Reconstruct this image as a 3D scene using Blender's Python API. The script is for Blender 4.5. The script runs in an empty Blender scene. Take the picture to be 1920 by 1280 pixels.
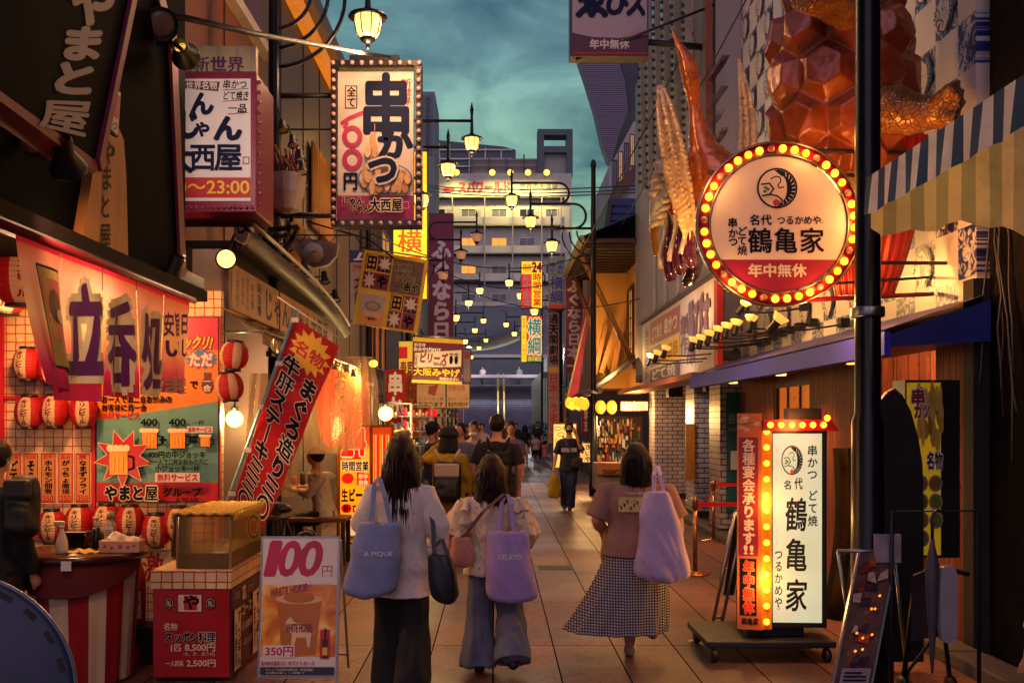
import bpy, bmesh, math, random
from mathutils import Vector, Matrix, noise
from mathutils.geometry import tessellate_polygon
R = math.radians
S = bpy.context.scene
C = S.collection
random.seed(7)
PI = math.pi

# ---------------------------------------------------------------- camera
cam = bpy.data.cameras.new('street_camera')
cam.sensor_width = 36.0
cam.lens = 35.0
cam.shift_x = 30 / 1920
cam.shift_y = 150 / 1920
cam.clip_end = 1500
cam_o = bpy.data.objects.new('street_camera', cam)
cam_o.location = (0, 0, 1.7)
cam_o.rotation_euler = (R(90), 0, 0)
C.objects.link(cam_o)
S.camera = cam_o

# ---------------------------------------------------------------- exposure
S.view_settings.view_transform = 'Standard'
S.view_settings.look = 'None'
S.view_settings.exposure = 0.12
S.view_settings.gamma = 1.0
S.cycles.use_denoising = True
S.cycles.max_bounces = 6
S.cycles.diffuse_bounces = 3
S.cycles.glossy_bounces = 3
S.cycles.transmission_bounces = 4
S.cycles.transparent_max_bounces = 8
S.cycles.sample_clamp_indirect = 4.0
S.cycles.caustics_reflective = False
S.cycles.caustics_refractive = False

# ---------------------------------------------------------------- world: dusk sky with clouds, afterglow behind the viewer
W = bpy.data.worlds.new('World')
S.world = W
W.use_nodes = True
nt = W.node_tree
for n in list(nt.nodes):
 nt.nodes.remove(n)
def wn(t, **k):
 n = nt.nodes.new(t)
 for a, b in k.items():
  setattr(n, a, b)
 return n
def ramp(node, stops):
 e = node.color_ramp.elements
 while len(e) > 1:
  e.remove(e[-1])
 e[0].position, e[0].color = stops[0][0], (*stops[0][1], 1)
 for p, c in stops[1:]:
  x = e.new(p)
  x.color = (*c, 1)
tc = wn('ShaderNodeTexCoord')
sp = wn('ShaderNodeSeparateXYZ')
nt.links.new(tc.outputs['Generated'], sp.inputs[0])
r1 = wn('ShaderNodeValToRGB')
ramp(r1, [(0.0, (.40, .50, .28)), (.16, (.29, .46, .30)), (.25, (.19, .37, .30)), (.34, (.11, .23, .26)), (.46, (.05, .12, .18)), (.62, (.06, .06, .13)), (1.0, (.09, .06, .14))])
nt.links.new(sp.outputs['Z'], r1.inputs[0])
mp = wn('ShaderNodeMapping')
mp.inputs['Scale'].default_value = (1.0, 1.0, 1.9)
mp.inputs['Location'].default_value = (.35, .2, .1)
nt.links.new(tc.outputs['Generated'], mp.inputs[0])
nz = wn('ShaderNodeTexNoise')
nz.inputs['Scale'].default_value = 7.5
nz.inputs['Detail'].default_value = 7
nz.inputs['Roughness'].default_value = .55
nz.inputs['Distortion'].default_value = .5
nt.links.new(mp.outputs[0], nz.inputs['Vector'])
r2 = wn('ShaderNodeValToRGB')
ramp(r2, [(.33, (.38, .42, .60)), (.45, (.75, .78, .86)), (.56, (1.15, 1.12, 1.08)), (.68, (1.8, 1.65, 1.5))])
nt.links.new(nz.outputs['Fac'], r2.inputs[0])
mx = wn('ShaderNodeMix', data_type='RGBA', blend_type='MULTIPLY')
mx.inputs[0].default_value = 1.0
nt.links.new(r1.outputs[0], mx.inputs[6])
nt.links.new(r2.outputs[0], mx.inputs[7])
# afterglow of the set sun, in the half of the sky behind the viewer
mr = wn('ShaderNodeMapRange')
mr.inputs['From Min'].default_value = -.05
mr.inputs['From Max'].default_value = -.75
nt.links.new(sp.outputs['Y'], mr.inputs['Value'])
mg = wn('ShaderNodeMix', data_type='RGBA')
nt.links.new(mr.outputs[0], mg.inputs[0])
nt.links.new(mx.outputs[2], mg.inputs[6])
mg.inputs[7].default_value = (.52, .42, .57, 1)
bg = wn('ShaderNodeBackground')
bg.inputs['Strength'].default_value = 1.0
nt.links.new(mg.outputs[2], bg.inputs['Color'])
ow = wn('ShaderNodeOutputWorld')
nt.links.new(bg.outputs[0], ow.inputs[0])

# ---------------------------------------------------------------- sun: the last broad glow of dusk, from behind the viewer
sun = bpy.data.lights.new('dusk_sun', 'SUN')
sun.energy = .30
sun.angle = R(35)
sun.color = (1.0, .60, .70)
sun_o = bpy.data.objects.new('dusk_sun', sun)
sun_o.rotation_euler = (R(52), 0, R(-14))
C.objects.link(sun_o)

# ---------------------------------------------------------------- measuring: picture column/row at a true distance -> a point in the street
F, VX, VY, CZ = 1866.7, 930., 790., 1.7
def at(px, py, d):
 return Vector(((px - VX) / F * d, d, CZ + (VY - py) / F * d))
def V(*a):
 return Vector(a)

# ---------------------------------------------------------------- materials
def lin(h):
 h = h.lstrip('#')
 o = []
 for i in (0, 2, 4):
  c = int(h[i:i + 2], 16) / 255
  o.append(c / 12.92 if c <= .04045 else ((c + .055) / 1.055) ** 2.4)
 return o
MC = {}
def mat(h, r=.55, metal=0., var=.18, bump=.0, sc=6., emit=0., trans=0., st=(1, 1, 1), coat=0., name=None, emh=None, alpha=1., spec=.5):
 """Worn surface: colour broken up by two noises, roughness varied, optional bump, cloth translucency, lamp emission."""
 key = (h, r, metal, var, bump, sc, emit, trans, st, coat, emh, alpha, spec)
 if key in MC:
  return MC[key]
 m = bpy.data.materials.new(name or 'surface_' + h.lstrip('#'))
 MC[key] = m
 m.use_nodes = True
 t = m.node_tree
 b = t.nodes['Principled BSDF']
 out = t.nodes['Material Output']
 c = lin(h)
 b.inputs['Roughness'].default_value = r
 b.inputs['Metallic'].default_value = metal
 b.inputs['Specular IOR Level'].default_value = spec
 if coat:
  b.inputs['Coat Weight'].default_value = coat
  b.inputs['Coat Roughness'].default_value = .15
 if var > 0:
  x = t.nodes.new('ShaderNodeTexCoord')
  mp = t.nodes.new('ShaderNodeMapping')
  mp.inputs['Scale'].default_value = st
  t.links.new(x.outputs['Object'], mp.inputs[0])
  n1 = t.nodes.new('ShaderNodeTexNoise')
  n1.inputs['Scale'].default_value = sc
  n1.inputs['Detail'].default_value = 8
  n1.inputs['Roughness'].default_value = .65
  t.links.new(mp.outputs[0], n1.inputs['Vector'])
  rr = t.nodes.new('ShaderNodeValToRGB')
  ramp(rr, [(.28, [v * (1 - var) * (1 - .4 * var) for v in c]), (.5, c), (.75, [min(1, v * (1 + .55 * var) + .012 * var) for v in c])])
  t.links.new(n1.outputs['Fac'], rr.inputs[0])
  t.links.new(rr.outputs[0], b.inputs['Base Color'])
  ma = t.nodes.new('ShaderNodeMapRange')
  ma.inputs['To Min'].default_value = max(.02, r - .14)
  ma.inputs['To Max'].default_value = min(1, r + .14)
  t.links.new(n1.outputs['Fac'], ma.inputs['Value'])
  t.links.new(ma.outputs[0], b.inputs['Roughness'])
  if bump:
   bp = t.nodes.new('ShaderNodeBump')
   bp.inputs['Strength'].default_value = bump
   bp.inputs['Distance'].default_value = .02
   t.links.new(n1.outputs['Fac'], bp.inputs['Height'])
   t.links.new(bp.outputs[0], b.inputs['Normal'])
 else:
  b.inputs['Base Color'].default_value = (*c, 1)
 if emit:
  e = lin(emh) if emh else c
  b.inputs['Emission Color'].default_value = (*e, 1)
  b.inputs['Emission Strength'].default_value = emit
 if alpha < 1:
  b.inputs['Alpha'].default_value = alpha
 if trans:
  tr = t.nodes.new('ShaderNodeBsdfTranslucent')
  if var > 0:
   t.links.new(rr.outputs[0], tr.inputs['Color'])
  else:
   tr.inputs['Color'].default_value = (*c, 1)
  ms = t.nodes.new('ShaderNodeMixShader')
  ms.inputs[0].default_value = trans
  t.links.new(b.outputs[0], ms.inputs[1])
  t.links.new(tr.outputs[0], ms.inputs[2])
  t.links.new(ms.outputs[0], out.inputs['Surface'])
 return m
def shader(name, fn):
 """A material whose node tree fn(tree, principled) completes."""
 m = bpy.data.materials.new(name)
 m.use_nodes = True
 fn(m.node_tree, m.node_tree.nodes['Principled BSDF'])
 return m
def nn(t, typ, ins=None, **k):
 n = t.nodes.new(typ)
 for a, b in k.items():
  setattr(n, a, b)
 for a, b in (ins or {}).items():
  if hasattr(b, 'is_output'):
   t.links.new(b, n.inputs[a])
  else:
   n.inputs[a].default_value = b
 return n

# ---------------------------------------------------------------- things and parts
def tag(o, label=None, cat=None, group=None, kind=None):
 for k, v in (('label', label), ('category', cat), ('group', group), ('kind', kind)):
  if v:
   o[k] = v
 return o
def thing(name, label, cat, loc=(0, 0, 0), rz=0, group=None):
 o = bpy.data.objects.new(name, None)
 o.empty_display_size = .1
 o.location = loc
 o.rotation_euler = (0, 0, rz)
 C.objects.link(o)
 return tag(o, label, cat, group)
def kids(o):
 return [c for c in C.objects if c.parent == o]
def copy_tree(o, loc=None, rz=None, label=None, parent=None, ch=None):
 ch = ch if ch is not None else kids_map()
 c = o.copy()
 C.objects.link(c)
 if parent is not None:
  c.parent = parent
  c.matrix_parent_inverse = o.matrix_parent_inverse
 if loc is not None:
  c.location = loc
 if rz is not None:
  c.rotation_euler = (0, 0, rz)
 if label:
  c['label'] = label
 for k in ch.get(o.name, ()):
  copy_tree(k, parent=c, ch=ch)
 return c
def kids_map():
 d = {}
 for o in C.objects:
  if o.parent:
   d.setdefault(o.parent.name, []).append(o)
 return d
def wloc(o):
 p = Vector((0, 0, 0))
 while o is not None:
  p += o.location
  o = o.parent
 return p
def basis(d):
 d = d.normalized()
 a = Vector((0, 0, 1)) if abs(d.z) < .9 else Vector((1, 0, 0))
 x = d.cross(a).normalized()
 return x, d.cross(x).normalized()

class MB:
 """Collects shapes in street coordinates; build() links them as ONE mesh object."""
 def __init__(s):
  s.v, s.f, s.m, s.sm, s.mats = [], [], [], [], []
 def mi(s, m):
  if m not in s.mats:
   s.mats.append(m)
  return s.mats.index(m)
 def add(s, vs, fs, m, smooth=False):
  b = len(s.v)
  i = s.mi(m)
  s.v += [Vector(p) for p in vs]
  for f in fs:
   s.f.append([b + k for k in f])
   s.m.append(i)
   s.sm.append(smooth)
  return s
 def box(s, a, b, m, rot=None, bev=0.):
  """a, b: opposite corners; rot: rotation matrix about the centre."""
  a, b = Vector(a), Vector(b)
  c, h = (a + b) / 2, (b - a) / 2
  h = Vector((abs(h.x), abs(h.y), abs(h.z)))
  if bev:
   bm = bmesh.new()
   bmesh.ops.create_cube(bm, size=2)
   bmesh.ops.scale(bm, vec=h, verts=bm.verts)
   bmesh.ops.bevel(bm, geom=bm.edges[:], offset=min(bev, min(h) * .9), segments=2, affect='EDGES', profile=.5)
   vs = [v.co.copy() for v in bm.verts]
   bm.verts.index_update()
   fs = [[v.index for v in f.verts] for f in bm.faces]
   bm.free()
  else:
   vs = [Vector((x * h.x, y * h.y, z * h.z)) for x in (-1, 1) for y in (-1, 1) for z in (-1, 1)]
   fs = [(0, 1, 3, 2), (4, 6, 7, 5), (0, 4, 5, 1), (2, 3, 7, 6), (0, 2, 6, 4), (1, 5, 7, 3)]
  if rot is not None:
   vs = [rot @ p for p in vs]
  return s.add([p + c for p in vs], fs, m)
 def tube(s, pts, r, m, n=8, cap=True, smooth=True):
  pts = [Vector(p) for p in pts]
  rs = r if isinstance(r, (list, tuple)) else [r] * len(pts)
  vs, fs = [], []
  px = None
  for i, p in enumerate(pts):
   d = pts[min(i + 1, len(pts) - 1)] - pts[max(i - 1, 0)]
   if d.length < 1e-9:
    d = Vector((0, 0, 1))
   d.normalize()
   if px is None:
    px, _ = basis(d)
   else:
    px = (px - d * px.dot(d))
    px = px.normalized() if px.length > 1e-6 else basis(d)[0]
   py = d.cross(px)
   for k in range(n):
    a = 2 * PI * k / n
    vs.append(p + (px * math.cos(a) + py * math.sin(a)) * rs[i])
  for i in range(len(pts) - 1):
   for k in range(n):
    k2 = (k + 1) % n
    fs.append((i * n + k, i * n + k2, (i + 1) * n + k2, (i + 1) * n + k))
  if cap:
   fs.append(tuple(range(n))[::-1])
   fs.append(tuple((len(pts) - 1) * n + k for k in range(n)))
  return s.add(vs, fs, m, smooth)
 def loft(s, rings, m, cap=True, smooth=True, closed=True):
  n = len(rings[0])
  vs = [p for r in rings for p in r]
  fs = []
  for i in range(len(rings) - 1):
   for k in range(n if closed else n - 1):
    k2 = (k + 1) % n
    fs.append((i * n + k, i * n + k2, (i + 1) * n + k2, (i + 1) * n + k))
  if cap and closed:
   fs.append(tuple(range(n))[::-1])
   fs.append(tuple((len(rings) - 1) * n + k for k in range(n)))
  return s.add(vs, fs, m, smooth)
 def lathe(s, prof, o, m, n=20, axis=None, smooth=True, cap=True):
  """prof: (radius, height) pairs along axis from o."""
  o = Vector(o)
  ax = Vector(axis or (0, 0, 1)).normalized()
  x, y = basis(ax)
  rings = [[o + ax * h + (x * math.cos(2 * PI * k / n) + y * math.sin(2 * PI * k / n)) * max(r, 1e-4) for k in range(n)] for r, h in prof]
  return s.loft(rings, m, cap=cap, smooth=smooth)
 def ball(s, c, r, m, n=12, k=8, sc=(1, 1, 1), smooth=True):
  c = Vector(c)
  rings = []
  for i in range(k + 1):
   a = -PI / 2 + PI * i / k
   rr, z = max(math.cos(a), 1e-3) * r, math.sin(a) * r
   rings.append([c + Vector((rr * math.cos(2 * PI * j / n) * sc[0], rr * math.sin(2 * PI * j / n) * sc[1], z * sc[2])) for j in range(n)])
  return s.loft(rings, m, smooth=smooth)
 def prism(s, poly, depth, m):
  """poly: 3-D outline; depth: extrusion vector."""
  poly = [Vector(p) for p in poly]
  depth = Vector(depth)
  n = len(poly)
  tri = tessellate_polygon([poly])
  fs = [tuple(t) for t in tri] + [tuple(n + i for i in t[::-1]) for t in tri]
  fs += [(i, (i + 1) % n, n + (i + 1) % n, n + i) for i in range(n)]
  return s.add(poly + [p + depth for p in poly], fs, m)
 def sheet(s, fn, nu, nv, m, smooth=True):
  vs = [fn(i / nu, j / nv) for j in range(nv + 1) for i in range(nu + 1)]
  fs = [(j * (nu + 1) + i, j * (nu + 1) + i + 1, (j + 1) * (nu + 1) + i + 1, (j + 1) * (nu + 1) + i) for j in range(nv) for i in range(nu)]
  return s.add(vs, fs, m, smooth)
 def build(s, name, parent=None, loc=None, local=False, recalc=True, mods=None):
  me = bpy.data.meshes.new(name)
  off = Vector((0, 0, 0)) if local else (Vector(loc) if loc is not None else (wloc(parent) if parent else Vector((0, 0, 0))))
  me.from_pydata([p - off for p in s.v], [], s.f)
  for mm in s.mats:
   me.materials.append(mm)
  me.polygons.foreach_set('material_index', s.m)
  me.polygons.foreach_set('use_smooth', s.sm)
  if recalc:
   bm = bmesh.new()
   bm.from_mesh(me)
   bmesh.ops.recalc_face_normals(bm, faces=bm.faces[:])
   bm.to_mesh(me)
   bm.free()
  me.update()
  o = bpy.data.objects.new(name, me)
  C.objects.link(o)
  if parent:
   o.parent = parent
  elif loc is not None:
   o.location = loc
  return o
 def fused(s, voxel, smooth=4, noise_fn=None):
  """One continuous skin round everything collected (all in the first material)."""
  me = bpy.data.meshes.new('skin')
  me.from_pydata(s.v, [], s.f)
  bm = bmesh.new()
  bm.from_mesh(me)
  bmesh.ops.recalc_face_normals(bm, faces=bm.faces[:])
  bm.to_mesh(me)
  bm.free()
  o = bpy.data.objects.new('skin', me)
  C.objects.link(o)
  a = o.modifiers.new('r', 'REMESH')
  a.mode = 'VOXEL'
  a.voxel_size = voxel
  if smooth:
   b = o.modifiers.new('s', 'SMOOTH')
   b.iterations = smooth
   b.factor = .5
  dg = bpy.context.evaluated_depsgraph_get()
  m2 = bpy.data.meshes.new_from_object(o.evaluated_get(dg))
  bpy.data.objects.remove(o)
  q = MB()
  vs = [v.co.copy() for v in m2.vertices]
  if noise_fn:
   nr = [v.normal.copy() for v in m2.vertices]
   vs = [p + n * noise_fn(p, n) for p, n in zip(vs, nr)]
  q.add(vs, [list(f.vertices) for f in m2.polygons], s.mats[0], True)
  bpy.data.meshes.remove(m2)
  return q

# ---------------------------------------------------------------- flat artwork: lettering, panels and marks laid on a plane
class Pl:
 """A plane in the street: origin o, axes u (reading direction), v (up); n faces the reader."""
 def __init__(s, o, u, v):
  s.o, s.u, s.v = Vector(o), Vector(u).normalized(), Vector(v).normalized()
  s.n = s.u.cross(s.v).normalized()
 def uv(s, x, y):
  r = Vector(((x - VX) / F, 1, (VY - y) / F))
  e = Vector((0, 0, CZ))
  t = (s.o - e).dot(s.n) / r.dot(s.n)
  q = e + r * t - s.o
  return q.dot(s.u), q.dot(s.v)
 def p(s, a, b, h=0.):
  return s.o + s.u * a + s.v * b + s.n * h
def front(d, x=VX, y=VY):
 return Pl(at(x, y, d), (1, 0, 0), (0, 0, 1))
def side_l(X):   # on a facade along the street's western side: read from the street, text runs away from the viewer
 return Pl((X, 0, 0), (0, 1, 0), (0, 0, 1))
def side_r(X):   # on the eastern facade
 return Pl((X, 0, 0), (0, -1, 0), (0, 0, 1))
GL = {}
def glyph(txt, bold):
 k = (txt, bold)
 if k not in GL:
  c = bpy.data.curves.new('t', 'FONT')
  c.body = txt
  c.resolution_u = 3
  c.offset = bold
  o = bpy.data.objects.new('t', c)
  me = bpy.data.meshes.new_from_object(o)
  vs = [(v.co.x, v.co.y) for v in me.vertices]
  GL[k] = (vs, [tuple(p.vertices) for p in me.polygons])
  bpy.data.objects.remove(o)
  bpy.data.curves.remove(c)
  bpy.data.meshes.remove(me)
 return GL[k]
def cjk(ch):
 return ord(ch) > 0x2e80
class Art:
 """Flat shapes on a plane, each layer a hair proud of the one below. loc=True: coordinates are metres on the plane, else picture columns/rows mapped to it."""
 def __init__(s, pl, loc=False, step=.0012, base=.002, map=None):
  s.pl, s.loc, s.step, s.h = pl, loc, step, base
  s.mb = MB()
  s.map = map
  s.shapes = []
 def q(s, x, y):
  if s.map:
   return s.map(x, y)
  return (x, y) if s.loc else s.pl.uv(x, y)
 def put(s, pts, fs, m):
  s.shapes.append((pts, fs, m, s.h))
  return s
 def up(s, k=1):
  s.h += s.step * k
  return s
 def poly(s, pts, m, raw=False):
  p = pts if raw else [s.q(*a) for a in pts]
  t = tessellate_polygon([[Vector((a, b, 0)) for a, b in p]])
  s.put(p, [tuple(i) for i in t], m)
  return s.up()
 def rect(s, x0, y0, x1, y1, m):
  return s.poly([(x0, y0), (x1, y0), (x1, y1), (x0, y1)], m)
 def frame(s, x0, y0, x1, y1, w, m):
  h = s.h
  for a in ((x0, y0, x1, y0 + w), (x0, y1 - w, x1, y1), (x0, y0 + w, x0 + w, y1 - w), (x1 - w, y0 + w, x1, y1 - w)):
   s.h = h
   s.rect(*a, m)
  return s
 def ell(s, x, y, rx, ry, m, n=28, a0=0, a1=360):
  p = [(x + rx * math.cos(R(a0 + (a1 - a0) * i / n)), y + ry * math.sin(R(a0 + (a1 - a0) * i / n))) for i in range(n if a1 - a0 >= 360 else n + 1)]
  return s.poly(p, m)
 def ring(s, x, y, rx, ry, w, m, n=32):
  p, fs = [], []
  for i in range(n):
   a = 2 * PI * i / n
   p.append(s.q(x + rx * math.cos(a), y + ry * math.sin(a)))
   p.append(s.q(x + (rx - w) * math.cos(a), y + (ry - w) * math.sin(a)))
  for i in range(n):
   j = (i + 1) % n
   fs.append((2 * i, 2 * j, 2 * j + 1, 2 * i + 1))
  s.put(p, fs, m)
  return s.up()
 def line(s, pts, w, m):
  """A stroke of width w (in the drawing's own units) through pts."""
  h = s.h
  for (xa, ya), (xb, yb) in zip(pts, pts[1:]):
   d = math.hypot(xb - xa, yb - ya) or 1
   nx, ny = -(yb - ya) / d * w / 2, (xb - xa) / d * w / 2
   ex, ey = (xb - xa) / d * w * .2, (yb - ya) / d * w * .2
   s.h = h
   s.poly([(xa + nx - ex, ya + ny - ey), (xb + nx + ex, yb + ny + ey), (xb - nx + ex, yb - ny + ey), (xa - nx - ex, ya - ny - ey)], m)
   h += s.step * .05
  return s
 def star(s, x, y, r0, r1, k, m, rot=0, sx=1., sy=1.):
  p = []
  for i in range(2 * k):
   a = PI * i / k + rot
   r = r0 if i % 2 == 0 else r1
   p.append((x + r * math.cos(a) * sx, y + r * math.sin(a) * sy))
  return s.poly(p, m)
 def _cell(s, ch, bold, box, m, tight=False, outl=False):
  """box: four corner points in drawing units: bottom-left, bottom-right, top-right, top-left."""
  vs, fs = glyph(ch, 0.)
  if not vs:
   return
  dil = max(0., bold)
  if not outl:
   dil = min(dil, .055 if 0x3040 <= ord(ch[0]) < 0x3100 or ord(ch[0]) < 128 else .036 if len(vs) < 50 else .026 if len(vs) < 95 else .018)
  if tight:
   xs, ys = [a for a, _ in vs], [b for _, b in vs]
   x0, x1, y0, y1 = min(xs), max(xs), min(ys), max(ys)
  else:
   x0, x1, y0, y1 = 0., 1., -.12, .88
  A, B, Cc, D = box
  k = (8 if dil > .03 else 6) if dil > .002 else 0
  for j in range(k + 1):   # a heavier brush: the stroke laid again all round itself, each a hair above the last
   du, dv = (dil * math.cos(2 * PI * j / k), dil * math.sin(2 * PI * j / k)) if j < k else (0, 0)
   p = []
   for a, b in vs:
    u, v = (a + du - x0) / ((x1 - x0) or 1), (b + dv - y0) / ((y1 - y0) or 1)
    lx = A[0] * (1 - u) * (1 - v) + B[0] * u * (1 - v) + Cc[0] * u * v + D[0] * (1 - u) * v
    ly = A[1] * (1 - u) * (1 - v) + B[1] * u * (1 - v) + Cc[1] * u * v + D[1] * (1 - u) * v
    p.append(s.q(lx, ly))
   s.shapes.append((p, fs, m, s.h + s.step * .06 * j))
 def text(s, t, x0, y0, x1, y1, m, bold=.0, vert=False, out=None, outw=.05, skew=0., quad=None):
  """Fit t into the box (y0 is the top edge in picture rows, the top in metres when loc). out: colour of an outline."""
  if quad is None:
   dx = skew
   quad = [(x0 - dx, y1), (x1 - dx, y1), (x1 + dx, y0), (x0 + dx, y0)]
  A, B, Cc, D = [Vector(q) for q in quad]
  h0 = s.h
  def sub(u0, v0, u1, v1):
   f = lambda u, v: A * (1 - u) * (1 - v) + B * u * (1 - v) + Cc * u * v + D * (1 - u) * v
   return f(u0, v0), f(u1, v0), f(u1, v1), f(u0, v1)
  for mm, bb in (([(out, bold * .8 + outw)] if out else []) + [(m, bold)]):
   ol = bool(out) and mm is out
   n = len(t)
   if vert:
    for i, ch in enumerate(t):
     c2 = {'ー': '｜', '〜': '｜'}.get(ch, ch)
     s._cell(c2, bb, sub(0, 1 - (i + 1) / n, 1, 1 - i / n), mm, not cjk(c2), ol)
   elif all(cjk(c) for c in t):
    for i, ch in enumerate(t):
     s._cell(ch, bb, sub(i / n, 0, (i + 1) / n, 1), mm, False, ol)
   else:
    s._cell(t, bb, sub(0, 0, 1, 1), mm, True, ol)
   s.up()
  s.h = h0
  return s
 def build(s, name, parent, deform=None, cut=None, local=False):
  mb = MB()
  for pts, fs, m, h in s.shapes:
   if cut:   # slice along u so the shape can follow folds
    bm = bmesh.new()
    vv = [bm.verts.new((a, b, 0)) for a, b in pts]
    for f in fs:
     try:
      bm.faces.new([vv[i] for i in f])
     except ValueError:
      pass
    us = [a for a, _ in pts]
    k = math.floor(min(us) / cut) + 1
    while k * cut < max(us):
     bmesh.ops.bisect_plane(bm, geom=bm.verts[:] + bm.edges[:] + bm.faces[:], plane_co=(k * cut, 0, 0), plane_no=(1, 0, 0))
     k += 1
    bm.verts.index_update()
    pts = [(v.co.x, v.co.y) for v in bm.verts]
    fs = [[v.index for v in f.verts] for f in bm.faces]
    bm.free()
   if deform:
    mb.add([deform(a, b, h) for a, b in pts], fs, m)
   else:
    mb.add([s.pl.p(a, b, h) for a, b in pts], fs, m)
  return mb.build(name, parent, local=local, recalc=False)
def crest(a, x, y, r, dk, wh, ry=None, rd=None, gn=None):
 """Round crane-and-tortoise crest: dark ring, wing crescent with feather lines, neck, hexagon corner, plum and pine."""
 ry = ry or r
 h0 = a.h
 X = lambda u: x + u * r
 Y = lambda v: y + v * ry
 rd = rd or mat('#b01830')
 gn = gn or mat('#1f6b3c')
 a.ell(x, y, r, ry, dk)
 a.ell(x, y, r * .91, ry * .91, wh)
 p = [(X(.9 * math.cos(R(t))), Y(.9 * math.sin(R(t)))) for t in range(-100, 96, 12)]
 p += [(X(.22 + .26 * math.cos(R(t))), Y(.02 + .62 * math.sin(R(t)))) for t in range(84, -100, -18)]
 a.poly(p, dk)
 for t in range(-58, 80, 15):
  a.line([(X(.62 * math.cos(R(t)) + .1), Y(.66 * math.sin(R(t)))), (X(.86 * math.cos(R(t - 4))), Y(.86 * math.sin(R(t - 4))))], abs(r) * .035, wh)
 a.line([(X(-.36), Y(-.42)), (X(-.1), Y(-.55)), (X(.1), Y(-.5)), (X(.14), Y(-.3)), (X(0), Y(-.12)), (X(.05), Y(.02)), (X(.3), Y(-.02))], abs(r) * .06, dk)
 hx = [(X(-.45 + .42 * math.cos(R(t))), Y(.28 + .46 * math.sin(R(t)))) for t in range(30, 391, 60)]
 a.line([(X(-.82), Y(-.15)), (X(-.42), Y(-.2)), (X(-.22), Y(.08)), (X(-.42), Y(.34)), (X(-.78), Y(.42))], abs(r) * .08, dk)
 a.line([(X(-.42), Y(.34)), (X(-.05), Y(.42)), (X(.2), Y(.62)), (X(.16), Y(.84))], abs(r) * .08, dk)
 for u, v in ((-.62, .02), (-.5, .1), (-.66, .2)):
  a.ell(X(u), Y(v), r * .1, ry * .07, gn, n=8)
 for u, v in ((-.1, .66), (-.2, .74), (0, .74), (-.16, .84), (-.03, .84)):
  a.ell(X(u), Y(v), r * .085, ry * .085, rd, n=8)
 a.h = h0
# colours used again and again
def paint(h, **k):
 return mat(h, **{**dict(r=.45, var=.12), **k})
INK = mat('#090b18', r=.6, var=.1, spec=.12)
NAVY = mat('#0f1838', r=.6, var=.1, spec=.12)
WHITE = mat('#d8cfc8', r=.5, var=.10, sc=3)
CREAM = mat('#d9c59a', r=.55, var=.12, sc=4)
MAROON = mat('#7a0f38', r=.5, var=.15, sc=3)
CRIMSON = mat('#a8101f', r=.5, var=.15, sc=4)
YELLOW = mat('#e0b020', r=.5, var=.12, sc=4)
BLACKMETAL = mat('#101118', r=.55, metal=.2, var=.3, sc=9)
STEEL = mat('#8d8f94', r=.35, metal=.9, var=.2, sc=10)
DARK = mat('#0a090c', r=.6, var=.3, sc=3)
GLOW = mat('#ffd27a', emit=3.2, emh='#ffb63c', var=0, r=.4, name='lit_bulb')
def lamp(name, kind, p, power, col, parent=None, size=.06, aim=None, cone=90, blend=.6):
 l = bpy.data.lights.new(name, kind)
 l.energy = power
 l.color = col
 if kind != 'AREA':
  l.shadow_soft_size = size
 if kind == 'SPOT':
  l.spot_size = R(cone)
  l.spot_blend = blend
 o = bpy.data.objects.new(name, l)
 C.objects.link(o)
 p = Vector(p)
 if parent:
  o.parent = parent
  p = p - wloc(parent)
 o.location = p
 if aim is not None:
  d = Vector(aim) - (p + (wloc(parent) if parent else Vector()))
  o.rotation_euler = d.to_track_quat('-Z', 'Y').to_euler()
 return o
WARM = (1.0, .48, .18)
AMBER = (1.0, .42, .10)
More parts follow.
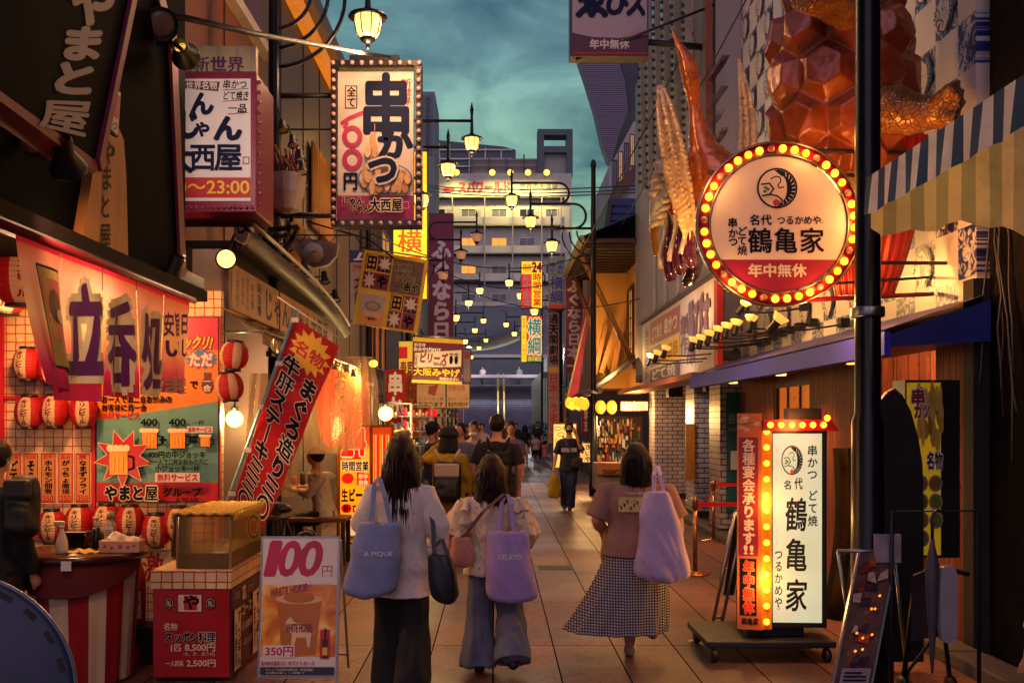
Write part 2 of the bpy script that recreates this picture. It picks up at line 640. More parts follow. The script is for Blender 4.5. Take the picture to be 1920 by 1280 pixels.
# ================================================================ the setting
def paving(t, b):
 x = nn(t, 'ShaderNodeTexCoord')
 mp = nn(t, 'ShaderNodeMapping', {'Vector': x.outputs['Object'], 'Rotation': (0, 0, R(90)), 'Location': (.3, .02, 0)})
 br = nn(t, 'ShaderNodeTexBrick', {'Vector': mp.outputs[0], 'Color1': (.092, .046, .050, 1), 'Color2': (.185, .080, .060, 1), 'Mortar': (.004, .003, .004, 1), 'Scale': 1.0, 'Mortar Size': .0055, 'Mortar Smooth': .1, 'Bias': 0., 'Brick Width': 1.818, 'Row Height': .4545}, offset=.0)
 br2 = nn(t, 'ShaderNodeTexBrick', {'Vector': mp.outputs[0], 'Color1': (.62, .70, .88, 1), 'Color2': (1.35, 1.05, .86, 1), 'Mortar': (1, 1, 1, 1), 'Scale': 1.0, 'Mortar Size': .0, 'Brick Width': .4545, 'Row Height': 1.3635, 'Bias': .0})
 m0 = nn(t, 'ShaderNodeMix', {0: .8, 6: br.outputs['Color'], 7: br2.outputs['Color']}, data_type='RGBA', blend_type='MULTIPLY')
 g = nn(t, 'ShaderNodeTexNoise', {'Vector': x.outputs['Object'], 'Scale': 30., 'Detail': 4., 'Roughness': .9})
 gr = nn(t, 'ShaderNodeMapRange', {'Value': g.outputs['Fac'], 'From Min': .36, 'From Max': .64, 'To Min': .25, 'To Max': 1.95})
 m1 = nn(t, 'ShaderNodeMix', {0: .85, 6: m0.outputs[2], 7: gr.outputs[0]}, data_type='RGBA', blend_type='MULTIPLY')
 s1 = nn(t, 'ShaderNodeTexNoise', {'Vector': x.outputs['Object'], 'Scale': .9, 'Detail': 6., 'Roughness': .6, 'Distortion': .4})
 sr = nn(t, 'ShaderNodeMapRange', {'Value': s1.outputs['Fac'], 'From Min': .35, 'From Max': .68, 'To Min': .45, 'To Max': 1.25})
 m2 = nn(t, 'ShaderNodeMix', {0: .9, 6: m1.outputs[2], 7: sr.outputs[0]}, data_type='RGBA', blend_type='MULTIPLY')
 vg = nn(t, 'ShaderNodeTexVoronoi', {'Vector': x.outputs['Object'], 'Scale': 2.6, 'Randomness': 1.})
 gd = nn(t, 'ShaderNodeMapRange', {'Value': vg.outputs['Distance'], 'From Min': .05, 'From Max': .085, 'To Min': .35, 'To Max': 1.})
 s2 = nn(t, 'ShaderNodeTexNoise', {'Vector': x.outputs['Object'], 'Scale': 3.4, 'Detail': 8., 'Roughness': .75, 'Distortion': 1.2})
 sd = nn(t, 'ShaderNodeMapRange', {'Value': s2.outputs['Fac'], 'From Min': .36, 'From Max': .5, 'To Min': .5, 'To Max': 1.})
 md = nn(t, 'ShaderNodeMath', {0: gd.outputs[0], 1: sd.outputs[0]}, operation='MULTIPLY')
 m4 = nn(t, 'ShaderNodeMix', {0: .85, 6: m2.outputs[2], 7: md.outputs[0]}, data_type='RGBA', blend_type='MULTIPLY')
 t.links.new(m4.outputs[2], b.inputs['Base Color'])
 ro = nn(t, 'ShaderNodeMapRange', {'Value': s1.outputs['Fac'], 'From Min': .3, 'From Max': .7, 'To Min': .36, 'To Max': .62})
 t.links.new(ro.outputs[0], b.inputs['Roughness'])
 sm = nn(t, 'ShaderNodeMapRange', {'Value': br.outputs['Fac'], 'To Min': .45, 'To Max': .0})
 t.links.new(sm.outputs[0], b.inputs['Specular IOR Level'])
 bp2 = nn(t, 'ShaderNodeBump', {'Strength': .5, 'Distance': .004, 'Height': g.outputs['Fac']})
 t.links.new(bp2.outputs[0], b.inputs['Normal'])
PAVE = shader('granite_paving', paving)
g = MB()
g.add([(-400, -60, 0), (400, -60, 0), (400, 900, 0), (-400, 900, 0)], [(0, 1, 2, 3)], PAVE)
tag(g.build('street_paving'), kind='structure')
STONE = mat('#4a4446', r=.7, var=.3, bump=.3, sc=14)
for X in (3.17,):
 k = MB()
 for y in range(5, 36):
  k.box((X, y + .01, -.02), (X + .24, y + .99, .09), STONE, bev=.012)
 tag(k.build('kerb'), kind='structure')
# bands and gratings let into the paving, each a sheet a few millimetres proud
def grating(px0, px1, y0, y1, label, m, name='drain_grating'):
 a, b = (CZ * F / (y1 - VY)), (CZ * F / (y0 - VY))
 X0, X1 = (px0 - VX) * a / F, (px1 - VX) * a / F
 t = MB()
 n = 9
 t.box((X0, a, -.02), (X1, b, .004), m)
 return tag(t.build(name), kind='structure')
grating(968, 1032, 880, 886, '', mat('#17161a', r=.5, metal=.5))
grating(1010, 1075, 1060, 1068, '', mat('#231a18', r=.6))
grating(1000, 1062, 1044, 1060, '', mat('#8a6a50', r=.6, var=.3))

# ---------------------------------------------------------------- building parts
def wallbox(name, label, a, b, m, cat='building', group=None):
 t = thing(name, label, cat, ((a[0] + b[0]) / 2, (a[1] + b[1]) / 2, 0), group=group)
 w = MB().box(a, b, m)
 w.build('wall', t)
 return t
def window(t, pl, x0, y0, x1, y1, pane, fr, bars=(1, 1), w=.06, depth=.05, name='window'):
 """Frame with glazing bars (part) and its pane (sub-part) on plane pl; box in picture columns/rows."""
 (a0, b0), (a1, b1) = pl.uv(x0, y1), pl.uv(x1, y0)
 if a1 < a0:
  a0, a1 = a1, a0
 b0, b1 = min(b0, b1), max(b0, b1)
 return window_m(t, pl, a0, b0, a1, b1, pane, fr, bars, w, depth, name)
def window_m(t, pl, a0, b0, a1, b1, pane, fr, bars=(1, 1), w=.06, depth=.05, name='window'):
 mb = MB()
 def bar(u0, v0, u1, v1, h0=.0, h1=depth):
  pts = [pl.p(u0, v0, h0), pl.p(u1, v0, h0), pl.p(u1, v1, h0), pl.p(u0, v1, h0)]
  mb.prism(pts, pl.n * (h1 - h0), fr)
 bar(a0, b0, a1, b0 + w)
 bar(a0, b1 - w, a1, b1)
 bar(a0, b0 + w, a0 + w, b1 - w)
 bar(a1 - w, b0 + w, a1, b1 - w)
 nx, ny = bars
 for i in range(1, nx):
  c = a0 + (a1 - a0) * i / nx
  bar(c - w * .25, b0 + w, c + w * .25, b1 - w, .012, depth * .7)
 for j in range(1, ny):
  c = b0 + (b1 - b0) * j / ny
  bar(a0 + w, c - w * .2, a1 - w, c + w * .2, .014, depth * .62)
 f = mb.build(name, t)
 p = MB()
 p.add([pl.p(a0 + w, b0 + w, .006), pl.p(a1 - w, b0 + w, .006), pl.p(a1 - w, b1 - w, .006), pl.p(a0 + w, b1 - w, .006)], [(0, 1, 2, 3)], pane)
 o = p.build('pane', f)
 return f
LITPANE = mat('#e8a040', emit=1.0, emh='#ff9e3a', var=.35, sc=2.5, r=.3)
DIMPANE = mat('#b98a50', emit=.35, emh='#ffb060', var=.4, sc=.3, r=.3)
GLASS = mat('#1a2430', r=.12, var=.3, sc=.5, spec=.7)
PALEPANE = mat('#6a7080', r=.2, var=.35, sc=.4)

# ---- far hotel closing the street
HC = mat('#b6b6b0', r=.75, var=.2, sc=.25)
HB = mat('#c6c6c0', r=.7, var=.18, sc=.3)
D = 150.
hotel = thing('spa_hotel', 'tall grey bath hotel closing the end of the street, red katakana sign under its roof', 'building', (at(936, 790, D).x, D + 10, 0))
P0, P1 = at(800, 690, D), at(1072, 325, D)
w = MB().box((P0.x, D, 0), (P1.x, D + 22, P1.z), HC)
w.build('wall', hotel)
pl = front(D)
tr = MB()
for yy in (372, 425, 478, 530, 583):
 a, b = at(800, yy, D), at(1058, yy + 2.2, D)
 tr.box((a.x, D - .9, b.z), (b.x, D - .01, a.z), mat('#23212c', r=.7))
 a, b = at(800, yy - 15, D), at(1058, yy - 1.2, D)
 if yy > 372:
  tr.box((a.x, D - 1.3, b.z), (b.x, D - .92, a.z), HB)
tr.build('balcony_trim', hotel)
co = MB()
for xx in (849, 909, 961, 1015, 1051):
 a, b = at(xx - 1, 372, D), at(xx + 1, 690, D)
 co.box((a.x, D - 1.6, b.z), (b.x, D - 1.32, a.z), mat('#a8a2a4', r=.6))
co.build('pilaster_trim', hotel)
lit = {(0, 1): 1, (1, 1): 1, (0, 2): 1, (3, 1): 0}
for j, (ya, yb) in enumerate(((391, 408), (445, 462), (497, 514), (550, 567))):
 for i, (xa, xb) in enumerate(((806, 836), (864, 893), (921, 951), (973, 1003), (1022, 1046))):
  window(hotel, front(D - .02), xa, ya, xb, yb, LITPANE if (i - 1, j) in ((0, 1), (1, 1), (0, 2)) else (GLASS if (i + j) % 3 == 0 else PALEPANE), HB, (2, 1), w=.14, depth=.12)
rf = MB()
a, b = at(884, 324, D), at(1008, 291, D)
rf.box((a.x, D + 2, P1.z), (b.x, D + 2.3, b.z), mat('#8b8680', r=.6, var=.25))
for xx in range(884, 1010, 33):
 q = at(xx, 300, D)
 rf.box((q.x - .12, D + 1.7, P1.z), (q.x + .12, D + 1.98, b.z + .6), mat('#5a5860'))
for yy in (296, 308):
 q, q2 = at(884, yy, D), at(1008, yy, D)
 rf.box((q.x, D + 1.5, q.z - .08), (q2.x, D + 1.68, q.z + .08), mat('#5a5860'))
rf.build('roof_screen', hotel)
rg = MB()
pts = [at(813, 325, D + 4), at(967, 325, D + 4), at(967, 281, D + 4), at(945, 275, D + 4), at(813, 262, D + 4)]
rg.prism(pts, (0, 8, 0), mat('#3d4a58', r=.25, var=.3, sc=.3))
for xx in (824, 843, 880, 910, 940):
 q, q2 = at(xx, 325, D + 4), at(xx, 268 + (xx - 813) * .1, D + 4)
 rg.box((q.x - .1, D + 3.8, q.z), (q.x + .1, D + 3.98, q2.z), HB)
for yy in (282, 299, 313):
 q, q2 = at(813, yy, D + 4), at(960, yy, D + 4)
 rg.box((q.x, D + 3.6, q.z - .1), (q2.x, D + 3.79, q.z + .1), HB)
rg.build('roof_pavilion', hotel)
fr = MB()
FG = mat('#46545c', r=.6, var=.15, sc=.3)
def slabpx(mb, x0, y0, x1, y1, d0, d1, m):
 a, b = at(x0, y1, d0), at(x1, y0, d0)
 mb.box((a.x, d0, a.z), (b.x, d1, b.z), m)
slabpx(fr, 1008, 242, 1020, 329, D + 1, D + 4, FG)
slabpx(fr, 1062.5, 242, 1074, 329, D + 1, D + 4, FG)
slabpx(fr, 1020.2, 242, 1062.3, 253, D + 1, D + 4, FG)
slabpx(fr, 1020.2, 274, 1062.3, 286, D + 1, D + 4, FG)
slabpx(fr, 1020.2, 286.2, 1062.3, 326, D + 2, D + 4, mat('#87908c', r=.6))
fr.build('roof_frame', hotel)
a = Art(front(D - .05), step=.03, base=.05)
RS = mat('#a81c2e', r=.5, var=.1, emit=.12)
a.text('スパワールド', 858, 339, 958, 363, RS, bold=.05)
a.text('世界の大温泉', 974, 342, 1046, 358, mat('#5c5560'), bold=.02)
a.ell(842, 356, 11, 5, RS)
a.poly([(838, 352), (844, 342), (852, 340), (848, 350)], mat('#9fb0a8'))
a.build('lettering', hotel)
for xx in (856, 923, 957, 990, 1025):
 q = at(xx, 320, D - 3.5)
 sp_ = MB().box((q.x - .06, D - 3.4, q.z - .1), (q.x + .06, D - .02, q.z + .02), FG)
 sp_.ball((q.x, D - 3.6, q.z - .3), .45, GLOW, n=8, k=6)
 l_ = sp_.build('floodlight', hotel)
 lamp('floodlight_glow', 'SPOT', (q.x, D - 3.2, q.z - .9), 2300, (1., .72, .2), hotel, size=.3, aim=(q.x, D, q.z - 5), cone=130, blend=1)
gt = wallbox('office_tower', 'pale grey concrete tower standing behind the bulb framed skewer sign', (at(792, 0, 130).x, 130, 0), (at(815, 0, 130).x, 140, at(0, 172, 130).z), mat('#6c7680', r=.7, var=.15, sc=.2))
window(gt, front(130), 795, 180, 810, 290, GLASS, mat('#565c66'), (1, 9), w=.3, depth=.15)

# ---- flared corrugated tower beyond the eastern roofs
D = 62.
prof = [(1086, 100), (1084, 108), (1098, 150), (1115, 205), (1128, 265), (1140, 300), (1146, 305), (1158, 262), (1178, 205), (1172, 150), (1158, 108)]
tw = thing('flared_tower', 'purple corrugated tower flaring outwards above the eastern rooftops', 'building', (at(1140, 0, D).x, D + 4, 0))
def corr(t, b):
 x = nn(t, 'ShaderNodeTexCoord')
 wv = nn(t, 'ShaderNodeTexWave', {'Vector': x.outputs['Object'], 'Scale': 2.4, 'Distortion': .0}, wave_type='BANDS', bands_direction='Z')
 rr = nn(t, 'ShaderNodeValToRGB', {'Fac': wv.outputs['Fac']})
 ramp(rr, [(0, (.10, .085, .14)), (1, (.19, .15, .22))])
 t.links.new(rr.outputs[0], b.inputs['Base Color'])
 bp = nn(t, 'ShaderNodeBump', {'Strength': .6, 'Distance': .08, 'Height': wv.outputs['Fac']})
 t.links.new(bp.outputs[0], b.inputs['Normal'])
 b.inputs['Roughness'].default_value = .5
CORR = shader('corrugated_purple', corr)
w = MB()
w.prism([at(*p, D) for p in prof], (0, 1.2, 0), CORR)
w.build('flared_wall', tw)
w = MB()
w.prism([at(*p, D + .4) for p in ((1158.5, 100), (1240, 98), (1240, 226), (1200, 214), (1178.5, 206), (1172.5, 150))], (0, 12, 0), mat('#2a2c40', r=.55, var=.15, st=(1, 1, 14), sc=1))
w.build('rear_wall', tw)
# pale apartment block under it
D = 46.
ab = thing('apartment_building', 'white rendered block with a row of lit windows under the flared tower', 'building', (at(1190, 0, D).x, D + 3, 0))
WR = mat('#9d929c', r=.7, var=.15, sc=.5)
w = MB()
w.prism([at(*p, D) for p in ((1142, 312), (1150, 300), (1188, 228), (1290, 228), (1290, 900), (1142, 900))], (0, 9, 0), WR)
w.build('wall', ab)
for i in range(4):
 x0 = 1148 + i * 11
 y0 = 300 - i * 16
 window(ab, front(D), x0, y0, x0 + 9, y0 + 60, DIMPANE if i % 2 else PALEPANE, mat('#3a3040'), (2, 2), w=.04, depth=.05)
w = MB()
w.prism([at(*p, D - .4) for p in ((1142, 372), (1150, 352), (1200, 300), (1225, 280), (1225, 296), (1160, 372))], (0, .4, 0), mat('#5a3c34', r=.7, var=.3))
w.build('brick_band', ab)
# ---- station deck, canopies and the broad stairs at the street's end
DK = mat('#8c96a0', r=.7, var=.2, sc=.4)
deck = thing('elevated_walkway', 'grey concrete walkway crossing above the stairs at the end of the street', 'walkway', (at(950, 0, 100).x, 100, 0))
w = MB()
slabpx(w, 780, 586, 1090, 606, 98, 108, DK)
slabpx(w, 780, 606.5, 1090, 612, 98.5, 107, mat('#8a8078'))
w.build('deck_slab', deck)
w = MB()
for xx in (800, 1068):
 slabpx(w, xx, 612.3, xx + 10, 860, 100, 102, DK)
w.build('support_post', deck)
cnp = thing('louvred_canopy', 'dark curved louvre canopy slung beneath the walkway over the stairs', 'canopy', (at(900, 0, 90).x, 90, 0))
w = MB()
LV = mat('#8a8478', r=.4, metal=.2, var=.3, sc=.6, st=(.3, 1, 6))
for k in range(7):
 def fn(u, v, k=k):
  y = 90 - k * 1.1 + v * .25
  px = 835 + u * 140
  py = 622 + k * 4.5 + (1 - (2 * u - 1) ** 2) * 12 - u * 16 + v * 4.3
  return at(px, py, y)
 w.sheet(fn, 14, 2, LV)
w.build('louvre_slat', cnp)
w = MB()
w.tube([at(835, 612, 92), at(835, 640, 88)], .12, DK)
w.tube([at(975, 600, 92), at(975, 620, 88)], .12, DK)
w.build('hanger_rod', cnp)
for xx in (880, 985):
 q = at(xx, 652, 80)
 w = MB().lathe([(.2, 0), (.2, .1), (.01, .11)], q, mat('#fff0d0', emit=4, emh='#ffe0b0', var=0), n=12)
 w.build('canopy_light', cnp)
 lamp('ceiling_glow', 'POINT', q - V(0, 1, .5), 1100, (.9, .85, .85), cnp, size=.4)
for i, (yy, dd) in enumerate(((664, 86), (702, 80))):
 bm_ = MB()
 slabpx(bm_, 840, yy, 1035, yy + 6, dd, dd + 2, mat('#6a6468', r=.6))
 slabpx(bm_, 846, yy + 6.2, 852, 840, dd + .4, dd + 1.2, DK)
 slabpx(bm_, 1020, yy + 6.2, 1026, 840, dd + .4, dd + 1.2, DK)
 tag(bm_.build('steel_gantry', loc=(0, dd, 0)), ['grey steel gantry high above the dark stairs', 'lower grey steel gantry just above the stair head'][i], 'gantry', 'gantries over the stairs')
D = 75.
st = thing('broad_staircase', 'wide dark grey staircase rising at the far end of the street', 'stairs', (at(950, 0, D).x, D, 0))
n = 26
X0, X1 = at(850, 0, D).x, at(1030, 0, D).x
rise, run = 4.75 / n, .33
w = MB()
SM = mat('#5c5e72', r=.75, var=.3, sc=2)
SN = mat('#8d8a98', r=.6, var=.2)
for k in range(n):
 w.box((X0, D + k * run, 0), (X1, D + n * run + 5, (k + 1) * rise - .03), SM) if k % 13 == 0 else w.box((X0, D + k * run, k * rise - .2), (X1, D + (k + 1) * run + .02, (k + 1) * rise - .03), SM)
 w.box((X0, D + k * run - .02, (k + 1) * rise - .028), (X1, D + k * run + .06, (k + 1) * rise), SN)
w.build('stair_flight', st)
for xx in (934, 946):
 h = MB()
 xw = at(xx, 0, D).x
 p0, p1 = V(xw, D - .2, .95), V(xw, D + n * run, 4.75 + .95)
 HR = mat('#c9b06a', r=.4, metal=.5, emit=.15, emh='#ffc860')  # faint glow put into the metal so the rails look lit
 h.tube([p0, p1], .07, HR, n=6)
 for k in range(14):
  q = p0.lerp(p1, k / 13)
  h.tube([q, q - V(0, 0, .95)], .05, HR, n=6)
 h.build('handrail', st)
mw = wallbox('station_wall', 'dark wall and gate opening behind the stair head', (X0 - 2, D + n * run + 5.2, 0), (X1 + 4, D + n * run + 6, 12), mat('#4a4c5c', r=.8, var=.3))

# ---------------------------------------------------------------- western buildings
BR = mat('#6e3a1c', r=.6, var=.25, sc=.7)
BP = mat('#5b463f', r=.6, var=.2, sc=.6)
DKW = mat('#17141c', r=.7, var=.3, sc=1)
XW = -2.9
ba = wallbox('brown_shop_building', 'low building with an orange brown upper wall and a pale sloping cornice', (-7.5, 7.7, 0), (XW, 12.4, 6.2), BR)
w = MB()
w.box((XW - .1, 7.7, 6.2), (XW + .12, 12.45, 6.32), mat('#b9aca0', r=.5))
w.build('cornice', ba)
w = MB()
for y in (9.0, 10.6):
 w.box((XW, y, 2.5), (XW + .012, y + .03, 6.19), mat('#3a1e10'))
w.build('panel_seam', ba)
bb = wallbox('panelled_building', 'tall building clad in grey brown panels with amber lit corrugated strips', (-8, 12.45, 0), (XW - .05, 21.5, 8.1), BP)
w = MB()
for y in (13.6, 15.2, 16.6, 18.4, 20):
 w.box((XW - .05, y, .5), (XW - .035, y + .035, 8.05), mat('#2c2120'))
w.build('panel_seam', bb)
w = MB()
w.box((XW - .1, 12.4, 7.85), (XW + .22, 21.6, 8.12), mat('#6a5a58'))
w.build('cornice', bb)
GOLD = mat('#a8701c', r=.35, metal=.6, var=.25, sc=3)
def corrugated(y0, y1, z0, z1, X):
 mb = MB()
 n = int((y1 - y0) / .05)
 mb.sheet(lambda u, v: V(X + .03 + .03 * math.sin(u * n * PI / 1.5), y0 + (y1 - y0) * u, z0 + (z1 - z0) * v), n * 3, 1, GOLD)
 return mb
for y0, y1, z0, z1 in ((15.6, 17.5, 4.75, 6.1), (14.0, 15.1, 3.3, 4.6)):
 o = corrugated(y0, y1, z0, z1, XW - .02).build('corrugated_strip', bb)
 lamp('strip_light', 'POINT', (XW + .5, (y0 + y1) / 2, z1 + .25), 7, (1, .5, .1), bb, size=.1)
lt = MB().box((XW - .03, 13.3, 7.55), (XW + .1, 21.3, 7.82), mat('#b06a20', emit=.45, emh='#ff8c20', var=.5, sc=1.5))
lt.build('cornice_light', bb)
bn = wallbox('dark_rear_block', 'dark block rising behind the brown shop building', (-12, 12.6, 0), (-3.6, 18, 12.5), DKW)
MV = mat('#3c3442', r=.7, var=.25, sc=.7)
bc = wallbox('mauve_shop_building', 'three storey mauve building with shuttered orange window and lattice balcony', (-8, 21.6, 0), (XW, 30.5, 7.6), MV)
ORP = mat('#b56a20', r=.55, var=.2, sc=3, emit=.06)
pl = side_l(XW)
for k in range(3):
 window_m(bc, pl, 22.4 + k * 1.2, 2.95, 23.5 + k * 1.2, 4.2, ORP, mat('#2a1a1e'), (1, 1), w=.05)
window_m(bc, pl, 22.2, 4.8, 23.6, 6.6, GLASS, mat('#7a6a60'), (2, 3), w=.06)
window_m(bc, pl, 25, 4.8, 27, 6.6, DIMPANE, mat('#7a6a60'), (2, 3), w=.06)
w = MB()
for k in range(16):
 y = 22 + k * .34
 w.tube([(XW + .1, y, 2.25), (XW + .1, y + .34, 2.85)], .014, STEEL, n=5)
 w.tube([(XW + .1, y, 2.85), (XW + .1, y + .34, 2.25)], .014, STEEL, n=5)
w.tube([(XW + .1, 22, 2.25), (XW + .1, 27.5, 2.25)], .02, STEEL, n=5)
w.build('lattice_rail', bc)
bd = wallbox('narrow_grey_building', 'narrow grey building past the mauve one with small lit windows', (-9, 30.6, 0), (XW + .05, 44, 6.6), mat('#433f52', r=.7, var=.25, sc=.5))
for k in range(4):
 window_m(bd, side_l(XW + .05), 31.5 + k * 3, 3.6, 33 + k * 3, 5.2, LITPANE if k == 1 else PALEPANE, mat('#26222e'), (2, 2), w=.06)
be = wallbox('far_west_shop_row', 'low dark shop row running up to the stairs beyond the souvenir banners', (-10, 44.1, 0), (XW + .2, 73, 4.6), mat('#2a2734', r=.7, var=.3, sc=.5))
for k in range(5):
 window_m(be, side_l(XW + .2), 45 + k * 5.4, .3, 48.5 + k * 5.4, 2.4, DIMPANE, mat('#1b1820'), (3, 1), w=.08)

# ---------------------------------------------------------------- eastern buildings
XE = 3.6
def cladding(t, b):
 x = nn(t, 'ShaderNodeTexCoord')
 sx = nn(t, 'ShaderNodeSeparateXYZ', {0: x.outputs['Object']})
 cb = nn(t, 'ShaderNodeCombineXYZ', {0: sx.outputs[1], 1: sx.outputs[2], 2: 0.})
 sc = nn(t, 'ShaderNodeVectorMath', {0: cb.outputs[0], 1: (1 / .4, 1 / .4, 1)}, operation='MULTIPLY')
 fr = nn(t, 'ShaderNodeVectorMath', {0: sc.outputs[0]}, operation='FRACTION')
 ce = nn(t, 'ShaderNodeVectorMath', {0: fr.outputs[0], 1: (.5, .5, 0)}, operation='SUBTRACT')
 ln = nn(t, 'ShaderNodeVectorMath', {0: ce.outputs[0]}, operation='LENGTH')
 ch = nn(t, 'ShaderNodeTexChecker', {'Vector': sc.outputs[0], 'Color1': (1, 1, 1, 1), 'Color2': (0, 0, 0, 1), 'Scale': 1.})
 # white squares: blank here, the crest is laid on them as artwork; blue squares: swirling pale figures
 n1 = nn(t, 'ShaderNodeTexNoise', {'Vector': sc.outputs[0], 'Scale': 3.2, 'Detail': 5., 'Distortion': 2.2, 'Roughness': .6})
 v1 = nn(t, 'ShaderNodeTexVoronoi', {'Vector': sc.outputs[0], 'Scale': 7., 'Randomness': 1.}, feature='DISTANCE_TO_EDGE')
 rr = nn(t, 'ShaderNodeValToRGB', {'Fac': n1.outputs['Fac']})
 ramp(rr, [(.40, (.018, .035, .16)), (.50, (.03, .055, .22)), (.54, (.58, .56, .60)), (.60, (.62, .60, .62)), (.64, (.03, .05, .24)), (.72, (.02, .035, .15))])
 vr = nn(t, 'ShaderNodeMapRange', {'Value': v1.outputs['Distance'], 'From Min': .02, 'From Max': .05, 'To Min': .35, 'To Max': 1.})
 bl = nn(t, 'ShaderNodeMix', {0: .6, 6: rr.outputs[0], 7: vr.outputs[0]}, data_type='RGBA', blend_type='MULTIPLY')
 m2 = nn(t, 'ShaderNodeMix', {0: ch.outputs['Fac'], 6: bl.outputs[2], 7: (.66, .60, .56, 1)}, data_type='RGBA')
 n3 = nn(t, 'ShaderNodeTexNoise', {'Vector': cb.outputs[0], 'Scale': 1.1, 'Detail': 5.})
 mr3 = nn(t, 'ShaderNodeMapRange', {'Value': n3.outputs['Fac'], 'From Min': .3, 'From Max': .7, 'To Min': .75, 'To Max': 1.05})
 m3 = nn(t, 'ShaderNodeMix', {0: 1., 6: m2.outputs[2], 7: mr3.outputs[0]}, data_type='RGBA', blend_type='MULTIPLY')
 t.links.new(m3.outputs[2], b.inputs['Base Color'])
 b.inputs['Roughness'].default_value = .35
CLAD = shader('crest_cladding', cladding)
def planks(t, b):
 x = nn(t, 'ShaderNodeTexCoord')
 sx = nn(t, 'ShaderNodeSeparateXYZ', {0: x.outputs['Object']})
 a = nn(t, 'ShaderNodeMath', {0: sx.outputs[0], 1: sx.outputs[1]}, operation='ADD')
 cb = nn(t, 'ShaderNodeCombineXYZ', {0: a.outputs[0], 1: sx.outputs[2], 2: 0.})
 br = nn(t, 'ShaderNodeTexBrick', {'Vector': nn(t, 'ShaderNodeMapping', {'Vector': cb.outputs[0], 'Rotation': (0, 0, R(90))}).outputs[0], 'Color1': (.19, .05, .03, 1), 'Color2': (.26, .08, .045, 1), 'Mortar': (.025, .01, .006, 1), 'Scale': 1., 'Mortar Size': .005, 'Brick Width': 9., 'Row Height': .105})
 mp = nn(t, 'ShaderNodeMapping', {'Vector': cb.outputs[0], 'Scale': (26, 1.6, 1)})
 n1 = nn(t, 'ShaderNodeTexNoise', {'Vector': mp.outputs[0], 'Scale': 1., 'Detail': 6., 'Distortion': .6})
 mr = nn(t, 'ShaderNodeMapRange', {'Value': n1.outputs['Fac'], 'From Min': .3, 'From Max': .7, 'To Min': .5, 'To Max': 1.3})
 mpk = nn(t, 'ShaderNodeMapping', {'Vector': cb.outputs[0], 'Scale': (9.5, 3.1, 1)})
 vk = nn(t, 'ShaderNodeTexVoronoi', {'Vector': mpk.outputs[0], 'Scale': 1.0})
 kr = nn(t, 'ShaderNodeMapRange', {'Value': vk.outputs['Distance'], 'From Min': .04, 'From Max': .10, 'To Min': .25, 'To Max': 1.})
 m1 = nn(t, 'ShaderNodeMix', {0: .9, 6: br.outputs['Color'], 7: mr.outputs[0]}, data_type='RGBA', blend_type='MULTIPLY')
 m2 = nn(t, 'ShaderNodeMix', {0: .9, 6: m1.outputs[2], 7: kr.outputs[0]}, data_type='RGBA', blend_type='MULTIPLY')
 t.links.new(m2.outputs[2], b.inputs['Base Color'])
 b.inputs['Roughness'].default_value = .6
 b.inputs['Specular IOR Level'].default_value = .18
 bp = nn(t, 'ShaderNodeBump', {'Strength': .5, 'Distance': .006, 'Height': br.outputs['Fac']}, invert=True)
 t.links.new(bp.outputs[0], b.inputs['Normal'])
PLANK = shader('knotty_planks', planks)
def whitetile(t, b):
 x = nn(t, 'ShaderNodeTexCoord')
 sx = nn(t, 'ShaderNodeSeparateXYZ', {0: x.outputs['Object']})
 a = nn(t, 'ShaderNodeMath', {0: sx.outputs[0], 1: sx.outputs[1]}, operation='ADD')
 cb = nn(t, 'ShaderNodeCombineXYZ', {0: a.outputs[0], 1: sx.outputs[2], 2: 0.})
 br = nn(t, 'ShaderNodeTexBrick', {'Vector': cb.outputs[0], 'Color1': (.40, .36, .42, 1), 'Color2': (.50, .44, .48, 1), 'Mortar': (.03, .025, .035, 1), 'Scale': 1., 'Mortar Size': .009, 'Brick Width': .22, 'Row Height': .088})
 n1 = nn(t, 'ShaderNodeTexNoise', {'Vector': cb.outputs[0], 'Scale': 3., 'Detail': 5.})
 mr = nn(t, 'ShaderNodeMapRange', {'Value': n1.outputs['Fac'], 'From Min': .3, 'From Max': .7, 'To Min': .7, 'To Max': 1.1})
 m1 = nn(t, 'ShaderNodeMix', {0: 1., 6: br.outputs['Color'], 7: mr.outputs[0]}, data_type='RGBA', blend_type='MULTIPLY')
 t.links.new(m1.outputs[2], b.inputs['Base Color'])
 b.inputs['Roughness'].default_value = .3
 bp = nn(t, 'ShaderNodeBump', {'Strength': .5, 'Distance': .005, 'Height': br.outputs['Fac']}, invert=True)
 t.links.new(bp.outputs[0], b.inputs['Normal'])
WTILE = shader('white_wall_tile', whitetile)

# crane restaurant: planked ground floor with an open lit doorway, crest cladding above
rb = thing('crest_clad_building', 'restaurant with knotty plank front and blue and white crest cladding above a blue awning', 'building', (XE + 1, 11, 0))
w = MB()
for y0, y1, z0, z1 in ((7.5, 8.15, 0, 2.62), (8.15, 9.35, 2.32, 2.62), (9.35, 11.4, 0, 2.62), (11.4, 12.9, 0, .95), (11.4, 12.9, 2.2, 2.62), (12.9, 14.6, 0, 2.62)):
 w.box((XE, y0, z0), (XE + .15, y1, z1), PLANK)
w.build('plank_wall', rb)
w = MB().box((XE + .02, 7.5, 2.63), (XE + 5, 14.7, 12.5), CLAD)
w.build('clad_wall', rb)
w = MB()
w.box((XE + 1.6, 7.6, 0), (XE + 1.75, 14.5, 2.6), PLANK)
w.box((XE + .16, 8.0, 0), (XE + 1.59, 8.12, 2.6), PLANK)
w.box((XE + .16, 9.4, 0), (XE + 1.59, 9.5, 2.6), PLANK)
w.box((XE + .16, 7.6, 2.605), (XE + 1.59, 14.5, 2.622), PLANK)
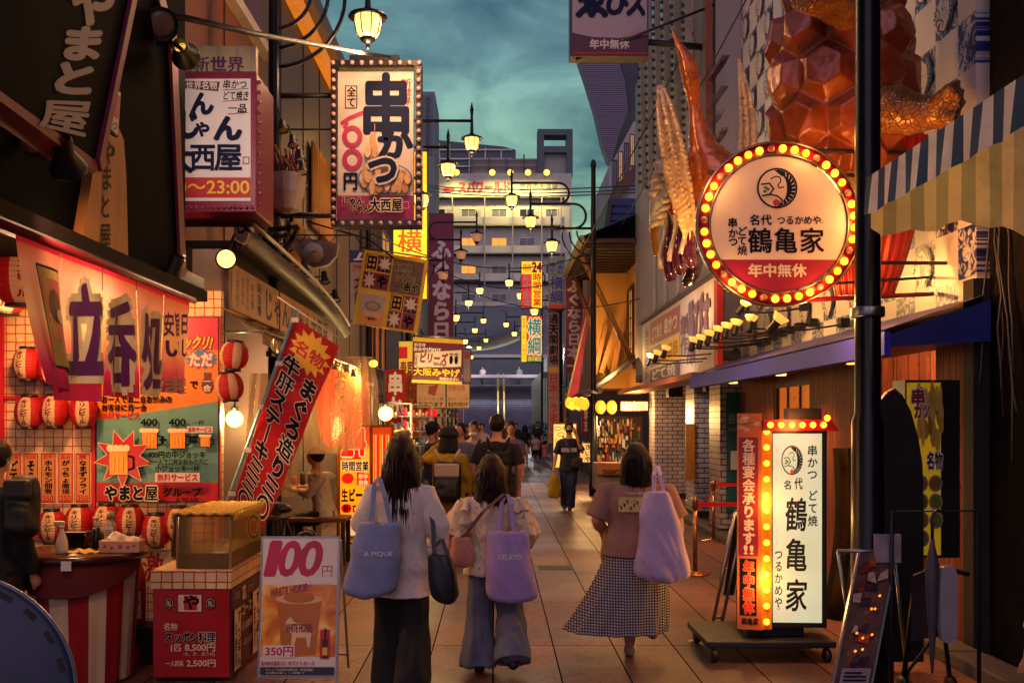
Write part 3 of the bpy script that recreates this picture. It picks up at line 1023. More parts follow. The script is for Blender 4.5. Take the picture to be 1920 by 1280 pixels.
w.build('inner_wall', rb)
window_m(rb, side_r(XE + .06), -12.9, .95, -11.4, 2.2, mat('#c46a24', emit=.35, emh='#ff7a20', var=.6, sc=2.4, r=.3), mat('#33190e'), (3, 2), w=.07)
a = Art(side_r(XE + .012), loc=True, base=.004, step=.002)
# Object coordinates of the cladding start at its parent: crest squares follow the same grid
cw, cd = mat('#d8ccc4', r=.35), mat('#141c44', r=.35)
for i in range(-10, 10):
 for j in range(6, 24):
  if (i + j) % 2 == 0:
   yy, zz = 11 + (i + .5) * .4, (j + .5) * .4
   if 7.65 < yy < 14.6 and 2.9 < zz < 9.5:
    crest(a, -yy, zz, .17, cd, cw, ry=-.17)
a.build('crest_pattern', rb)
lamp('doorway_lamp', 'POINT', (XE + .9, 8.7, 2.35), 60, (1, .42, .12), rb, size=.1)
# rusty dark post and near dark building
nb = wallbox('dark_near_building', 'nearly black rough wall with loose cables beside the striped awning', (XE + .02, -3, 0), (XE + 5, 7.3, 11), mat('#09080d', r=.9, var=.5, bump=.6, sc=5, spec=.08))
w = MB()
w.box((XE - .1, 7.3, 0), (XE + .12, 7.46, 2.75), mat('#17100e', r=.7, var=.5, bump=.5, sc=18))
w.build('corner_post', nb)
w = MB()
random.seed(3)
for k in range(5):
 p = [V(XE + .01, 7.28 - k * .06, 3.6 - k * .1)]
 for j in range(8):
  p.append(p[-1] + V(-.01 + random.uniform(-.01, .01), random.uniform(-.09, .03), -.28 + random.uniform(-.05, .18)))
 w.tube(p, .008, mat('#2c2d36', r=.5), n=5)
w.build('loose_cable', nb)
# tiled shop
eb = thing('white_tile_shop', 'shop with white tiled pillars and a long white painted fascia board above', 'building', (XE + 1, 18, 0))
for y0, xa, xb in ((14.75, 3.32, 3.95), (17.6, 3.5, 4.1), (22.0, 3.5, 4.3)):
 w = MB()
 w.box((xa, y0, .12), (xb, y0 + .75, 2.6), WTILE)
 w.box((xa - .02, y0 - .02, 0), (xb + .02, y0 + .77, .119), mat('#15151c'))
 w.build('pillar', eb)
w = MB()
w.box((4.4, 15.5, 0), (4.6, 23, 2.6), WTILE)
w.build('rear_wall', eb)
w = MB()
w.box((3.25, 14.7, 2.61), (6, 23.2, 2.75), mat('#2a2630'))
w.box((3.25, 14.72, 2.751), (6.4, 23.2, 9.5), mat('#7d7680', r=.6, var=.2, st=(1, 6, .4), sc=2))
w.build('upper_wall', eb)
w = MB()
w.box((2.85, 14.5, 2.33), (3.3, 23.3, 2.42), mat('#a04a20', r=.5, var=.3))
w.build('eave_edge', eb)
for yy in (16.6, 20.2):
 bx = MB()
 bx.box((3.5, yy, 2.2), (3.8, yy + .3, 2.45), mat('#0c0c10'), bev=.02)
 bx.build('wall_speaker', eb)
w = MB()
pl = side_r(3.245)
for k, yy in enumerate((15.0, 16.3, 17.6, 18.9, 20.2)):
 w.box((3.2, yy, 3.9), (3.245, yy + .08, 9.4), mat('#9a9098'))
w.box((3.1, 14.73, 4.6), (3.2, 14.95, 9.45), mat('#6a3018', r=.5, var=.3))
w.build('facade_rib', eb)
# bulb-studded leaning ribs on the roof edge
rbx = thing('bulb_studded_ribs', 'fan of leaning grey ribs studded with unlit bulbs above the crane', 'roof display', (3.3, 19, 5))
rm_, bl_ = mat('#7f7a78', r=.5, var=.2), mat('#2a2422', r=.3)
for k in range(6):
 w = MB()
 y = 15.6 + k * 1.0
 p0, p1 = V(3.12, y + .8, 5.0 + k * .35), V(2.92, y - .1, 9.0 + k * .75)
 d = (p1 - p0)
 w.prism([p0 + V(0, -.11, 0), p0 + V(0, .11, 0), p1 + V(0, .11, 0), p1 + V(0, -.11, 0)], (.1, 0, 0), rm_)
 nb_ = 34
 for j in range(nb_):
  q = p0 + d * ((j + .5) / nb_)
  w.ball(q + V(-.03, -.02, 0), .038, bl_, n=6, k=4)
 w.build('rib', rbx)
# plaster house with deep eaves
hz = thing('plaster_eaves_house', 'yellow plaster house with deep wooden eaves, tiled skirt roof and lattice windows', 'house', (4.5, 26, 0))
D = 27.
PLAS = mat('#b9853c', r=.75, var=.15, sc=1.2)
w = MB()
w.box((2.72, D, 2.6), (7, D + 8, 6.4), PLAS)
w.box((3.55, 23.3, 2.6), (7, D - .01, 6.3), PLAS)
w.build('wall', hz)
WOODD = mat('#3a2014', r=.6, var=.4, sc=5, st=(1, 6, 1))
WOODM = mat('#8a5a2a', r=.55, var=.35, sc=5, st=(6, 1, 1))
pl = side_r(3.545)
for y0 in (25.5, 23.7):
 window_m(hz, pl, -(y0 + 1.15), 3.2, -y0, 5.2, mat('#d79a44', emit=.7, emh='#ffaa40', var=.3, sc=2), WOODD, (4, 5), w=.07)
w = MB()
for k in range(13):   # rafters
 y = 23.2 + k * .42
 w.box((2.1, y, 5.72), (3.6, y + .09, 5.84), WOODD)
w.box((2.05, 23.0, 5.85), (4.2, 28.6, 5.93), WOODD)
w.build('eave_rafter', hz)
w = MB()
ROOFT = mat('#23232e', r=.45, var=.3, sc=6)
rot = Matrix.Rotation(R(22), 3, 'Y')
w.sheet(lambda u, v: V(1.98 + v * 2.4, 23 + 5.8 * u, 5.96 + v * 1.0 + .03 * abs(math.sin(u * 30 * PI))), 120, 8, ROOFT, smooth=False)
w.box((1.93, 23, 5.86), (2.04, 28.8, 6.0), mat('#8a7a58', r=.5))
w.build('roof', hz)
w = MB()
w.tube([(2.12, 24.4, 5.72), (3.42, 24.35, 3.0)], .07, WOODM, n=8)
w.build('eave_brace', hz)
w = MB()
w.tube([(2.2, 27.6, 5.72), (3.0, 26.9, 3.0)], .06, WOODM, n=8)
w.build('eave_brace', hz)
w = MB()
w.sheet(lambda u, v: V(2.35 + v * 1.25, 22.6 + 7.4 * u, 2.45 + v * .95 + .022 * abs(math.sin(u * 34 * PI)) + .02 * ((v * 5) % 1)), 136, 20, ROOFT, smooth=False)
w.box((2.32, 22.6, 2.36), (2.42, 30, 2.47), ROOFT)
w.build('skirt_roof', hz)
w = MB()
for px, tilt in ((0, .22), (.2, .3), (.42, .18)):
 w.box((2.72 + px, D - .5 - px, 2.95), (2.84 + px, D - .35 - px, 4.3), WOODM, rot=Matrix.Rotation(tilt, 3, 'Y'))
w.build('leaning_board', hz)
lamp('eaves_lamp', 'POINT', (2.5, 25.8, 3.4), 110, (1, .55, .15), hz, size=.15)
# blue roof and shopfronts beyond
bl = thing('blue_roof_building', 'building with a deep blue slatted gable roof behind the plaster house', 'building', (5, 31, 0))
w = MB()
w.prism([at(*p, 30.5) for p in ((1140, 445), (1150, 372), (1230, 372), (1230, 500), (1140, 500))], (0, 6, 0), mat('#13285c', r=.5, var=.2))
for k in range(5):
 p, q = at(1147 - k * 1.6, 386 + k * 14, 30.45), at(1230, 386 + k * 14, 30.45)
 w.tube([p, q], .015, mat('#0c1a40'), n=4)
w.build('gable_wall', bl)
w = MB()
w.prism([at(*p, 30.2) for p in ((1128, 460), (1141, 372), (1148, 372), (1140, 460))], (0, 6.4, 0), mat('#2b2030'))
w.build('roof_edge', bl)
er = wallbox('far_east_shop_row', 'low grey shop row past the plaster house with shuttered fronts', (2.95, 31, 0), (9, 48, 6.0), mat('#443e50', r=.7, var=.25, sc=.6))
for k in range(3):
 window_m(er, side_r(2.945), -(35 + k * 4.5), 3.2, -(32.5 + k * 4.5), 5, PALEPANE, mat('#26222e'), (2, 2), w=.08)
er2 = wallbox('distant_glass_shop', 'distant pale glass fronted shop near the stairs', (at(1012, 0, 60).x, 58, 0), (8, 74, at(0, 700, 60).z), mat('#5c6460', r=.4, var=.3, sc=.4))
window_m(er2, front(57.99), at(1014, 0, 58).x, -1.4, at(1030, 0, 58).x, at(0, 706, 58).z - 1.7, mat('#93a090', emit=.12, r=.2, var=.3), mat('#4a4c58'), (2, 3), w=.06)
# ================================================================ western side of the street
RED = mat('#b81420', r=.45, var=.18, sc=4)
REDCLOTH = mat('#a01020', r=.75, var=.2, sc=5, trans=.25)
WHITECLOTH = mat('#d8c8a8', r=.8, var=.15, sc=5, trans=.25)
WOODSIGN = mat('#a8682c', r=.55, var=.4, sc=3, st=(1, 5, .6))
TIMBER = mat('#1a0e0b', r=.8, var=.4, sc=5, spec=.15)
# ---- open fronted stall building near the viewer
sb = thing('open_stall_building', 'dark timber stall building with open front, red trim and printed tile back wall', 'building', (-3, 5.5, 0))
w = MB()
w.box((-2.2, 2.0, 2.62), (-2.05, 6.5, 7.5), mat('#08070b', r=.9, var=.4, sc=2, spec=.06))
w.box((-7, 6.51, 2.8), (-2.06, 6.6, 7.4), mat('#08070b', r=.9, var=.4, sc=2, spec=.06))
w.build('upper_wall', sb)
w = MB()
w.prism([V(-2.02, 6.16, 4.25), V(-2.02, 6.30, 4.15), V(-2.02, 6.50, 2.66), V(-2.02, 6.40, 2.62)], (-.02, 0, 0), MAROON)
w.prism([V(-2.02, 5.7, 4.62), V(-2.02, 5.62, 4.55), V(-2.02, 6.16, 4.06), V(-2.02, 6.24, 4.14)], (-.021, 0, 0), MAROON)
w.build('red_trim', sb)
w = MB()
w.box((-2.10, 2.0, 2.50), (-1.93, 6.66, 2.57), TIMBER)
w.build('eave_beam', sb)
w = MB()
w.box((-7, 2.0, 2.7), (-2.21, 7.55, 2.78), TIMBER)
w.build('ceiling_board', sb)
def prtile(t, b):
 x = nn(t, 'ShaderNodeTexCoord')
 mp = nn(t, 'ShaderNodeMapping', {'Vector': x.outputs['Object'], 'Rotation': (R(90), 0, 0)})
 sx = nn(t, 'ShaderNodeSeparateXYZ', {0: x.outputs['Object']})
 a = nn(t, 'ShaderNodeMath', {0: sx.outputs[0], 1: sx.outputs[1]}, operation='ADD')
 cb = nn(t, 'ShaderNodeCombineXYZ', {0: a.outputs[0], 1: sx.outputs[2], 2: 0.})
 wv = nn(t, 'ShaderNodeTexNoise', {'Vector': cb.outputs[0], 'Scale': 14., 'Detail': 1.})
 ad = nn(t, 'ShaderNodeMix', {0: .012, 6: cb.outputs[0], 7: wv.outputs['Color']}, data_type='RGBA', blend_type='ADD')
 br = nn(t, 'ShaderNodeTexBrick', {'Vector': ad.outputs[2], 'Color1': (.62, .44, .22, 1), 'Color2': (.74, .54, .30, 1), 'Mortar': (.42, .015, .02, 1), 'Scale': 1., 'Mortar Size': .0045, 'Brick Width': .072, 'Row Height': .066}, offset=0.)
 n1 = nn(t, 'ShaderNodeTexNoise', {'Vector': cb.outputs[0], 'Scale': 4., 'Detail': 5.})
 mr = nn(t, 'ShaderNodeMapRange', {'Value': n1.outputs['Fac'], 'From Min': .3, 'From Max': .7, 'To Min': .7, 'To Max': 1.1})
 m1 = nn(t, 'ShaderNodeMix', {0: 1., 6: br.outputs['Color'], 7: mr.outputs[0]}, data_type='RGBA', blend_type='MULTIPLY')
 t.links.new(m1.outputs[2], b.inputs['Base Color'])
 b.inputs['Roughness'].default_value = .5
PRT = shader('printed_tile_sheet', prtile)
DW = 7.6
w = MB()
w.box((-7, DW, 0), (-2.10, DW + .08, 2.70), PRT)
w.build('back_wall', sb)
w = MB()
for px in (6, 178, 412):
 q = at(px, 700, DW)
 w.box((q.x - .012, DW - .03, .7), (q.x + .012, DW - .001, 2.5), RED)
q = at(178, 1000, DW)
for py in (745, 1006):
 z = at(0, py, DW).z
 w.box((-4.2, DW - .025, z - .012), (at(178, 0, DW).x - .02, DW - .0012, z + .012), RED)
w.build('red_batten', sb)
lamp('stall_lamp', 'POINT', (-2.25, 4.7, 2.33), 42, (1, .50, .24), sb, size=.12)
lamp('stall_lamp', 'POINT', (-3.0, 6.6, 2.55), 110, (1, .43, .15), sb, size=.12)
lamp('stall_lamp', 'POINT', (-3.0, 6.9, 1.25), 6, (1, .5, .18), sb, size=.1)
# ---- big black fascia sign, face along the street
X = -1.7
pl = side_l(X)
t = thing('black_fascia_sign', 'big black hanging sign with four brushed white characters and dark red edging', 'sign', (X, 3.9, 2.8))
def onX(px, py, X):
 y = (X) * F / (px - VX)
 return V(X, y, CZ + (VY - py) * y / F)
c4 = [onX(-40, 140, X), onX(178, 299, X), onX(244, -20, X), onX(120, -250, X), onX(-60, -320, X)]
w = MB().prism(c4, (-.10, 0, 0), mat('#04050a', r=.8, var=.25, sc=2, spec=.08))
w.build('board', t)
w = MB()
w.prism([onX(178.5, 299, X), onX(183, 322, X), onX(254, -20, X), onX(244.5, -20, X)], (.02, 0, 0), MAROON)
w.prism([onX(-40, 141, X), onX(-40, 160, X), onX(182, 324, X), onX(178, 300, X)], (-.12, 0, 0), MAROON)
w.build('edging', t)
a = Art(pl, step=.002, base=.003)
PALE = mat('#a39a98', r=.6, var=.12, sc=5)
for ch, q in (('や', [(125, 50), (207, 52), (225, -38), (138, -42)]), ('ま', [(104, 114), (190, 118), (204, 48), (112, 46)]), ('と', [(82, 178), (178, 182), (192, 114), (96, 112)]), ('屋', [(70, 238), (160, 262), (180, 186), (74, 184)])):
 a.text(ch, 0, 0, 0, 0, PALE, bold=.055, quad=q)
a.build('lettering', t)
# ---- spotlights: can, yoke, lens
BULBOFF = mat('#8a6a5a', r=.2, var=.2)
def spot(name, label, p, aim, size=.09, lit=0., arm=None, group='spotlights on the stall eaves', power=0, coln=(1, .56, .3), cone=125):
 p, aim = Vector(p), Vector(aim)
 t = thing(name, label, 'spotlight', p, group=group)
 d = (aim - p).normalized()
 w = MB()
 w.lathe([(size * .45, -size * 1.5), (size * .55, -size * 1.3), (size * .5, -size * .5), (size * .95, size * .5), (size * 1.0, size * .62), (size * .9, size * .6), (size * .6, size * .05)], p, BLACKMETAL, n=16, axis=d, cap=False)
 w.build('can', t)
 w = MB().lathe([(.001, .56 * size), (size * .55, .55 * size), (size * .85, size * .45), (size * .86, size * .40)], p, (mat('#ffe0a0', emit=lit, emh='#ffb648', var=0) if lit else BULBOFF), n=16, axis=d)
 w.build('lens', t)
 w = MB()
 x, y = basis(d)
 up = Vector(arm) if arm is not None else p + V(0, 0, size * 2)
 w.tube([p - d * size * .6, p - d * size * .9 + (up - p) * .35, up], size * .16, BLACKMETAL, n=6)
 w.build('yoke', t)
 if power:
  lamp('spotlight_beam', 'SPOT', p + d * size * .9, power, coln, t, size=size * .6, aim=aim, cone=cone, blend=.8)
 return t
spot('spotlight', 'large black spotlight hanging under the black fascia sign', at(125, 300, 4.0), V(-1.9, 4.9, 2.15), .075, arm=at(118, 262, 4.1), lit=2, power=30, cone=90)
spot('spotlight', 'black spotlight beside the sloping bar at the top of the stall wall', at(300, 45, 6.0), at(345, 60, 5.4), .10, arm=at(270, 10, 6.1))
spot('spotlight', 'black spotlight over the corner of the boxed restaurant sign', at(345, 100, 6.1), at(440, 260, 7.9), .09, arm=at(310, 75, 6.2), lit=1.2, power=90, coln=(1, .70, .58), cone=62)  # lens glow and beam added to brighten the boxed sign
spot('spotlight', 'dark spotlight tucked against the stall wall pointing down', at(250, 110, 6.0), at(252, 190, 5.8), .10, arm=at(262, 70, 6.1))
spot('spotlight', 'lit spotlight glowing over the red noren cloth', at(322, 515, 6.2), V(-2.6, 6.6, 1.4), .085, lit=4, arm=at(345, 478, 6.4), power=30)
spot('spotlight', 'round lit lamp over the beige shop panel', at(424, 484, 7.9), at(424, 560, 6.3), .085, lit=6, arm=at(440, 440, 8.1), power=50)
spot('spotlight', 'dark spotlight below the timber eave over the wooden signboard', at(60, 265, 4.3), at(90, 300, 4.1), .06, arm=at(45, 240, 4.4))
# ---- long steel bar running out over the street
b_ = MB().tube([at(320, 28, 6.3), at(470, 62, 8.0), at(730, 108, 10.8)], .022, BLACKMETAL, n=8)
tag(b_.build('support_bar', loc=at(320, 28, 6.3)), 'thin black steel bar sloping out towards the skewer sign', 'bar')
# ---- hanging wooden signboard
X = -2.0
t = thing('wooden_signboard', 'weathered orange wooden signboard with one column of black brush characters', 'sign', (X, 5.1, 2.5))
w = MB().prism([onX(p, q, X) for p, q in ((152, 464), (241, 503), (237, 330), (232, 262), (222, 238), (205, 228), (196, 262), (178, 300))], (-.05, 0, 0), WOODSIGN)
w.build('plank', t)
a = Art(side_l(X), base=.004)
for i, (ch, x0, y0, x1, y1) in enumerate((('や', 191, 262, 216, 312), ('ま', 188, 308, 210, 360), ('と', 186, 362, 206, 412), ('屋', 186, 416, 207, 472))):
 a.text(ch, x0, y0, x1, y1, INK, bold=.02)
a.build('lettering', t)
t = thing('paper_plaque', 'small white plaque with a red mark fixed beside the black fascia sign', 'plaque', at(215, 255, 4.75))
X = -1.92
w = MB().prism([onX(p, q, X) for p, q in ((203, 243), (222, 258), (227, 172), (212, 165))], (-.02, 0, 0), mat('#1a1214'))
w.build('back_board', t)
a = Art(side_l(X), base=.003)
a.poly([(205, 240), (220, 254), (225, 175), (213, 168)], WHITE)
a.poly([(210, 218), (221, 224), (224, 180), (214, 176)], RED)
a.text('つ', 208, 226, 219, 246, INK)
a.build('print', t)
# ---- noren cloth on its rail
X = -1.9
t = thing('noren_curtain', 'long gold and crimson noren with big purple characters hanging over the stall front', 'curtain', (X, 5, 2.4))
def cloth_grad(t_, b):
 x = nn(t_, 'ShaderNodeTexCoord')
 sx = nn(t_, 'ShaderNodeSeparateXYZ', {0: x.outputs['Object']})
 rr = nn(t_, 'ShaderNodeValToRGB', {'Fac': nn(t_, 'ShaderNodeMapRange', {'Value': sx.outputs[2], 'From Min': -.52, 'From Max': .06}).outputs[0]})
 ramp(rr, [(0, (.30, .01, .06)), (.10, (.48, .02, .13)), (.24, (.66, .17, .15)), (.45, (.74, .46, .24)), (.78, (.72, .36, .28)), (.92, (.55, .16, .08)), (.93, (.5, .02, .05)), (1, (.45, .01, .04))])
 n1 = nn(t_, 'ShaderNodeTexNoise', {'Vector': x.outputs['Object'], 'Scale': 3., 'Detail': 4.})
 mr = nn(t_, 'ShaderNodeMapRange', {'Value': n1.outputs['Fac'], 'From Min': .3, 'From Max': .7, 'To Min': .75, 'To Max': 1.1})
 m1 = nn(t_, 'ShaderNodeMix', {0: 1., 6: rr.outputs[0], 7: mr.outputs[0]}, data_type='RGBA', blend_type='MULTIPLY')
 t_.links.new(m1.outputs[2], b.inputs['Base Color'])
 b.inputs['Roughness'].default_value = .8
 tr = nn(t_, 'ShaderNodeBsdfTranslucent', {'Color': m1.outputs[2]})
 ms = nn(t_, 'ShaderNodeMixShader', {0: .45, 1: b.outputs[0], 2: tr.outputs[0]})
 t_.links.new(ms.outputs[0], t_.nodes['Material Output'].inputs['Surface'])
NOREN = shader('dyed_noren_cloth', cloth_grad)
PURP = mat('#5c1268', r=.8, var=.15)
def fold(u, v):   # v: 0 top .. negative down
 k = min(1, max(0, -(v - 2.44) / .55))
 near = max(0., (4.75 - u)) * .0
 return k * (.030 * math.sin(u * 11.0) + .016 * math.sin(u * 27 + 1.1) + .010 * math.sin(u * 5.2))
ys = [F * 1.9 / (VX - p) for p in (28, 115, 192, 255, 308, 356)]
zt = lambda u: CZ + (VY - 432) / (VX - 28) * 1.9 + (u - ys[0]) * .0
ztop = zt(0)
for i in range(5):
 y0, y1 = ys[i] + (.006 if i else 0), ys[i + 1] - .006
 zb = ztop - [.60, .66, .63, .61, .585][i]
 w = MB()
 def fn(u, v, y0=y0, y1=y1, zb=zb, i=i):
  y = y0 + (y1 - y0) * u
  z = ztop + (zb - ztop) * v
  sw = (.07 * v * v * (1 - u) if i == 0 else 0)
  return V(X + fold(y, z) + sw, y + (.13 * v * (1 - .5 * u) if i == 0 else 0), z + (-.03 * v * u if i == 0 else 0))
 w.sheet(fn, 26, 12, NOREN)
 w.build('cloth_panel', t)
w = MB().tube([V(X, ys[0] - .15, ztop + .005), V(X, ys[-1] + .08, ztop + .005)], .02, mat('#7a0a1c', r=.6), n=8)
w.build('rail', t)
a = Art(side_l(X), step=.002, base=.012)
def big(ch, x0, y0, x1, y1, x2=None):
 a.text(ch, x0, y0, x1, y1, PURP, bold=.075, out=mat('#ecdcb0', r=.8), outw=.06)
big('立', 124, 530, 188, 712)
big('呑', 196, 560, 244, 728)
big('処', 255, 584, 306, 734)
a.text('安旨', 306, 584, 334, 632, PURP, bold=.05)
a.text('い', 308, 632, 332, 672, PURP, bold=.04)
a.text('日', 335, 586, 351, 628, PURP, bold=.05)
a.text('し', 335, 634, 351, 670, PURP, bold=.04)
a.text('ま', 308, 704, 327, 738, mat('#d8b090', trans=.3), bold=.04)
a.text('酒', 331, 706, 350, 740, mat('#d8b090', trans=.3), bold=.04)
a.build('lettering', t, deform=lambda u, v, h: V(X + fold(u, v) + h, u, v), cut=.035)
# framed emblem on the near panel, and its lettering
a = Art(side_l(X), loc=True, step=.002, base=.012)
yA, yB = ys[0] + .12, ys[1] - .07
a.rect(yA, ztop - .52, yB, ztop - .1, INK)
a.rect(yA + .01, ztop - .508, yB - .01, ztop - .112, mat('#d8b860', trans=.3))
a.rect(yA + .03, ztop - .4, yB - .03, ztop - .15, RED)
a.ell((yA + yB) / 2, ztop - .26, .05, .07, mat('#5a0a18'), n=14)
a.ell((yA + yB) / 2 + .02, ztop - .3, .03, .03, CREAM, n=10)
def near_def(u, v, h):
 kk = min(1, max(0, (ztop - v) / .6))
 uu = (u - ys[0]) / (ys[1] - ys[0])
 return V(X + fold(u, v) + .07 * kk * kk * (1 - uu) + h, u + .13 * kk * (1 - .5 * uu), v - .03 * kk * uu)
a.build('emblem', t, deform=near_def, cut=.035)
# ---- tall poster on the back wall
t = thing('drinks_offer_poster', 'large teal, orange and red beer offer poster with foaming mugs and a red burst', 'poster', at(295, 940, DW - .02))
w = MB()
slabpx(w, 180, 594, 411, 941, DW - .03, DW - .002, mat('#3a1210'))
w.build('backing', t)
a = Art(front(DW - .031), step=.0015, base=.001)
PINK, ORG, TEAL = mat('#c01048', r=.4, var=.1), mat('#dd7a18', r=.4, var=.1), mat('#5f9488', r=.4, var=.1)
MUG, FOAM = mat('#e89a20', r=.4), mat('#ecd9a8', r=.4)
a.rect(182, 596, 409, 939, ORG)
a.rect(350, 596, 409, 656, PINK)
a.poly([(182, 788), (409, 752), (409, 906), (182, 906)], TEAL)
a.rect(182, 904, 409, 939, RED)
base_h = a.h
a.text('ビックリ!', 330, 630, 398, 655, YELLOW, bold=.06, out=INK, outw=.05, skew=3)
a.star(378, 673, 32, 24, 14, mat('#2277aa'), sy=.62)
a.text('ただ', 354, 660, 400, 688, WHITE, bold=.05, out=RED, outw=.07)
a.text('で', 356, 712, 372, 730, INK, bold=.04)
a.ell(389, 722, 11, 15, mat('#5a3010'))
a.rect(383, 698, 395, 708, mat('#5a3010'))
a.text('一合', 381, 708, 397, 734, WHITE, vert=True, bold=.03)
a.text('お一人で酒二合お飲みの', 191, 741, 323, 756, INK, bold=.05)
a.text('お客様に酒一合', 191, 757, 276, 771, INK, bold=.05)
a.text('無料サービス', 191, 772, 263, 786, RED, bold=.07)
def mug(x, y, w_, h_, txt=True):
 a.rect(x - w_ / 2, y - h_ * .36, x + w_ / 2, y + h_ / 2, INK)
 a.rect(x - w_ / 2 + 1, y - h_ * .36 + 1, x + w_ / 2 - 1, y + h_ / 2 - 1, MUG)
 a.line([(x + w_ * .5, y - h_ * .15), (x + w_ * .78, y - h_ * .1), (x + w_ * .78, y + h_ * .25), (x + w_ * .5, y + h_ * .32)], w_ * .1, INK)
 for k in range(4):
  a.ell(x - w_ * .42 + k * w_ * .28, y - h_ * .4, w_ * .2, h_ * .12, FOAM, n=10)
 for k in (-.22, 0, .22):
  a.rect(x + w_ * k - .5, y - h_ * .18, x + w_ * k + .8, y + h_ * .38, mat('#f4c050'))
for x, tx in ((281, '400'), (335, '400')):
 mug(x, 822, 30, 38)
 a.text(tx, x - 15, 785, x + 16, 798, INK, bold=.03)
a.text('+', 303, 818, 315, 830, INK, bold=.05)
a.text('=', 358, 818, 372, 828, INK, bold=.05)
mug(388, 826, 20, 24)
a.text('一杯', 365, 787, 387, 797, INK, bold=.02)
a.rect(355, 799, 403, 811, WHITE)
a.text('無料サービス', 357, 800, 401, 810, RED, bold=.05)
a.star(236, 858, 56, 32, 9, CREAM, rot=.2)
a.star(236, 858, 53, 30, 9, RED, rot=.2)
mug(228, 862, 36, 56)
a.text('400円の中ジョッキ', 284, 845, 390, 858, INK, bold=.04)
a.text('お一人で二杯お飲みの方に', 284, 859, 396, 871, INK, bold=.03)
a.text('小ジョッキ一杯', 297, 871, 380, 884, INK, bold=.04)
a.rect(297, 885, 380, 902, WHITE)
a.text('無料サービス', 301, 886, 377, 901, RED, bold=.06)
a.text('やまと屋', 203, 908, 303, 937, INK, bold=.07, out=CREAM, outw=.06)
a.text('グループ', 312, 912, 383, 930, INK, bold=.05)
a.text('5号店', 336, 931, 378, 938, INK, bold=.03)
a.build('print', t)
# ---- paper lanterns
LR, LW = mat('#b3141c', r=.55, var=.12, sc=6, trans=.3), mat('#d8b890', r=.6, var=.12, sc=6, trans=.3)
def lantern_proto(r, h, txt='キリンビール', stripes=None, emit=False):
 t = thing('paper_lantern', 'x', 'lantern', (0, 0, 0), group='paper lanterns on the stall wall')
 w = MB()
 n, k = 40, 30
 rings, prof = [], []
 for i in range(k + 1):
  a_ = -PI / 2 * .80 + PI * .80 * i / k
  rr = r * (math.cos(a_) ** .75) * (1 + .012 * (1 if i % 2 else -1))
  prof.append((rr, h / 2 + h / 2 * math.sin(a_) / math.sin(PI / 2 * .8)))
 for i in range(k):
  for j in range(n):
   a0, a1 = 2 * PI * j / n, 2 * PI * (j + 1) / n
   mid = math.degrees((a0 + a1) / 2)
   if stripes:
    mm = LW if int((mid + 20) / (360 / stripes)) % 2 else LR
   else:
    mm = LW if 243 < mid < 297 or 70 < mid < 110 else LR
   (r0, z0), (r1, z1) = prof[i], prof[i + 1]
   w.add([V(r0 * math.cos(a0), r0 * math.sin(a0), z0), V(r0 * math.cos(a1), r0 * math.sin(a1), z0), V(r1 * math.cos(a1), r1 * math.sin(a1), z1), V(r1 * math.cos(a0), r1 * math.sin(a0), z1)], [(0, 1, 2, 3)], mm, True)
 w.build('paper_shade', t, local=True)
 for zz in (-.012, h - .004):
  c_ = MB().lathe([(r * .55, 0), (r * .58, .006), (r * .56, .018)], (0, 0, zz), mat('#120a0a', r=.4), n=20)
  c_.build('cap', t, local=True)
 if txt:
  a = Art(Pl((0, 0, 0), (1, 0, 0), (0, 0, 1)), loc=True)
  a.text(txt, -r * .26, h * .90, r * .26, h * .1, mat('#6a1014', r=.6), vert=True, bold=.05)
  def df(u, v, hh):
   q = (v - h / 2) / (h / 2) * math.sin(PI / 2 * .8)
   q = max(-.95, min(.95, q))
   rr = r * (math.sqrt(1 - q * q) ** .75) + .004
   an = -PI / 2 + u / r
   return V(rr * math.cos(an), rr * math.sin(an), v)
  a.build('lettering', t, deform=df, local=True)
 return t
lp = lantern_proto(.105, .235)
KM = kids_map()
rows = [(52, 712, 'round red lantern high on the wall half behind the noren edge'), (97, 720, 'red lantern mostly covered by the near noren panel'),
  (55, 802, 'red lantern at the outer end of the middle row of three'), (103, 800, 'red lantern in the centre of the middle row of three'), (157, 800, 'red lantern of the middle row, next to the beer poster'),
  (97, 1016, 'red lantern low on the wall behind the spray bottle'), (149, 1008, 'low red lantern between the spray bottle and the dark bottle'), (200, 1006, 'low red lantern behind the dark sanitiser bottle'), (244, 1008, 'low red lantern behind the tissue box'), (293, 1024, 'low red lantern hanging clear beside the fish tank'), (334, 1010, 'low red lantern half hidden by the fish tank')]
for i, (px, py, lb) in enumerate(rows):
 q = at(px, py, DW - (.14 if py < 900 else .25))
 o = lp if i == 0 else copy_tree(lp, ch=KM)
 o.location = q
 o.rotation_euler = (0, 0, (i * .37) % .5 - .2)
 o['label'] = lb
lq = lantern_proto(.108, .21, txt=None, stripes=9)
KM = kids_map()
for i, (px, py, lb) in enumerate(((437, 693, 'upper of the two red and white striped lanterns by the poster'), (433, 751, 'lower of the two red and white striped lanterns by the poster'))):
 o = lq if i == 0 else copy_tree(lq, ch=KM)
 o.location = at(px, py, 7.5)
 o.rotation_euler = (0, R(5 - 12 * i), .3 + i * .1)
 o['label'] = lb
 o['group'] = 'striped lanterns beside the poster'
lr = lantern_proto(.17, .36)
KM = kids_map()
for i, (px, py, d, lb) in enumerate(((8, 588, 6.9, 'big red lantern at the edge of the stall, dark characters on it'), (40, 572, 6.2, 'big red lantern squeezed behind the noren end'))):
 o = lr if i == 0 else copy_tree(lr, ch=KM)
 o.location = at(px, py, d)
 o['label'] = lb
 o.rotation_euler = (0, 0, .5)
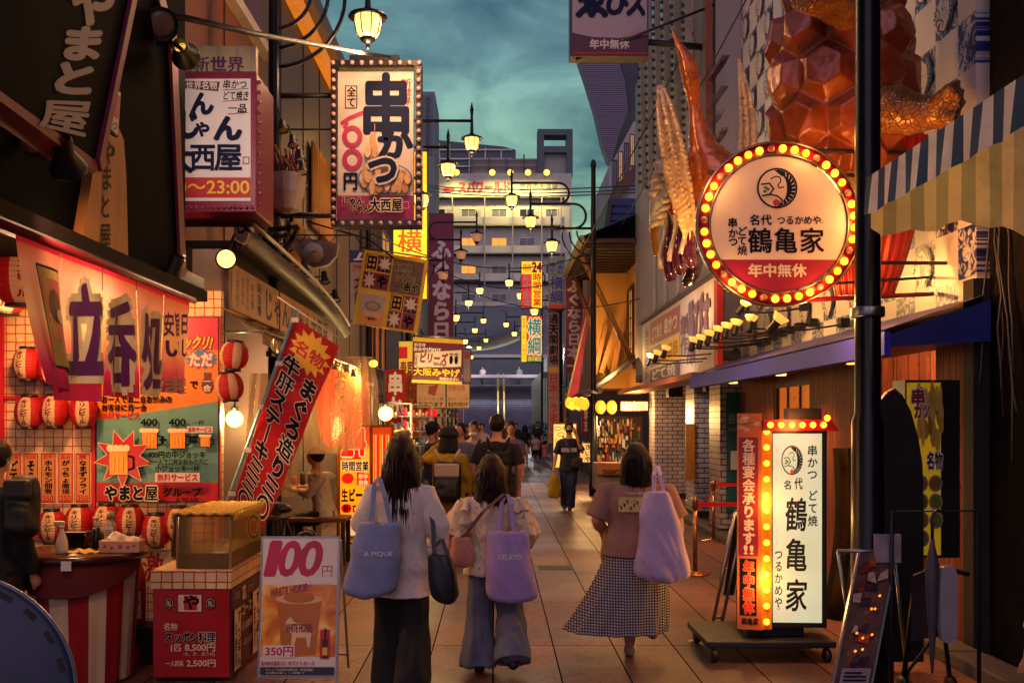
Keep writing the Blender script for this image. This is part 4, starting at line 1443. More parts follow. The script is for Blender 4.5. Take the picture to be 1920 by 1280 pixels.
# ---- menu strips
for i, (tp, mid, pr) in enumerate((('旬の味', 'どて焼', '450'), ('旬の味', 'そら豆', '350'), ('和牛', 'ホルモン佃煮', '550'), ('泉州', 'がっちょ唐揚', '350'), ('夏', 'なまずフライ', '350'))):
 x0 = 10 + i * 32.5
 lab = ['red menu strip mostly behind the dark backpack', 'red paper menu strip for broad beans, 350 yen', 'red paper menu strip with katakana, 550 yen', 'red paper menu strip for fried fish, beside the catfish one', 'red paper menu strip next to the beer poster'][i]
 t = thing('menu_strip', lab, 'menu strip', at(x0 + 15, 945, DW - .02), group='red menu strips on the stall wall')
 w = MB()
 slabpx(w, x0, 847, x0 + 31, 944, DW - .018, DW - .002, CREAM)
 w.build('card', t)
 a = Art(front(DW - .0182), step=.0012, base=.001)
 a.rect(x0 + 1.5, 849, x0 + 29.5, 942, RED)
 a.rect(x0 + 4, 852, x0 + 27, 939, mat('#c88a48'))
 a.text(tp, x0 + 6, 852, x0 + 25, 861, RED, bold=.05)
 a.text(mid, x0 + 8, 862, x0 + 24, 926, INK, vert=True, bold=.05)
 a.text(pr, x0 + 6, 928, x0 + 25, 939, RED, bold=.03)
 a.build('print', t)
# ---- half round table with striped skirt
TC = at(158, 1032, 6.6)
t = thing('standing_table', 'round dark red bar table with a red and white striped cloth skirt', 'table', (TC.x, TC.y, 0))
w = MB().lathe([(.01, .80), (.40, .80), (.42, .815), (.42, .84), (.41, .852), (.01, .852)], (TC.x, TC.y, 0), mat('#3a1512', r=.25, var=.3, sc=3), n=48)
w.build('tabletop', t)
w = MB()
n = 120
def skr(u, v):
 a_ = 2 * PI * u
 rr = (.355 - .05 * v) * (1 + .018 * math.sin(a_ * 22) * v + .02 * math.sin(a_ * 9 + 1) * v)
 return V(TC.x + rr * math.cos(a_), TC.y + rr * math.sin(a_), .80 - .78 * v)
for k in range(n):
 mm = WHITECLOTH if int(k / n * 18 + .28) % 2 else REDCLOTH
 for j in range(8):
  w.add([skr(k / n, j / 8), skr((k + 1) / n, j / 8), skr((k + 1) / n, (j + 1) / 8), skr(k / n, (j + 1) / 8)], [(0, 1, 2, 3)], mm, True)
w.build('cloth_skirt', t)
w = MB()
def swg(u, v):
 a_ = R(185) + R(170) * u
 z = .81 - (.06 + .16 * math.sin(PI * u)) * v
 return V(TC.x + .385 * math.cos(a_), TC.y + .385 * math.sin(a_), z)
w.sheet(swg, 24, 5, mat('#5a0c14', r=.7, trans=.1))
w.build('cloth_swag', t)
w = MB()
slabpx(w, 114, 1052, 133, 1070, TC.y - .43, TC.y - .425, WHITE)
w.build('paper_note', t)
ZT = .853
def ontable(px, d):
 return V((px - VX) / F * d, d, ZT)
q = ontable(116, 6.42)
t = thing('spray_bottle', 'white plastic spray bottle standing on the bar table', 'spray bottle', q)
SPW = mat('#cfc3b4', r=.35, var=.1, sc=8)
w = MB().lathe([(.034, 0), (.038, .006), (.038, .05), (.034, .085), (.020, .125), (.014, .145), (.014, .16)], q, SPW, n=20)
w.build('bottle_body', t)
w = MB()
w.lathe([(.017, .16), (.017, .18)], q, SPW, n=14)
w.box(q + V(-.05, -.012, .18), q + V(.018, .012, .205), SPW, bev=.004)
w.prism([q + V(-.035, -.004, .18), q + V(-.042, -.004, .145), q + V(-.036, -.004, .145), q + V(-.026, -.004, .18)], (0, .008, 0), SPW)
w.build('trigger_head', t)
q = ontable(232, 6.5)
t = thing('tissue_box', 'flower printed tissue box with a tissue standing out', 'tissue box', q)
w = MB().box(q + V(-.14, -.06, 0), q + V(.12, .06, .075), mat('#c89a78', r=.5), bev=.003)
w.build('carton', t)
w = MB()
def tis(u, v):
 return q + V(-.10 + .2 * u + .012 * math.sin(9 * v), -.03 + .05 * v + .01 * math.sin(u * 14), .074 + (.05 + .02 * math.sin(u * 7)) * math.sin(PI * v) * math.sin(PI * (.1 + .8 * u)))
w.sheet(tis, 16, 8, mat('#e0d4b8', r=.8))
w.build('tissue', t)
a = Art(Pl(q + V(0, -.0605, 0), (1, 0, 0), (0, 0, 1)), loc=True)
for x, z, r_, m_ in ((-.1, .04, .016, '#b02858'), (-.055, .03, .014, '#8a2070'), (0, .04, .02, '#c03060'), (.05, .036, .016, '#b02858'), (.09, .045, .012, '#8a2070')):
 a.star(x, z, r_, r_ * .45, 6, mat(m_))
a.build('print', t)
q = ontable(181, 6.7)
t = thing('sanitiser_bottle', 'dark pump bottle with a white collar on the bar table', 'bottle', q)
w = MB().lathe([(.03, 0), (.032, .004), (.032, .11), (.024, .13), (.012, .135)], q, mat('#141018', r=.25), n=18)
w.build('bottle_body', t)
w = MB().lathe([(.016, .135), (.016, .165), (.008, .17), (.008, .19), (.022, .192), (.022, .205)], q, mat('#b8b0b0', r=.4), n=14)
w.build('pump', t)
q = ontable(208, 6.85)
t = thing('spirit_bottle', 'clear alcohol spray with a printed white label on the bar table', 'bottle', q)
w = MB().lathe([(.036, 0), (.036, .14), (.02, .17), (.016, .18), (.026, .182), (.026, .23)], q, mat('#8a8070', r=.2), n=18)
w.build('bottle_body', t)
a = Art(Pl(q + V(0, -.038, 0), (1, 0, 0), (0, 0, 1)), loc=True)
a.rect(-.03, .02, .03, .13, WHITE)
for k in range(5):
 a.rect(-.022, .10 - k * .015, .018, .105 - k * .015, INK)
a.build('label_print', t)
q = ontable(147, 6.75)
t = thing('condiment_box', 'black lidded condiment box on the bar table', 'box', q)
w = MB().box(q + V(-.08, -.05, 0), q + V(.07, .05, .09), mat('#0c0a10', r=.2), bev=.008)
w.build('box_body', t)
w = MB().box(q + V(-.085, -.055, .091), q + V(.075, .055, .105), mat('#3a1210', r=.25), bev=.005)
w.build('lid', t)
q = ontable(155, 6.42)
w = MB()
w.sheet(lambda u, v: q + V(-.09 + .19 * u, -.045 + .09 * v, .006 + .022 * math.sin(PI * v) * (math.sin(PI * u) ** .5) + .006 * math.sin(u * 17 + v * 4)), 18, 8, mat('#c8a850', r=.85, var=.3, sc=20))
w.sheet(lambda u, v: q + V(-.09 + .19 * u, -.045 + .09 * v, .0015), 2, 2, mat('#c8a850', r=.85, var=.3, sc=20))
tag(w.build('folded_cloth', loc=q), 'folded yellow wiping cloth lying at the front of the bar table', 'cloth')
# ---- big red beer bottle and the painted board behind
q = V(at(259, 0, 7.1).x, 7.1, .26)
t = thing('beer_bottle', 'tall red lit beer bottle with a white label under the table edge', 'bottle', q)
w = MB().lathe([(.05, 0), (.054, .01), (.054, .30), (.045, .36), (.022, .45), (.018, .56), (.022, .565), (.022, .585)], q, mat('#8a0c14', r=.2, var=.2), n=24)
w.build('bottle_body', t)
a = Art(Pl(q + V(0, -.056, 0), (1, 0, 0), (0, 0, 1)), loc=True)
a.rect(-.042, .05, .042, .24, CREAM)
a.ell(0, .17, .03, .035, RED, n=14)
a.text('搾り', -.03, .11, .03, .075, INK, bold=.03)
a.build('label_print', t)
t = thing('crate_stand', 'low dark stand behind the bar table carrying the red bottle', 'stand', (q.x, 7.1, 0))
w = MB().box((q.x - .25, 6.98, 0), (q.x + .3, 7.25, .255), mat('#1a0d0a', r=.6, var=.4), bev=.01)
w.build('stand_body', t)
a = Art(front(6.978), loc=False, base=.002)
a.rect(236, 1210, 262, 1262, mat('#7a1512'))
a.build('print', t)
t = thing('spicy_notice', 'cream notice with one big red character behind the bar table', 'notice', at(290, 1100, 7.5))
w = MB()
slabpx(w, 262, 1030, 322, 1098, 7.47, 7.50, CREAM)
w.build('card', t)
a = Art(front(7.469), base=.002)
a.text('激', 266, 1034, 308, 1092, RED, bold=.04)
a.build('lettering', t)
# ---- red fish tank stand
t = thing('fish_tank_stand', 'red cabinet for turtle dishes with a purple lettered end and printed tile rim', 'cabinet', (-1.99, 6.95, 0))
x0, x1, y0, y1, zt_ = -2.24, -1.74, 6.5, 7.42, .73
w = MB().box((x0, y0, .03), (x1, y1, .61), mat('#9c1018', r=.35, var=.2, sc=3), bev=.004)
w.build('cabinet_body', t)
w = MB().box((x0 - .012, y0 - .012, .612), (x1 + .012, y1 + .01, zt_), PRT)
w.build('tile_rim', t)
w = MB().box((x1 + .001, y0 + .01, .04), (x1 + .012, y1 - .01, .605), mat('#431024', r=.4, var=.2))
w.build('side_panel', t)
a = Art(front(y0 - .001), step=.0012, base=.0015)
CR2 = mat('#d8b8a0', r=.5)
a.frame(332, 1112, 380, 1148, 2, mat('#1a0a0a'))
a.rect(334, 1114, 378, 1146, CR2)
a.rect(345, 1116, 370, 1143, RED)
a.text('や', 342, 1113, 376, 1143, INK, bold=.03)
for cx in (317, 395):
 a.poly([(cx + 10 * math.cos(R(30 + 60 * k)), 1130 + 12 * math.sin(R(30 + 60 * k))) for k in range(6)], INK)
 a.poly([(cx + 8.5 * math.cos(R(30 + 60 * k)), 1130 + 10 * math.sin(R(30 + 60 * k))) for k in range(6)], CR2)
 a.poly([(cx + 7.5 * math.cos(R(30 + 60 * k)), 1130 + 9 * math.sin(R(30 + 60 * k))) for k in range(6)], INK)
 a.text('亀', cx - 5, 1124, cx + 5, 1136, CR2)
a.text('名物', 308, 1166, 334, 1181, CR2, bold=.05)
a.text('スッポン料理', 310, 1183, 405, 1203, INK, bold=.05, out=CR2, outw=.05)
a.text('1匹', 322, 1206, 341, 1219, CR2, bold=.03)
a.text('8,500円', 348, 1205, 404, 1220, CR2, bold=.03)
a.text('(魚、肝、造り付)', 345, 1221, 404, 1229, CR2)
a.text('一人前鍋', 312, 1236, 345, 1248, CR2, bold=.02)
a.text('2,500円', 351, 1235, 405, 1249, CR2, bold=.03)
a.build('front_lettering', t)
a = Art(side_l(x1 + .0125), loc=True, step=.0012, base=.0015)
for k, yy in enumerate((.08, .12, .16)):
 a.ring(y0 + yy + .03, .54, .014, .022, .004, CR2)
a.rect(y0 + .27, .49, y0 + .36, .58, CR2)
a.text('や', y0 + .28, .575, y0 + .35, .5, RED, bold=.03)
for yy in (.42, .47, .52):
 a.ring(y0 + yy + .02, .54, .014, .022, .004, CR2)
a.rect(y0 + .04, .06, y0 + .20, .46, CR2)
a.text('すっぽん', y0 + .12, .45, y0 + .19, .07, INK, vert=True, bold=.03)
a.text('の唐揚', y0 + .05, .38, y0 + .11, .08, mat('#431024'), vert=True, bold=.03)
a.text('コース', y0 + .22, .47, y0 + .50, .38, CR2, bold=.03)
a.text('1匹 8,500円', y0 + .23, .34, y0 + .5, .28, CR2)
a.text('一人前 2,500円', y0 + .23, .22, y0 + .5, .17, CR2)
a.rect(y0 + .53, .06, y0 + .72, .5, CR2)
a.text('すっぽん', y0 + .63, .49, y0 + .71, .08, INK, vert=True, bold=.04)
a.text('雑炊', y0 + .55, .4, y0 + .61, .1, RED, vert=True, bold=.04)
a.text('鍋', y0 + .75, .46, y0 + .86, .3, CR2, bold=.04)
a.build('side_lettering', t)
t = thing('fish_tank', 'glass fish tank with brown water on the red cabinet, woven mat lid', 'fish tank', (-1.95, 6.95, zt_))
def tank(tn, b):
 b.inputs['Base Color'].default_value = (.75, .62, .42, 1)
 b.inputs['Roughness'].default_value = .05
 tr = nn(tn, 'ShaderNodeBsdfTransparent', {'Color': (.82, .72, .55, 1)})
 ms = nn(tn, 'ShaderNodeMixShader', {0: .07, 1: tr.outputs[0], 2: b.outputs[0]})
 tn.links.new(ms.outputs[0], tn.nodes['Material Output'].inputs['Surface'])
TANK = shader('tank_glass', tank)
tx0, tx1, ty0, ty1, tz0, tz1 = -2.10, -1.745, 6.55, 7.36, zt_ + .004, zt_ + .345
w = MB()
for a_, b_ in (((tx0, ty0, tz0), (tx1, ty0 + .006, tz1)), ((tx0, ty1 - .006, tz0), (tx1, ty1, tz1)), ((tx0, ty0 + .007, tz0), (tx0 + .006, ty1 - .007, tz1)), ((tx1 - .006, ty0 + .007, tz0), (tx1, ty1 - .007, tz1))):
 w.box(a_, b_, TANK)
w.build('glass', t)
w = MB()
FRM = mat('#8a6a30', r=.4, var=.2)
for xx in (tx0 - .004, tx1 - .010):
 for yy in (ty0 - .004, ty1 - .01):
  w.box((xx, yy, tz0), (xx + .014, yy + .014, tz1), FRM)
w.box((tx0 - .006, ty0 - .006, tz1 + .001), (tx1 + .006, ty1 + .006, tz1 + .012), mat('#20140c'))
w.build('corner_frame', t)
w = MB().box((tx0 + .01, ty0 + .01, tz0 + .002), (tx1 - .01, ty1 - .01, tz0 + .10), mat('#6a5a30', r=.2, var=.4, sc=8))
w.build('water', t)
w = MB()
STRAW = mat('#b8902c', r=.7, var=.45, sc=30)
for k in range(26):
 y = ty0 - .03 + k * (ty1 - ty0 + .06) / 25
 w.tube([V(tx0 - .02 + j * (tx1 - tx0 + .05) / 10, y + .006 * math.sin(j * 2.2 + k), tz1 + .022 + .007 * (1 if (j + k) % 2 else -1)) for j in range(11)], .013, STRAW, n=5)
for k in range(5):
 w.tube([V(tx1 + .03, ty0 - .02 + j * .04, tz1 - .006 * k + .012 + .006 * (1 if (j + k) % 2 else -1)) for j in range(21)], .011, STRAW, n=5)
w.build('woven_lid', t)
w = MB()
for k in range(20):
 w.tube([V(tx0 - .03 + .01 * math.sin(j + k), ty0 + .02 + .02 * k, tz1 - j * .045) for j in range(7)], .008, mat('#5a3a1c', r=.8, var=.4, sc=20), n=5)
w.build('hanging_mat', t)
lamp('tank_lamp', 'POINT', ((tx0 + tx1) / 2, 6.95, tz1 - .05), 3, (1, .72, .35), t, size=.05)
# ---- folding price board
t = thing('price_board', 'folding pavement board, 100 yen above an amber highball poster', 'price board', (at(557, 0, 6.35).x, 6.35, 0))
ALU = mat('#8f8c90', r=.35, metal=.7, var=.2)
bx = Pl(at(557, 1288, 6.30), (1, 0, 0), (0, .13, 1))
BW, BH = .243, .95
w = MB()
for sx_ in (-BW - .012, BW):
 w.prism([bx.p(sx_, .0), bx.p(sx_ + .012, .0), bx.p(sx_ + .012, BH), bx.p(sx_, BH)], bx.n * -.02, ALU)
for vv in (.055, BH - .012):
 w.prism([bx.p(-BW, vv), bx.p(BW, vv), bx.p(BW, vv + .012), bx.p(-BW, vv + .012)], bx.n * -.02, ALU)
w.build('front_frame', t)
w = MB()
bk = Pl(at(557, 1288, 6.30) + V(0, .5, 0), (1, 0, 0), (0, -.38, 1))
for sx_ in (-BW - .012, BW):
 w.prism([bk.p(sx_, .0), bk.p(sx_ + .014, .0), bk.p(sx_ + .014, BH * 1.02), bk.p(sx_, BH * 1.02)], bk.n * -.02, ALU)
w.prism([bk.p(-BW, .1), bk.p(BW, .1), bk.p(BW, .115), bk.p(-BW, .115)], bk.n * -.015, ALU)
w.build('rear_frame', t)
w = MB().prism([bx.p(-BW, .068, -.004), bx.p(BW, .068, -.004), bx.p(BW, BH - .013, -.004), bx.p(-BW, BH - .013, -.004)], bx.n * -.012, WHITE)
w.build('panel', t)
def amb(tn, b):
 x = nn(tn, 'ShaderNodeTexCoord')
 n1 = nn(tn, 'ShaderNodeTexNoise', {'Vector': x.outputs['Object'], 'Scale': 7., 'Detail': 6., 'Distortion': .7})
 rr = nn(tn, 'ShaderNodeValToRGB', {'Fac': n1.outputs['Fac']})
 ramp(rr, [(.3, (.36, .06, .0)), (.48, (.66, .20, .01)), (.6, (.80, .36, .03)), (.7, (.9, .66, .25))])
 tn.links.new(rr.outputs[0], b.inputs['Base Color'])
 b.inputs['Roughness'].default_value = .25
AMB = shader('amber_print', amb)
def icep(tn, b):
 x = nn(tn, 'ShaderNodeTexCoord')
 v = nn(tn, 'ShaderNodeTexVoronoi', {'Vector': x.outputs['Object'], 'Scale': 24.}, distance='MINKOWSKI')
 rr = nn(tn, 'ShaderNodeValToRGB', {'Fac': v.outputs['Distance']})
 ramp(rr, [(.05, (.9, .66, .26)), (.3, (.74, .32, .04)), (.6, (.42, .12, .0))])
 tn.links.new(rr.outputs[0], b.inputs['Base Color'])
 b.inputs['Roughness'].default_value = .25
ICE = shader('iced_drink_print', icep)
a = Art(bx, loc=True, step=.0012, base=.0)
a.rect(-BW + .005, .075, BW - .005, BH - .02, WHITE)
HOT = mat('#b01048', r=.4)
a.text('1', -.20, .915, -.15, .70, HOT, bold=.03, skew=.02)
a.text('0', -.13, .915, -.005, .70, HOT, bold=.03, skew=.02)
a.text('0', .0, .915, .135, .70, HOT, bold=.03, skew=.02)
a.text('円', .135, .77, .215, .69, HOT, bold=.0, out=WHITE, outw=.05)
a.rect(-BW + .006, .19, BW - .006, .64, AMB)
a.poly([(-.145, .55), (.145, .55), (.11, .2), (-.1, .2)], ICE)
a.ell(0, .55, .15, .03, mat('#d8b070', r=.2))
a.ell(.0, .56, .1, .035, ICE)
a.text('WHITE HORSE', -.19, .665, .05, .60, mat('#8a1038', r=.4), bold=.03, skew=.0, quad=[(-.185, .565), (.05, .605), (.05, .65), (-.185, .615)], out=CREAM, outw=.02)
a.text('ホワイトホース', .06, .652, .205, .632, HOT)
a.text('ハイボール', .06, .628, .15, .610, HOT)
HW = mat('#d9b990', r=.4)
a.poly([(-.075, .42), (-.05, .44), (-.03, .41), (.05, .37), (.085, .34), (.075, .25), (.06, .25), (.05, .31), (-.01, .31), (-.03, .24), (-.045, .24), (-.04, .33), (-.065, .36), (-.09, .37)], HW)
a.text('WHITE HORSE', -.085, .395, .085, .345, mat('#7a1034'), bold=.04, out=CREAM, outw=.03)
a.rect(-.222, .185, -.02, .262, WHITE)
a.text('350円', -.205, .253, -.03, .195, HOT, bold=.03)
a.rect(.14, .18, .20, .36, RED)
a.rect(.155, .18, .19, .30, mat('#3a1a08'))
a.rect(.166, .30, .179, .37, mat('#20100a'))
a.rect(.157, .2, .188, .25, YELLOW)
a.text('国内販売量第1位!!', -.23, .165, -.07, .138, HOT, bold=.03)
a.text('ホワイトホース', -.06, .168, .11, .136, HOT, bold=.03)
a.rect(-.235, .078, .235, .128, mat('#20243a'))
a.text('ストップ!20歳未満飲酒・飲酒運転', -.20, .12, .1, .103, CREAM)
a.text('お酒は楽しく適量で', -.2, .1, .05, .085, CREAM)
a.build('print', t)
# ---- big round tabletop stood on edge at the corner of the picture
q = at(-118, 1292, 4.15)
t = thing('round_tabletop', 'large grey blue round tabletop stood on its edge, rim cut with dark slots', 'tabletop', (q.x, q.y, 0))
RR = .525
q.z = RR + .005
w = MB().lathe([(.01, 0), (RR - .02, 0), (RR, -.012), (RR, -.05), (RR - .015, -.06), (.01, -.06)], q + V(0, .03, 0), mat('#39405a', r=.5, var=.3, sc=3), n=72, axis=V(.18, -1, .05))
w.build('disc', t)
w = MB()
x_, y_ = basis(V(.18, -1, .05))
for k in range(72):
 if k % 3:
  continue
 an = 2 * PI * k / 72
 c = q + V(.01, .0, 0) + (x_ * math.cos(an) + y_ * math.sin(an)) * (RR - .035)
 rdir = (x_ * math.cos(an) + y_ * math.sin(an))
 tdir = V(.18, -1, .05).normalized().cross(rdir)
 nd = V(.18, -1, .05).normalized()
 c = q + V(0, .03, 0) + rdir * (RR - .035) + nd * .001
 w.prism([c + rdir * .012 + tdir * .03, c - rdir * .012 + tdir * .03, c - rdir * .012 - tdir * .03, c + rdir * .012 - tdir * .03], nd * .003, mat('#0a0a10'))
w.build('slot_pattern', t)
w = MB()
w.lathe([(RR + .001, -.03), (RR + .012, -.03), (RR + .012, -.012), (RR + .001, -.012)], q + V(0, .03, 0), mat('#6d7488', r=.4, metal=.3), n=72, axis=V(.18, -1, .05), cap=False)
w.build('rim', t)
# ---- beige wall-length shop panel and the vinyl awning under it
BEIGE = mat('#b08a6a', r=.6, var=.25, sc=2)
t = thing('beige_shop_panel', 'long beige shop fascia with wavy brown handwriting over a vinyl awning', 'shop sign', (-2.2, 9.5, 2.6))
w = MB()
w.box((-2.5, 8.2, 2.63), (-2.2, 8.26, 3.12), mat('#9a8078', r=.6, var=.25, sc=3))
w.box((-2.26, 8.261, 2.63), (-2.2, 13.4, 3.02), BEIGE)
w.build('board', t)
a = Art(side_l(-2.2), loc=True, base=.004)
BRW = mat('#2c1428', r=.6)
a.rect(8.27, 2.64, 13.38, 3.01, mat('#b89470', r=.6, var=.2, sc=2))
for k, s_ in enumerate(('どて焼串かつ専門店', '新世界名物の味', '昔ながらの下町', '味自慢')):
 a.text(s_, 8.40 + k * .17, 2.97 - (k % 2) * .03, 8.52 + k * .17, 2.68 + (k % 2) * .03, BRW, vert=True)
a.text('味自慢', 9.15, 2.98, 9.32, 2.68, BRW, vert=True, bold=.03)
for k, ch in enumerate('じゃんじゃん大西屋'):
 a.text(ch, 9.42 + k * .40, 2.99, 9.80 + k * .40, 2.66, BRW, bold=.03)
a.build('lettering', t)
t = thing('metal_eave_gutter', 'curved brown metal eave above the beige shop fascia', 'eave', (-2.1, 10, 3.1))
w = MB()
def gut(u, v):
 y = 8.3 + 5.4 * u
 z = 3.25 - .10 * u - .22 * u ** 4
 a_ = v * PI
 return V(-2.14 + .10 * math.sin(a_) + .03 * u, y, z + .09 * math.cos(a_))
w.sheet(gut, 26, 8, mat('#30201a', r=.5, metal=.3, var=.3))
w.tube([V(-2.02, 8.3 + 5.4 * k / 12, 3.34 - .1 * k / 12 - .22 * (k / 12) ** 4) for k in range(13)], .02, mat('#a89488', r=.4), n=6)
w.build('gutter', t)
w = MB().box((-3.0, 8.2, 3.13), (-2.14, 13.6, 3.19), TIMBER)
w.build('soffit_board', t)
VIN = mat('#5a4030', r=.15, var=.4, sc=5, trans=.35, coat=.5)
t = thing('vinyl_awning', 'creased brown vinyl awning sagging below the beige fascia', 'awning', (-2.1, 10, 2.5))
w = MB()
def vin(u, v):
 return V(-2.22 + .42 * v + .012 * math.sin(u * 50 + v * 5), 7.72 + 5.4 * u, 2.62 - .22 * v - .03 * math.sin(v * PI) + .012 * math.sin(u * 31 + 3 * v) - .03 * math.sin(u * 6 * PI) ** 2 * v)
w.sheet(vin, 90, 10, VIN)
w.sheet(lambda u, v: vin(u, 1) + V(.012 * math.sin(u * 70) * v, 0, -.10 * v), 90, 3, VIN)
w.build('canvas', t)
w = MB()
w.tube([V(-1.8, 7.72, 2.395), V(-1.8, 13.1, 2.395)], .012, STEEL, n=6)
for y in (7.75, 10.4, 13.05):
 w.tube([V(-2.2, y, 2.40), V(-1.8, y, 2.395)], .01, STEEL, n=6)
w.build('awning_rail', t)
# transparent curtain sheets and the glowing oden counter behind them
def vinylclear(tn, b):
 b.inputs['Base Color'].default_value = (.9, .75, .5, 1)
 b.inputs['Roughness'].default_value = .12
 tr = nn(tn, 'ShaderNodeBsdfTransparent', {'Color': (.95, .9, .82, 1)})
 tl = nn(tn, 'ShaderNodeBsdfTranslucent', {'Color': (.9, .75, .5, 1)})
 m0 = nn(tn, 'ShaderNodeMixShader', {0: .4, 1: b.outputs[0], 2: tl.outputs[0]})
 ms = nn(tn, 'ShaderNodeMixShader', {0: .30, 1: tr.outputs[0], 2: m0.outputs[0]})
 tn.links.new(ms.outputs[0], tn.nodes['Material Output'].inputs['Surface'])
VCL = shader('clear_vinyl', vinylclear)
for i, (p0, p1, d0, d1, yt, yb, lb) in enumerate(((576, 640, 11.2, 12.4, 672, 850, 'crumpled clear vinyl curtain lit orange beside the red flag'), (636, 694, 12.2, 13.4, 668, 842, 'bunched clear vinyl curtain glowing yellow over the lit signboard'), (470, 545, 9.0, 10.4, 700, 930, 'clear vinyl sheet hanging behind the tall red flag'))):
 w = MB()
 def fn(u, v):
  q = at(p0 + (p1 - p0) * u, yt + (yb - yt) * v, d0 + (d1 - d0) * u)
  k = .05 + .05 * v
  return q + V(k * math.sin(u * 26 + 2 * v), k * math.cos(u * 19 + 3 * v + i), 0) + V(-.10 * math.sin(PI * v) * (.5 - u), 0, 0)
 w.sheet(fn, 70, 18, VCL)
 tag(w.build('vinyl_curtain', loc=at(p0, yb, d0)), lb, 'curtain', 'clear vinyl curtains of the counter')
t = thing('oden_lantern', 'big orange lit lantern sign behind the clear vinyl curtains', 'lantern', at(635, 830, 13.2))
w = MB().lathe([(.16, 0), (.26, .12), (.31, .45), (.31, .75), (.26, 1.0), (.16, 1.1)], at(638, 838, 13.2), mat('#ff4a1c', emit=.8, emh='#ff2410', var=.4, sc=2), n=24)
w.build('paper_shade', t)
a = Art(front(12.86, 638, 838), base=.0)
a.text('おでん', 624, 695, 652, 815, INK, vert=True, bold=.03)
a.build('lettering', t)
lamp('counter_lamp', 'POINT', at(660, 700, 12.9), 45, (1, .5, .13), t, size=.15)
lamp('counter_lamp', 'POINT', at(560, 800, 12.5), 42, (1, .5, .16), t, size=.15)
# lit globes
def globe(px, py, d, r, lb, power, col=(1, .66, .22), em=6):
 q = at(px, py, d)
 t = thing('globe_lamp', lb, 'lamp', q, group='lit globe lamps')
 w = MB().ball(q, r, mat('#ffd98a', emit=em, emh='#ffbe50', var=0), n=20, k=12)
 w.build('bulb', t)
 w = MB().lathe([(r * .4, r * .9), (r * .45, r * 1.4), (.008, r * 1.5), (.008, r * 3)], q, BLACKMETAL, n=12)
 w.build('holder', t)
 lamp('globe_glow', 'POINT', q + V(.0, -r * 1.6, 0), power, col, t, size=r)
globe(440, 785, 7.9, .068, 'bare round yellow bulb glowing under the striped lanterns', 50)
globe(723, 775, 17.5, .13, 'white globe lamp shining in front of the souvenir shop', 110)
# ---- tall slanting red flag on a pale blue pole
D = 7.75
t = thing('slanted_flag', 'tall red nobori flag leaning over, yellow burst and black white-edged characters', 'flag', at(405, 1000, D))
w = MB()
BLP = mat('#6a8fa0', r=.4, var=.2)
w.tube([at(398, 1015, D), at(422, 950, D), at(556, 581, D)], .013, BLP, n=8)
w.build('pole', t)
w = MB().tube([at(520, 556, D), at(641, 637, D)], .007, mat('#c8c0b0', r=.4), n=6)
w.build('cross_bar', t)
for k in range(5):
 w = MB()
 f_ = .05 + k * .22
 p = at(556 - 134 * f_, 581 + 369 * f_, D)
 w.box(p + V(-.01, -.02, -.02), p + V(.045, -.005, .015), WHITE)
 w.build('tie_tab', t)
TL, TR, BR_, BL = Vector((551, 594)), Vector((636, 650)), Vector((478, 1032)), Vector((432, 950))
def flagpt(u, v):
 p = TL * (1 - u) * (1 - v) + TR * u * (1 - v) + BR_ * u * v + BL * (1 - u) * v
 return at(p.x, p.y, D)
def flw(u, v):
 return .02 * math.sin(v * 9 + u * 2.2) + .012 * math.sin(v * 21 + u * 5)
w = MB().sheet(lambda u, v: flagpt(u, v) + V(0, flw(u, v), 0), 12, 50, mat('#a60f1e', r=.75, var=.15, sc=6, trans=.3))
w.build('cloth', t)
a = Art(front(D), loc=True, step=.0015, base=.004)
def fl_def(u, v, h):
 p = flagpt(u, 1 - v)
 return p + V(0, flw(u, 1 - v) - h, 0)
a.star(.52, .895, .46, .33, 14, YELLOW, sy=.22)
a.text('名物', .18, .925, .86, .855, RED, bold=.06)
a.text('まぐろ造り三〇〇', .56, .80, .96, .02, INK, vert=True, bold=.05, out=mat('#d8cdb8', r=.7), outw=.045)
a.text('牛肝ステーキ三三〇', .07, .83, .47, .05, INK, vert=True, bold=.05, out=mat('#d8cdb8', r=.7), outw=.045)
a.build('lettering', t, deform=fl_def, cut=.1)
# ---- boxed restaurant sign with bulb studs
D = 8.0
t = thing('boxed_restaurant_sign', 'white and crimson boxed sign with brushed hiragana, magenta side and opening hours strip', 'sign', at(420, 400, D))
q0, q1 = at(330, 398, D), at(481, 136, D)
w = MB()
w.box((q0.x - .15, D, q0.z), (q1.x, D + .62, q1.z), mat('#7a1038', r=.4, var=.15, sc=3), bev=.01)
w.build('case', t)
a = Art(front(D - .001), step=.002, base=.002)
a.rect(300, 148, 470, 377, WHITE)
a.rect(300, 333, 470, 371, mat('#b01022'))
h_ = a.h
a.poly([(334, 152), (413, 154), (409, 172), (334, 166)], mat('#5a1430'))
a.text('新世界名物', 334, 153, 408, 169, WHITE, bold=.02)
for k, (s_, y) in enumerate((('串かつ', 150), ('どて焼き', 171), ('一品', 195))):
 x0 = 418 if k < 2 else 428
 a.text(s_, x0, y, 468 if k == 1 else 464, y + 18, INK, bold=.02, skew=1)
 a.line([(x0, y + 20), (466, y + 17)], 1.4, mat('#7a1030'))
a.text('じゃ', 262, 175, 352, 222, NAVY, bold=.06)
a.text('ん', 356, 172, 402, 218, NAVY, bold=.06)
a.text('じ', 334, 205, 376, 262, NAVY, bold=.06)
a.text('ゃ', 362, 222, 398, 258, NAVY, bold=.04)
a.text('ん', 400, 216, 455, 266, NAVY, bold=.06)
a.text('大', 306, 268, 364, 326, NAVY, bold=.06)
a.text('西', 356, 268, 406, 322, NAVY, bold=.06)
a.text('屋', 402, 268, 456, 322, NAVY, bold=.06)
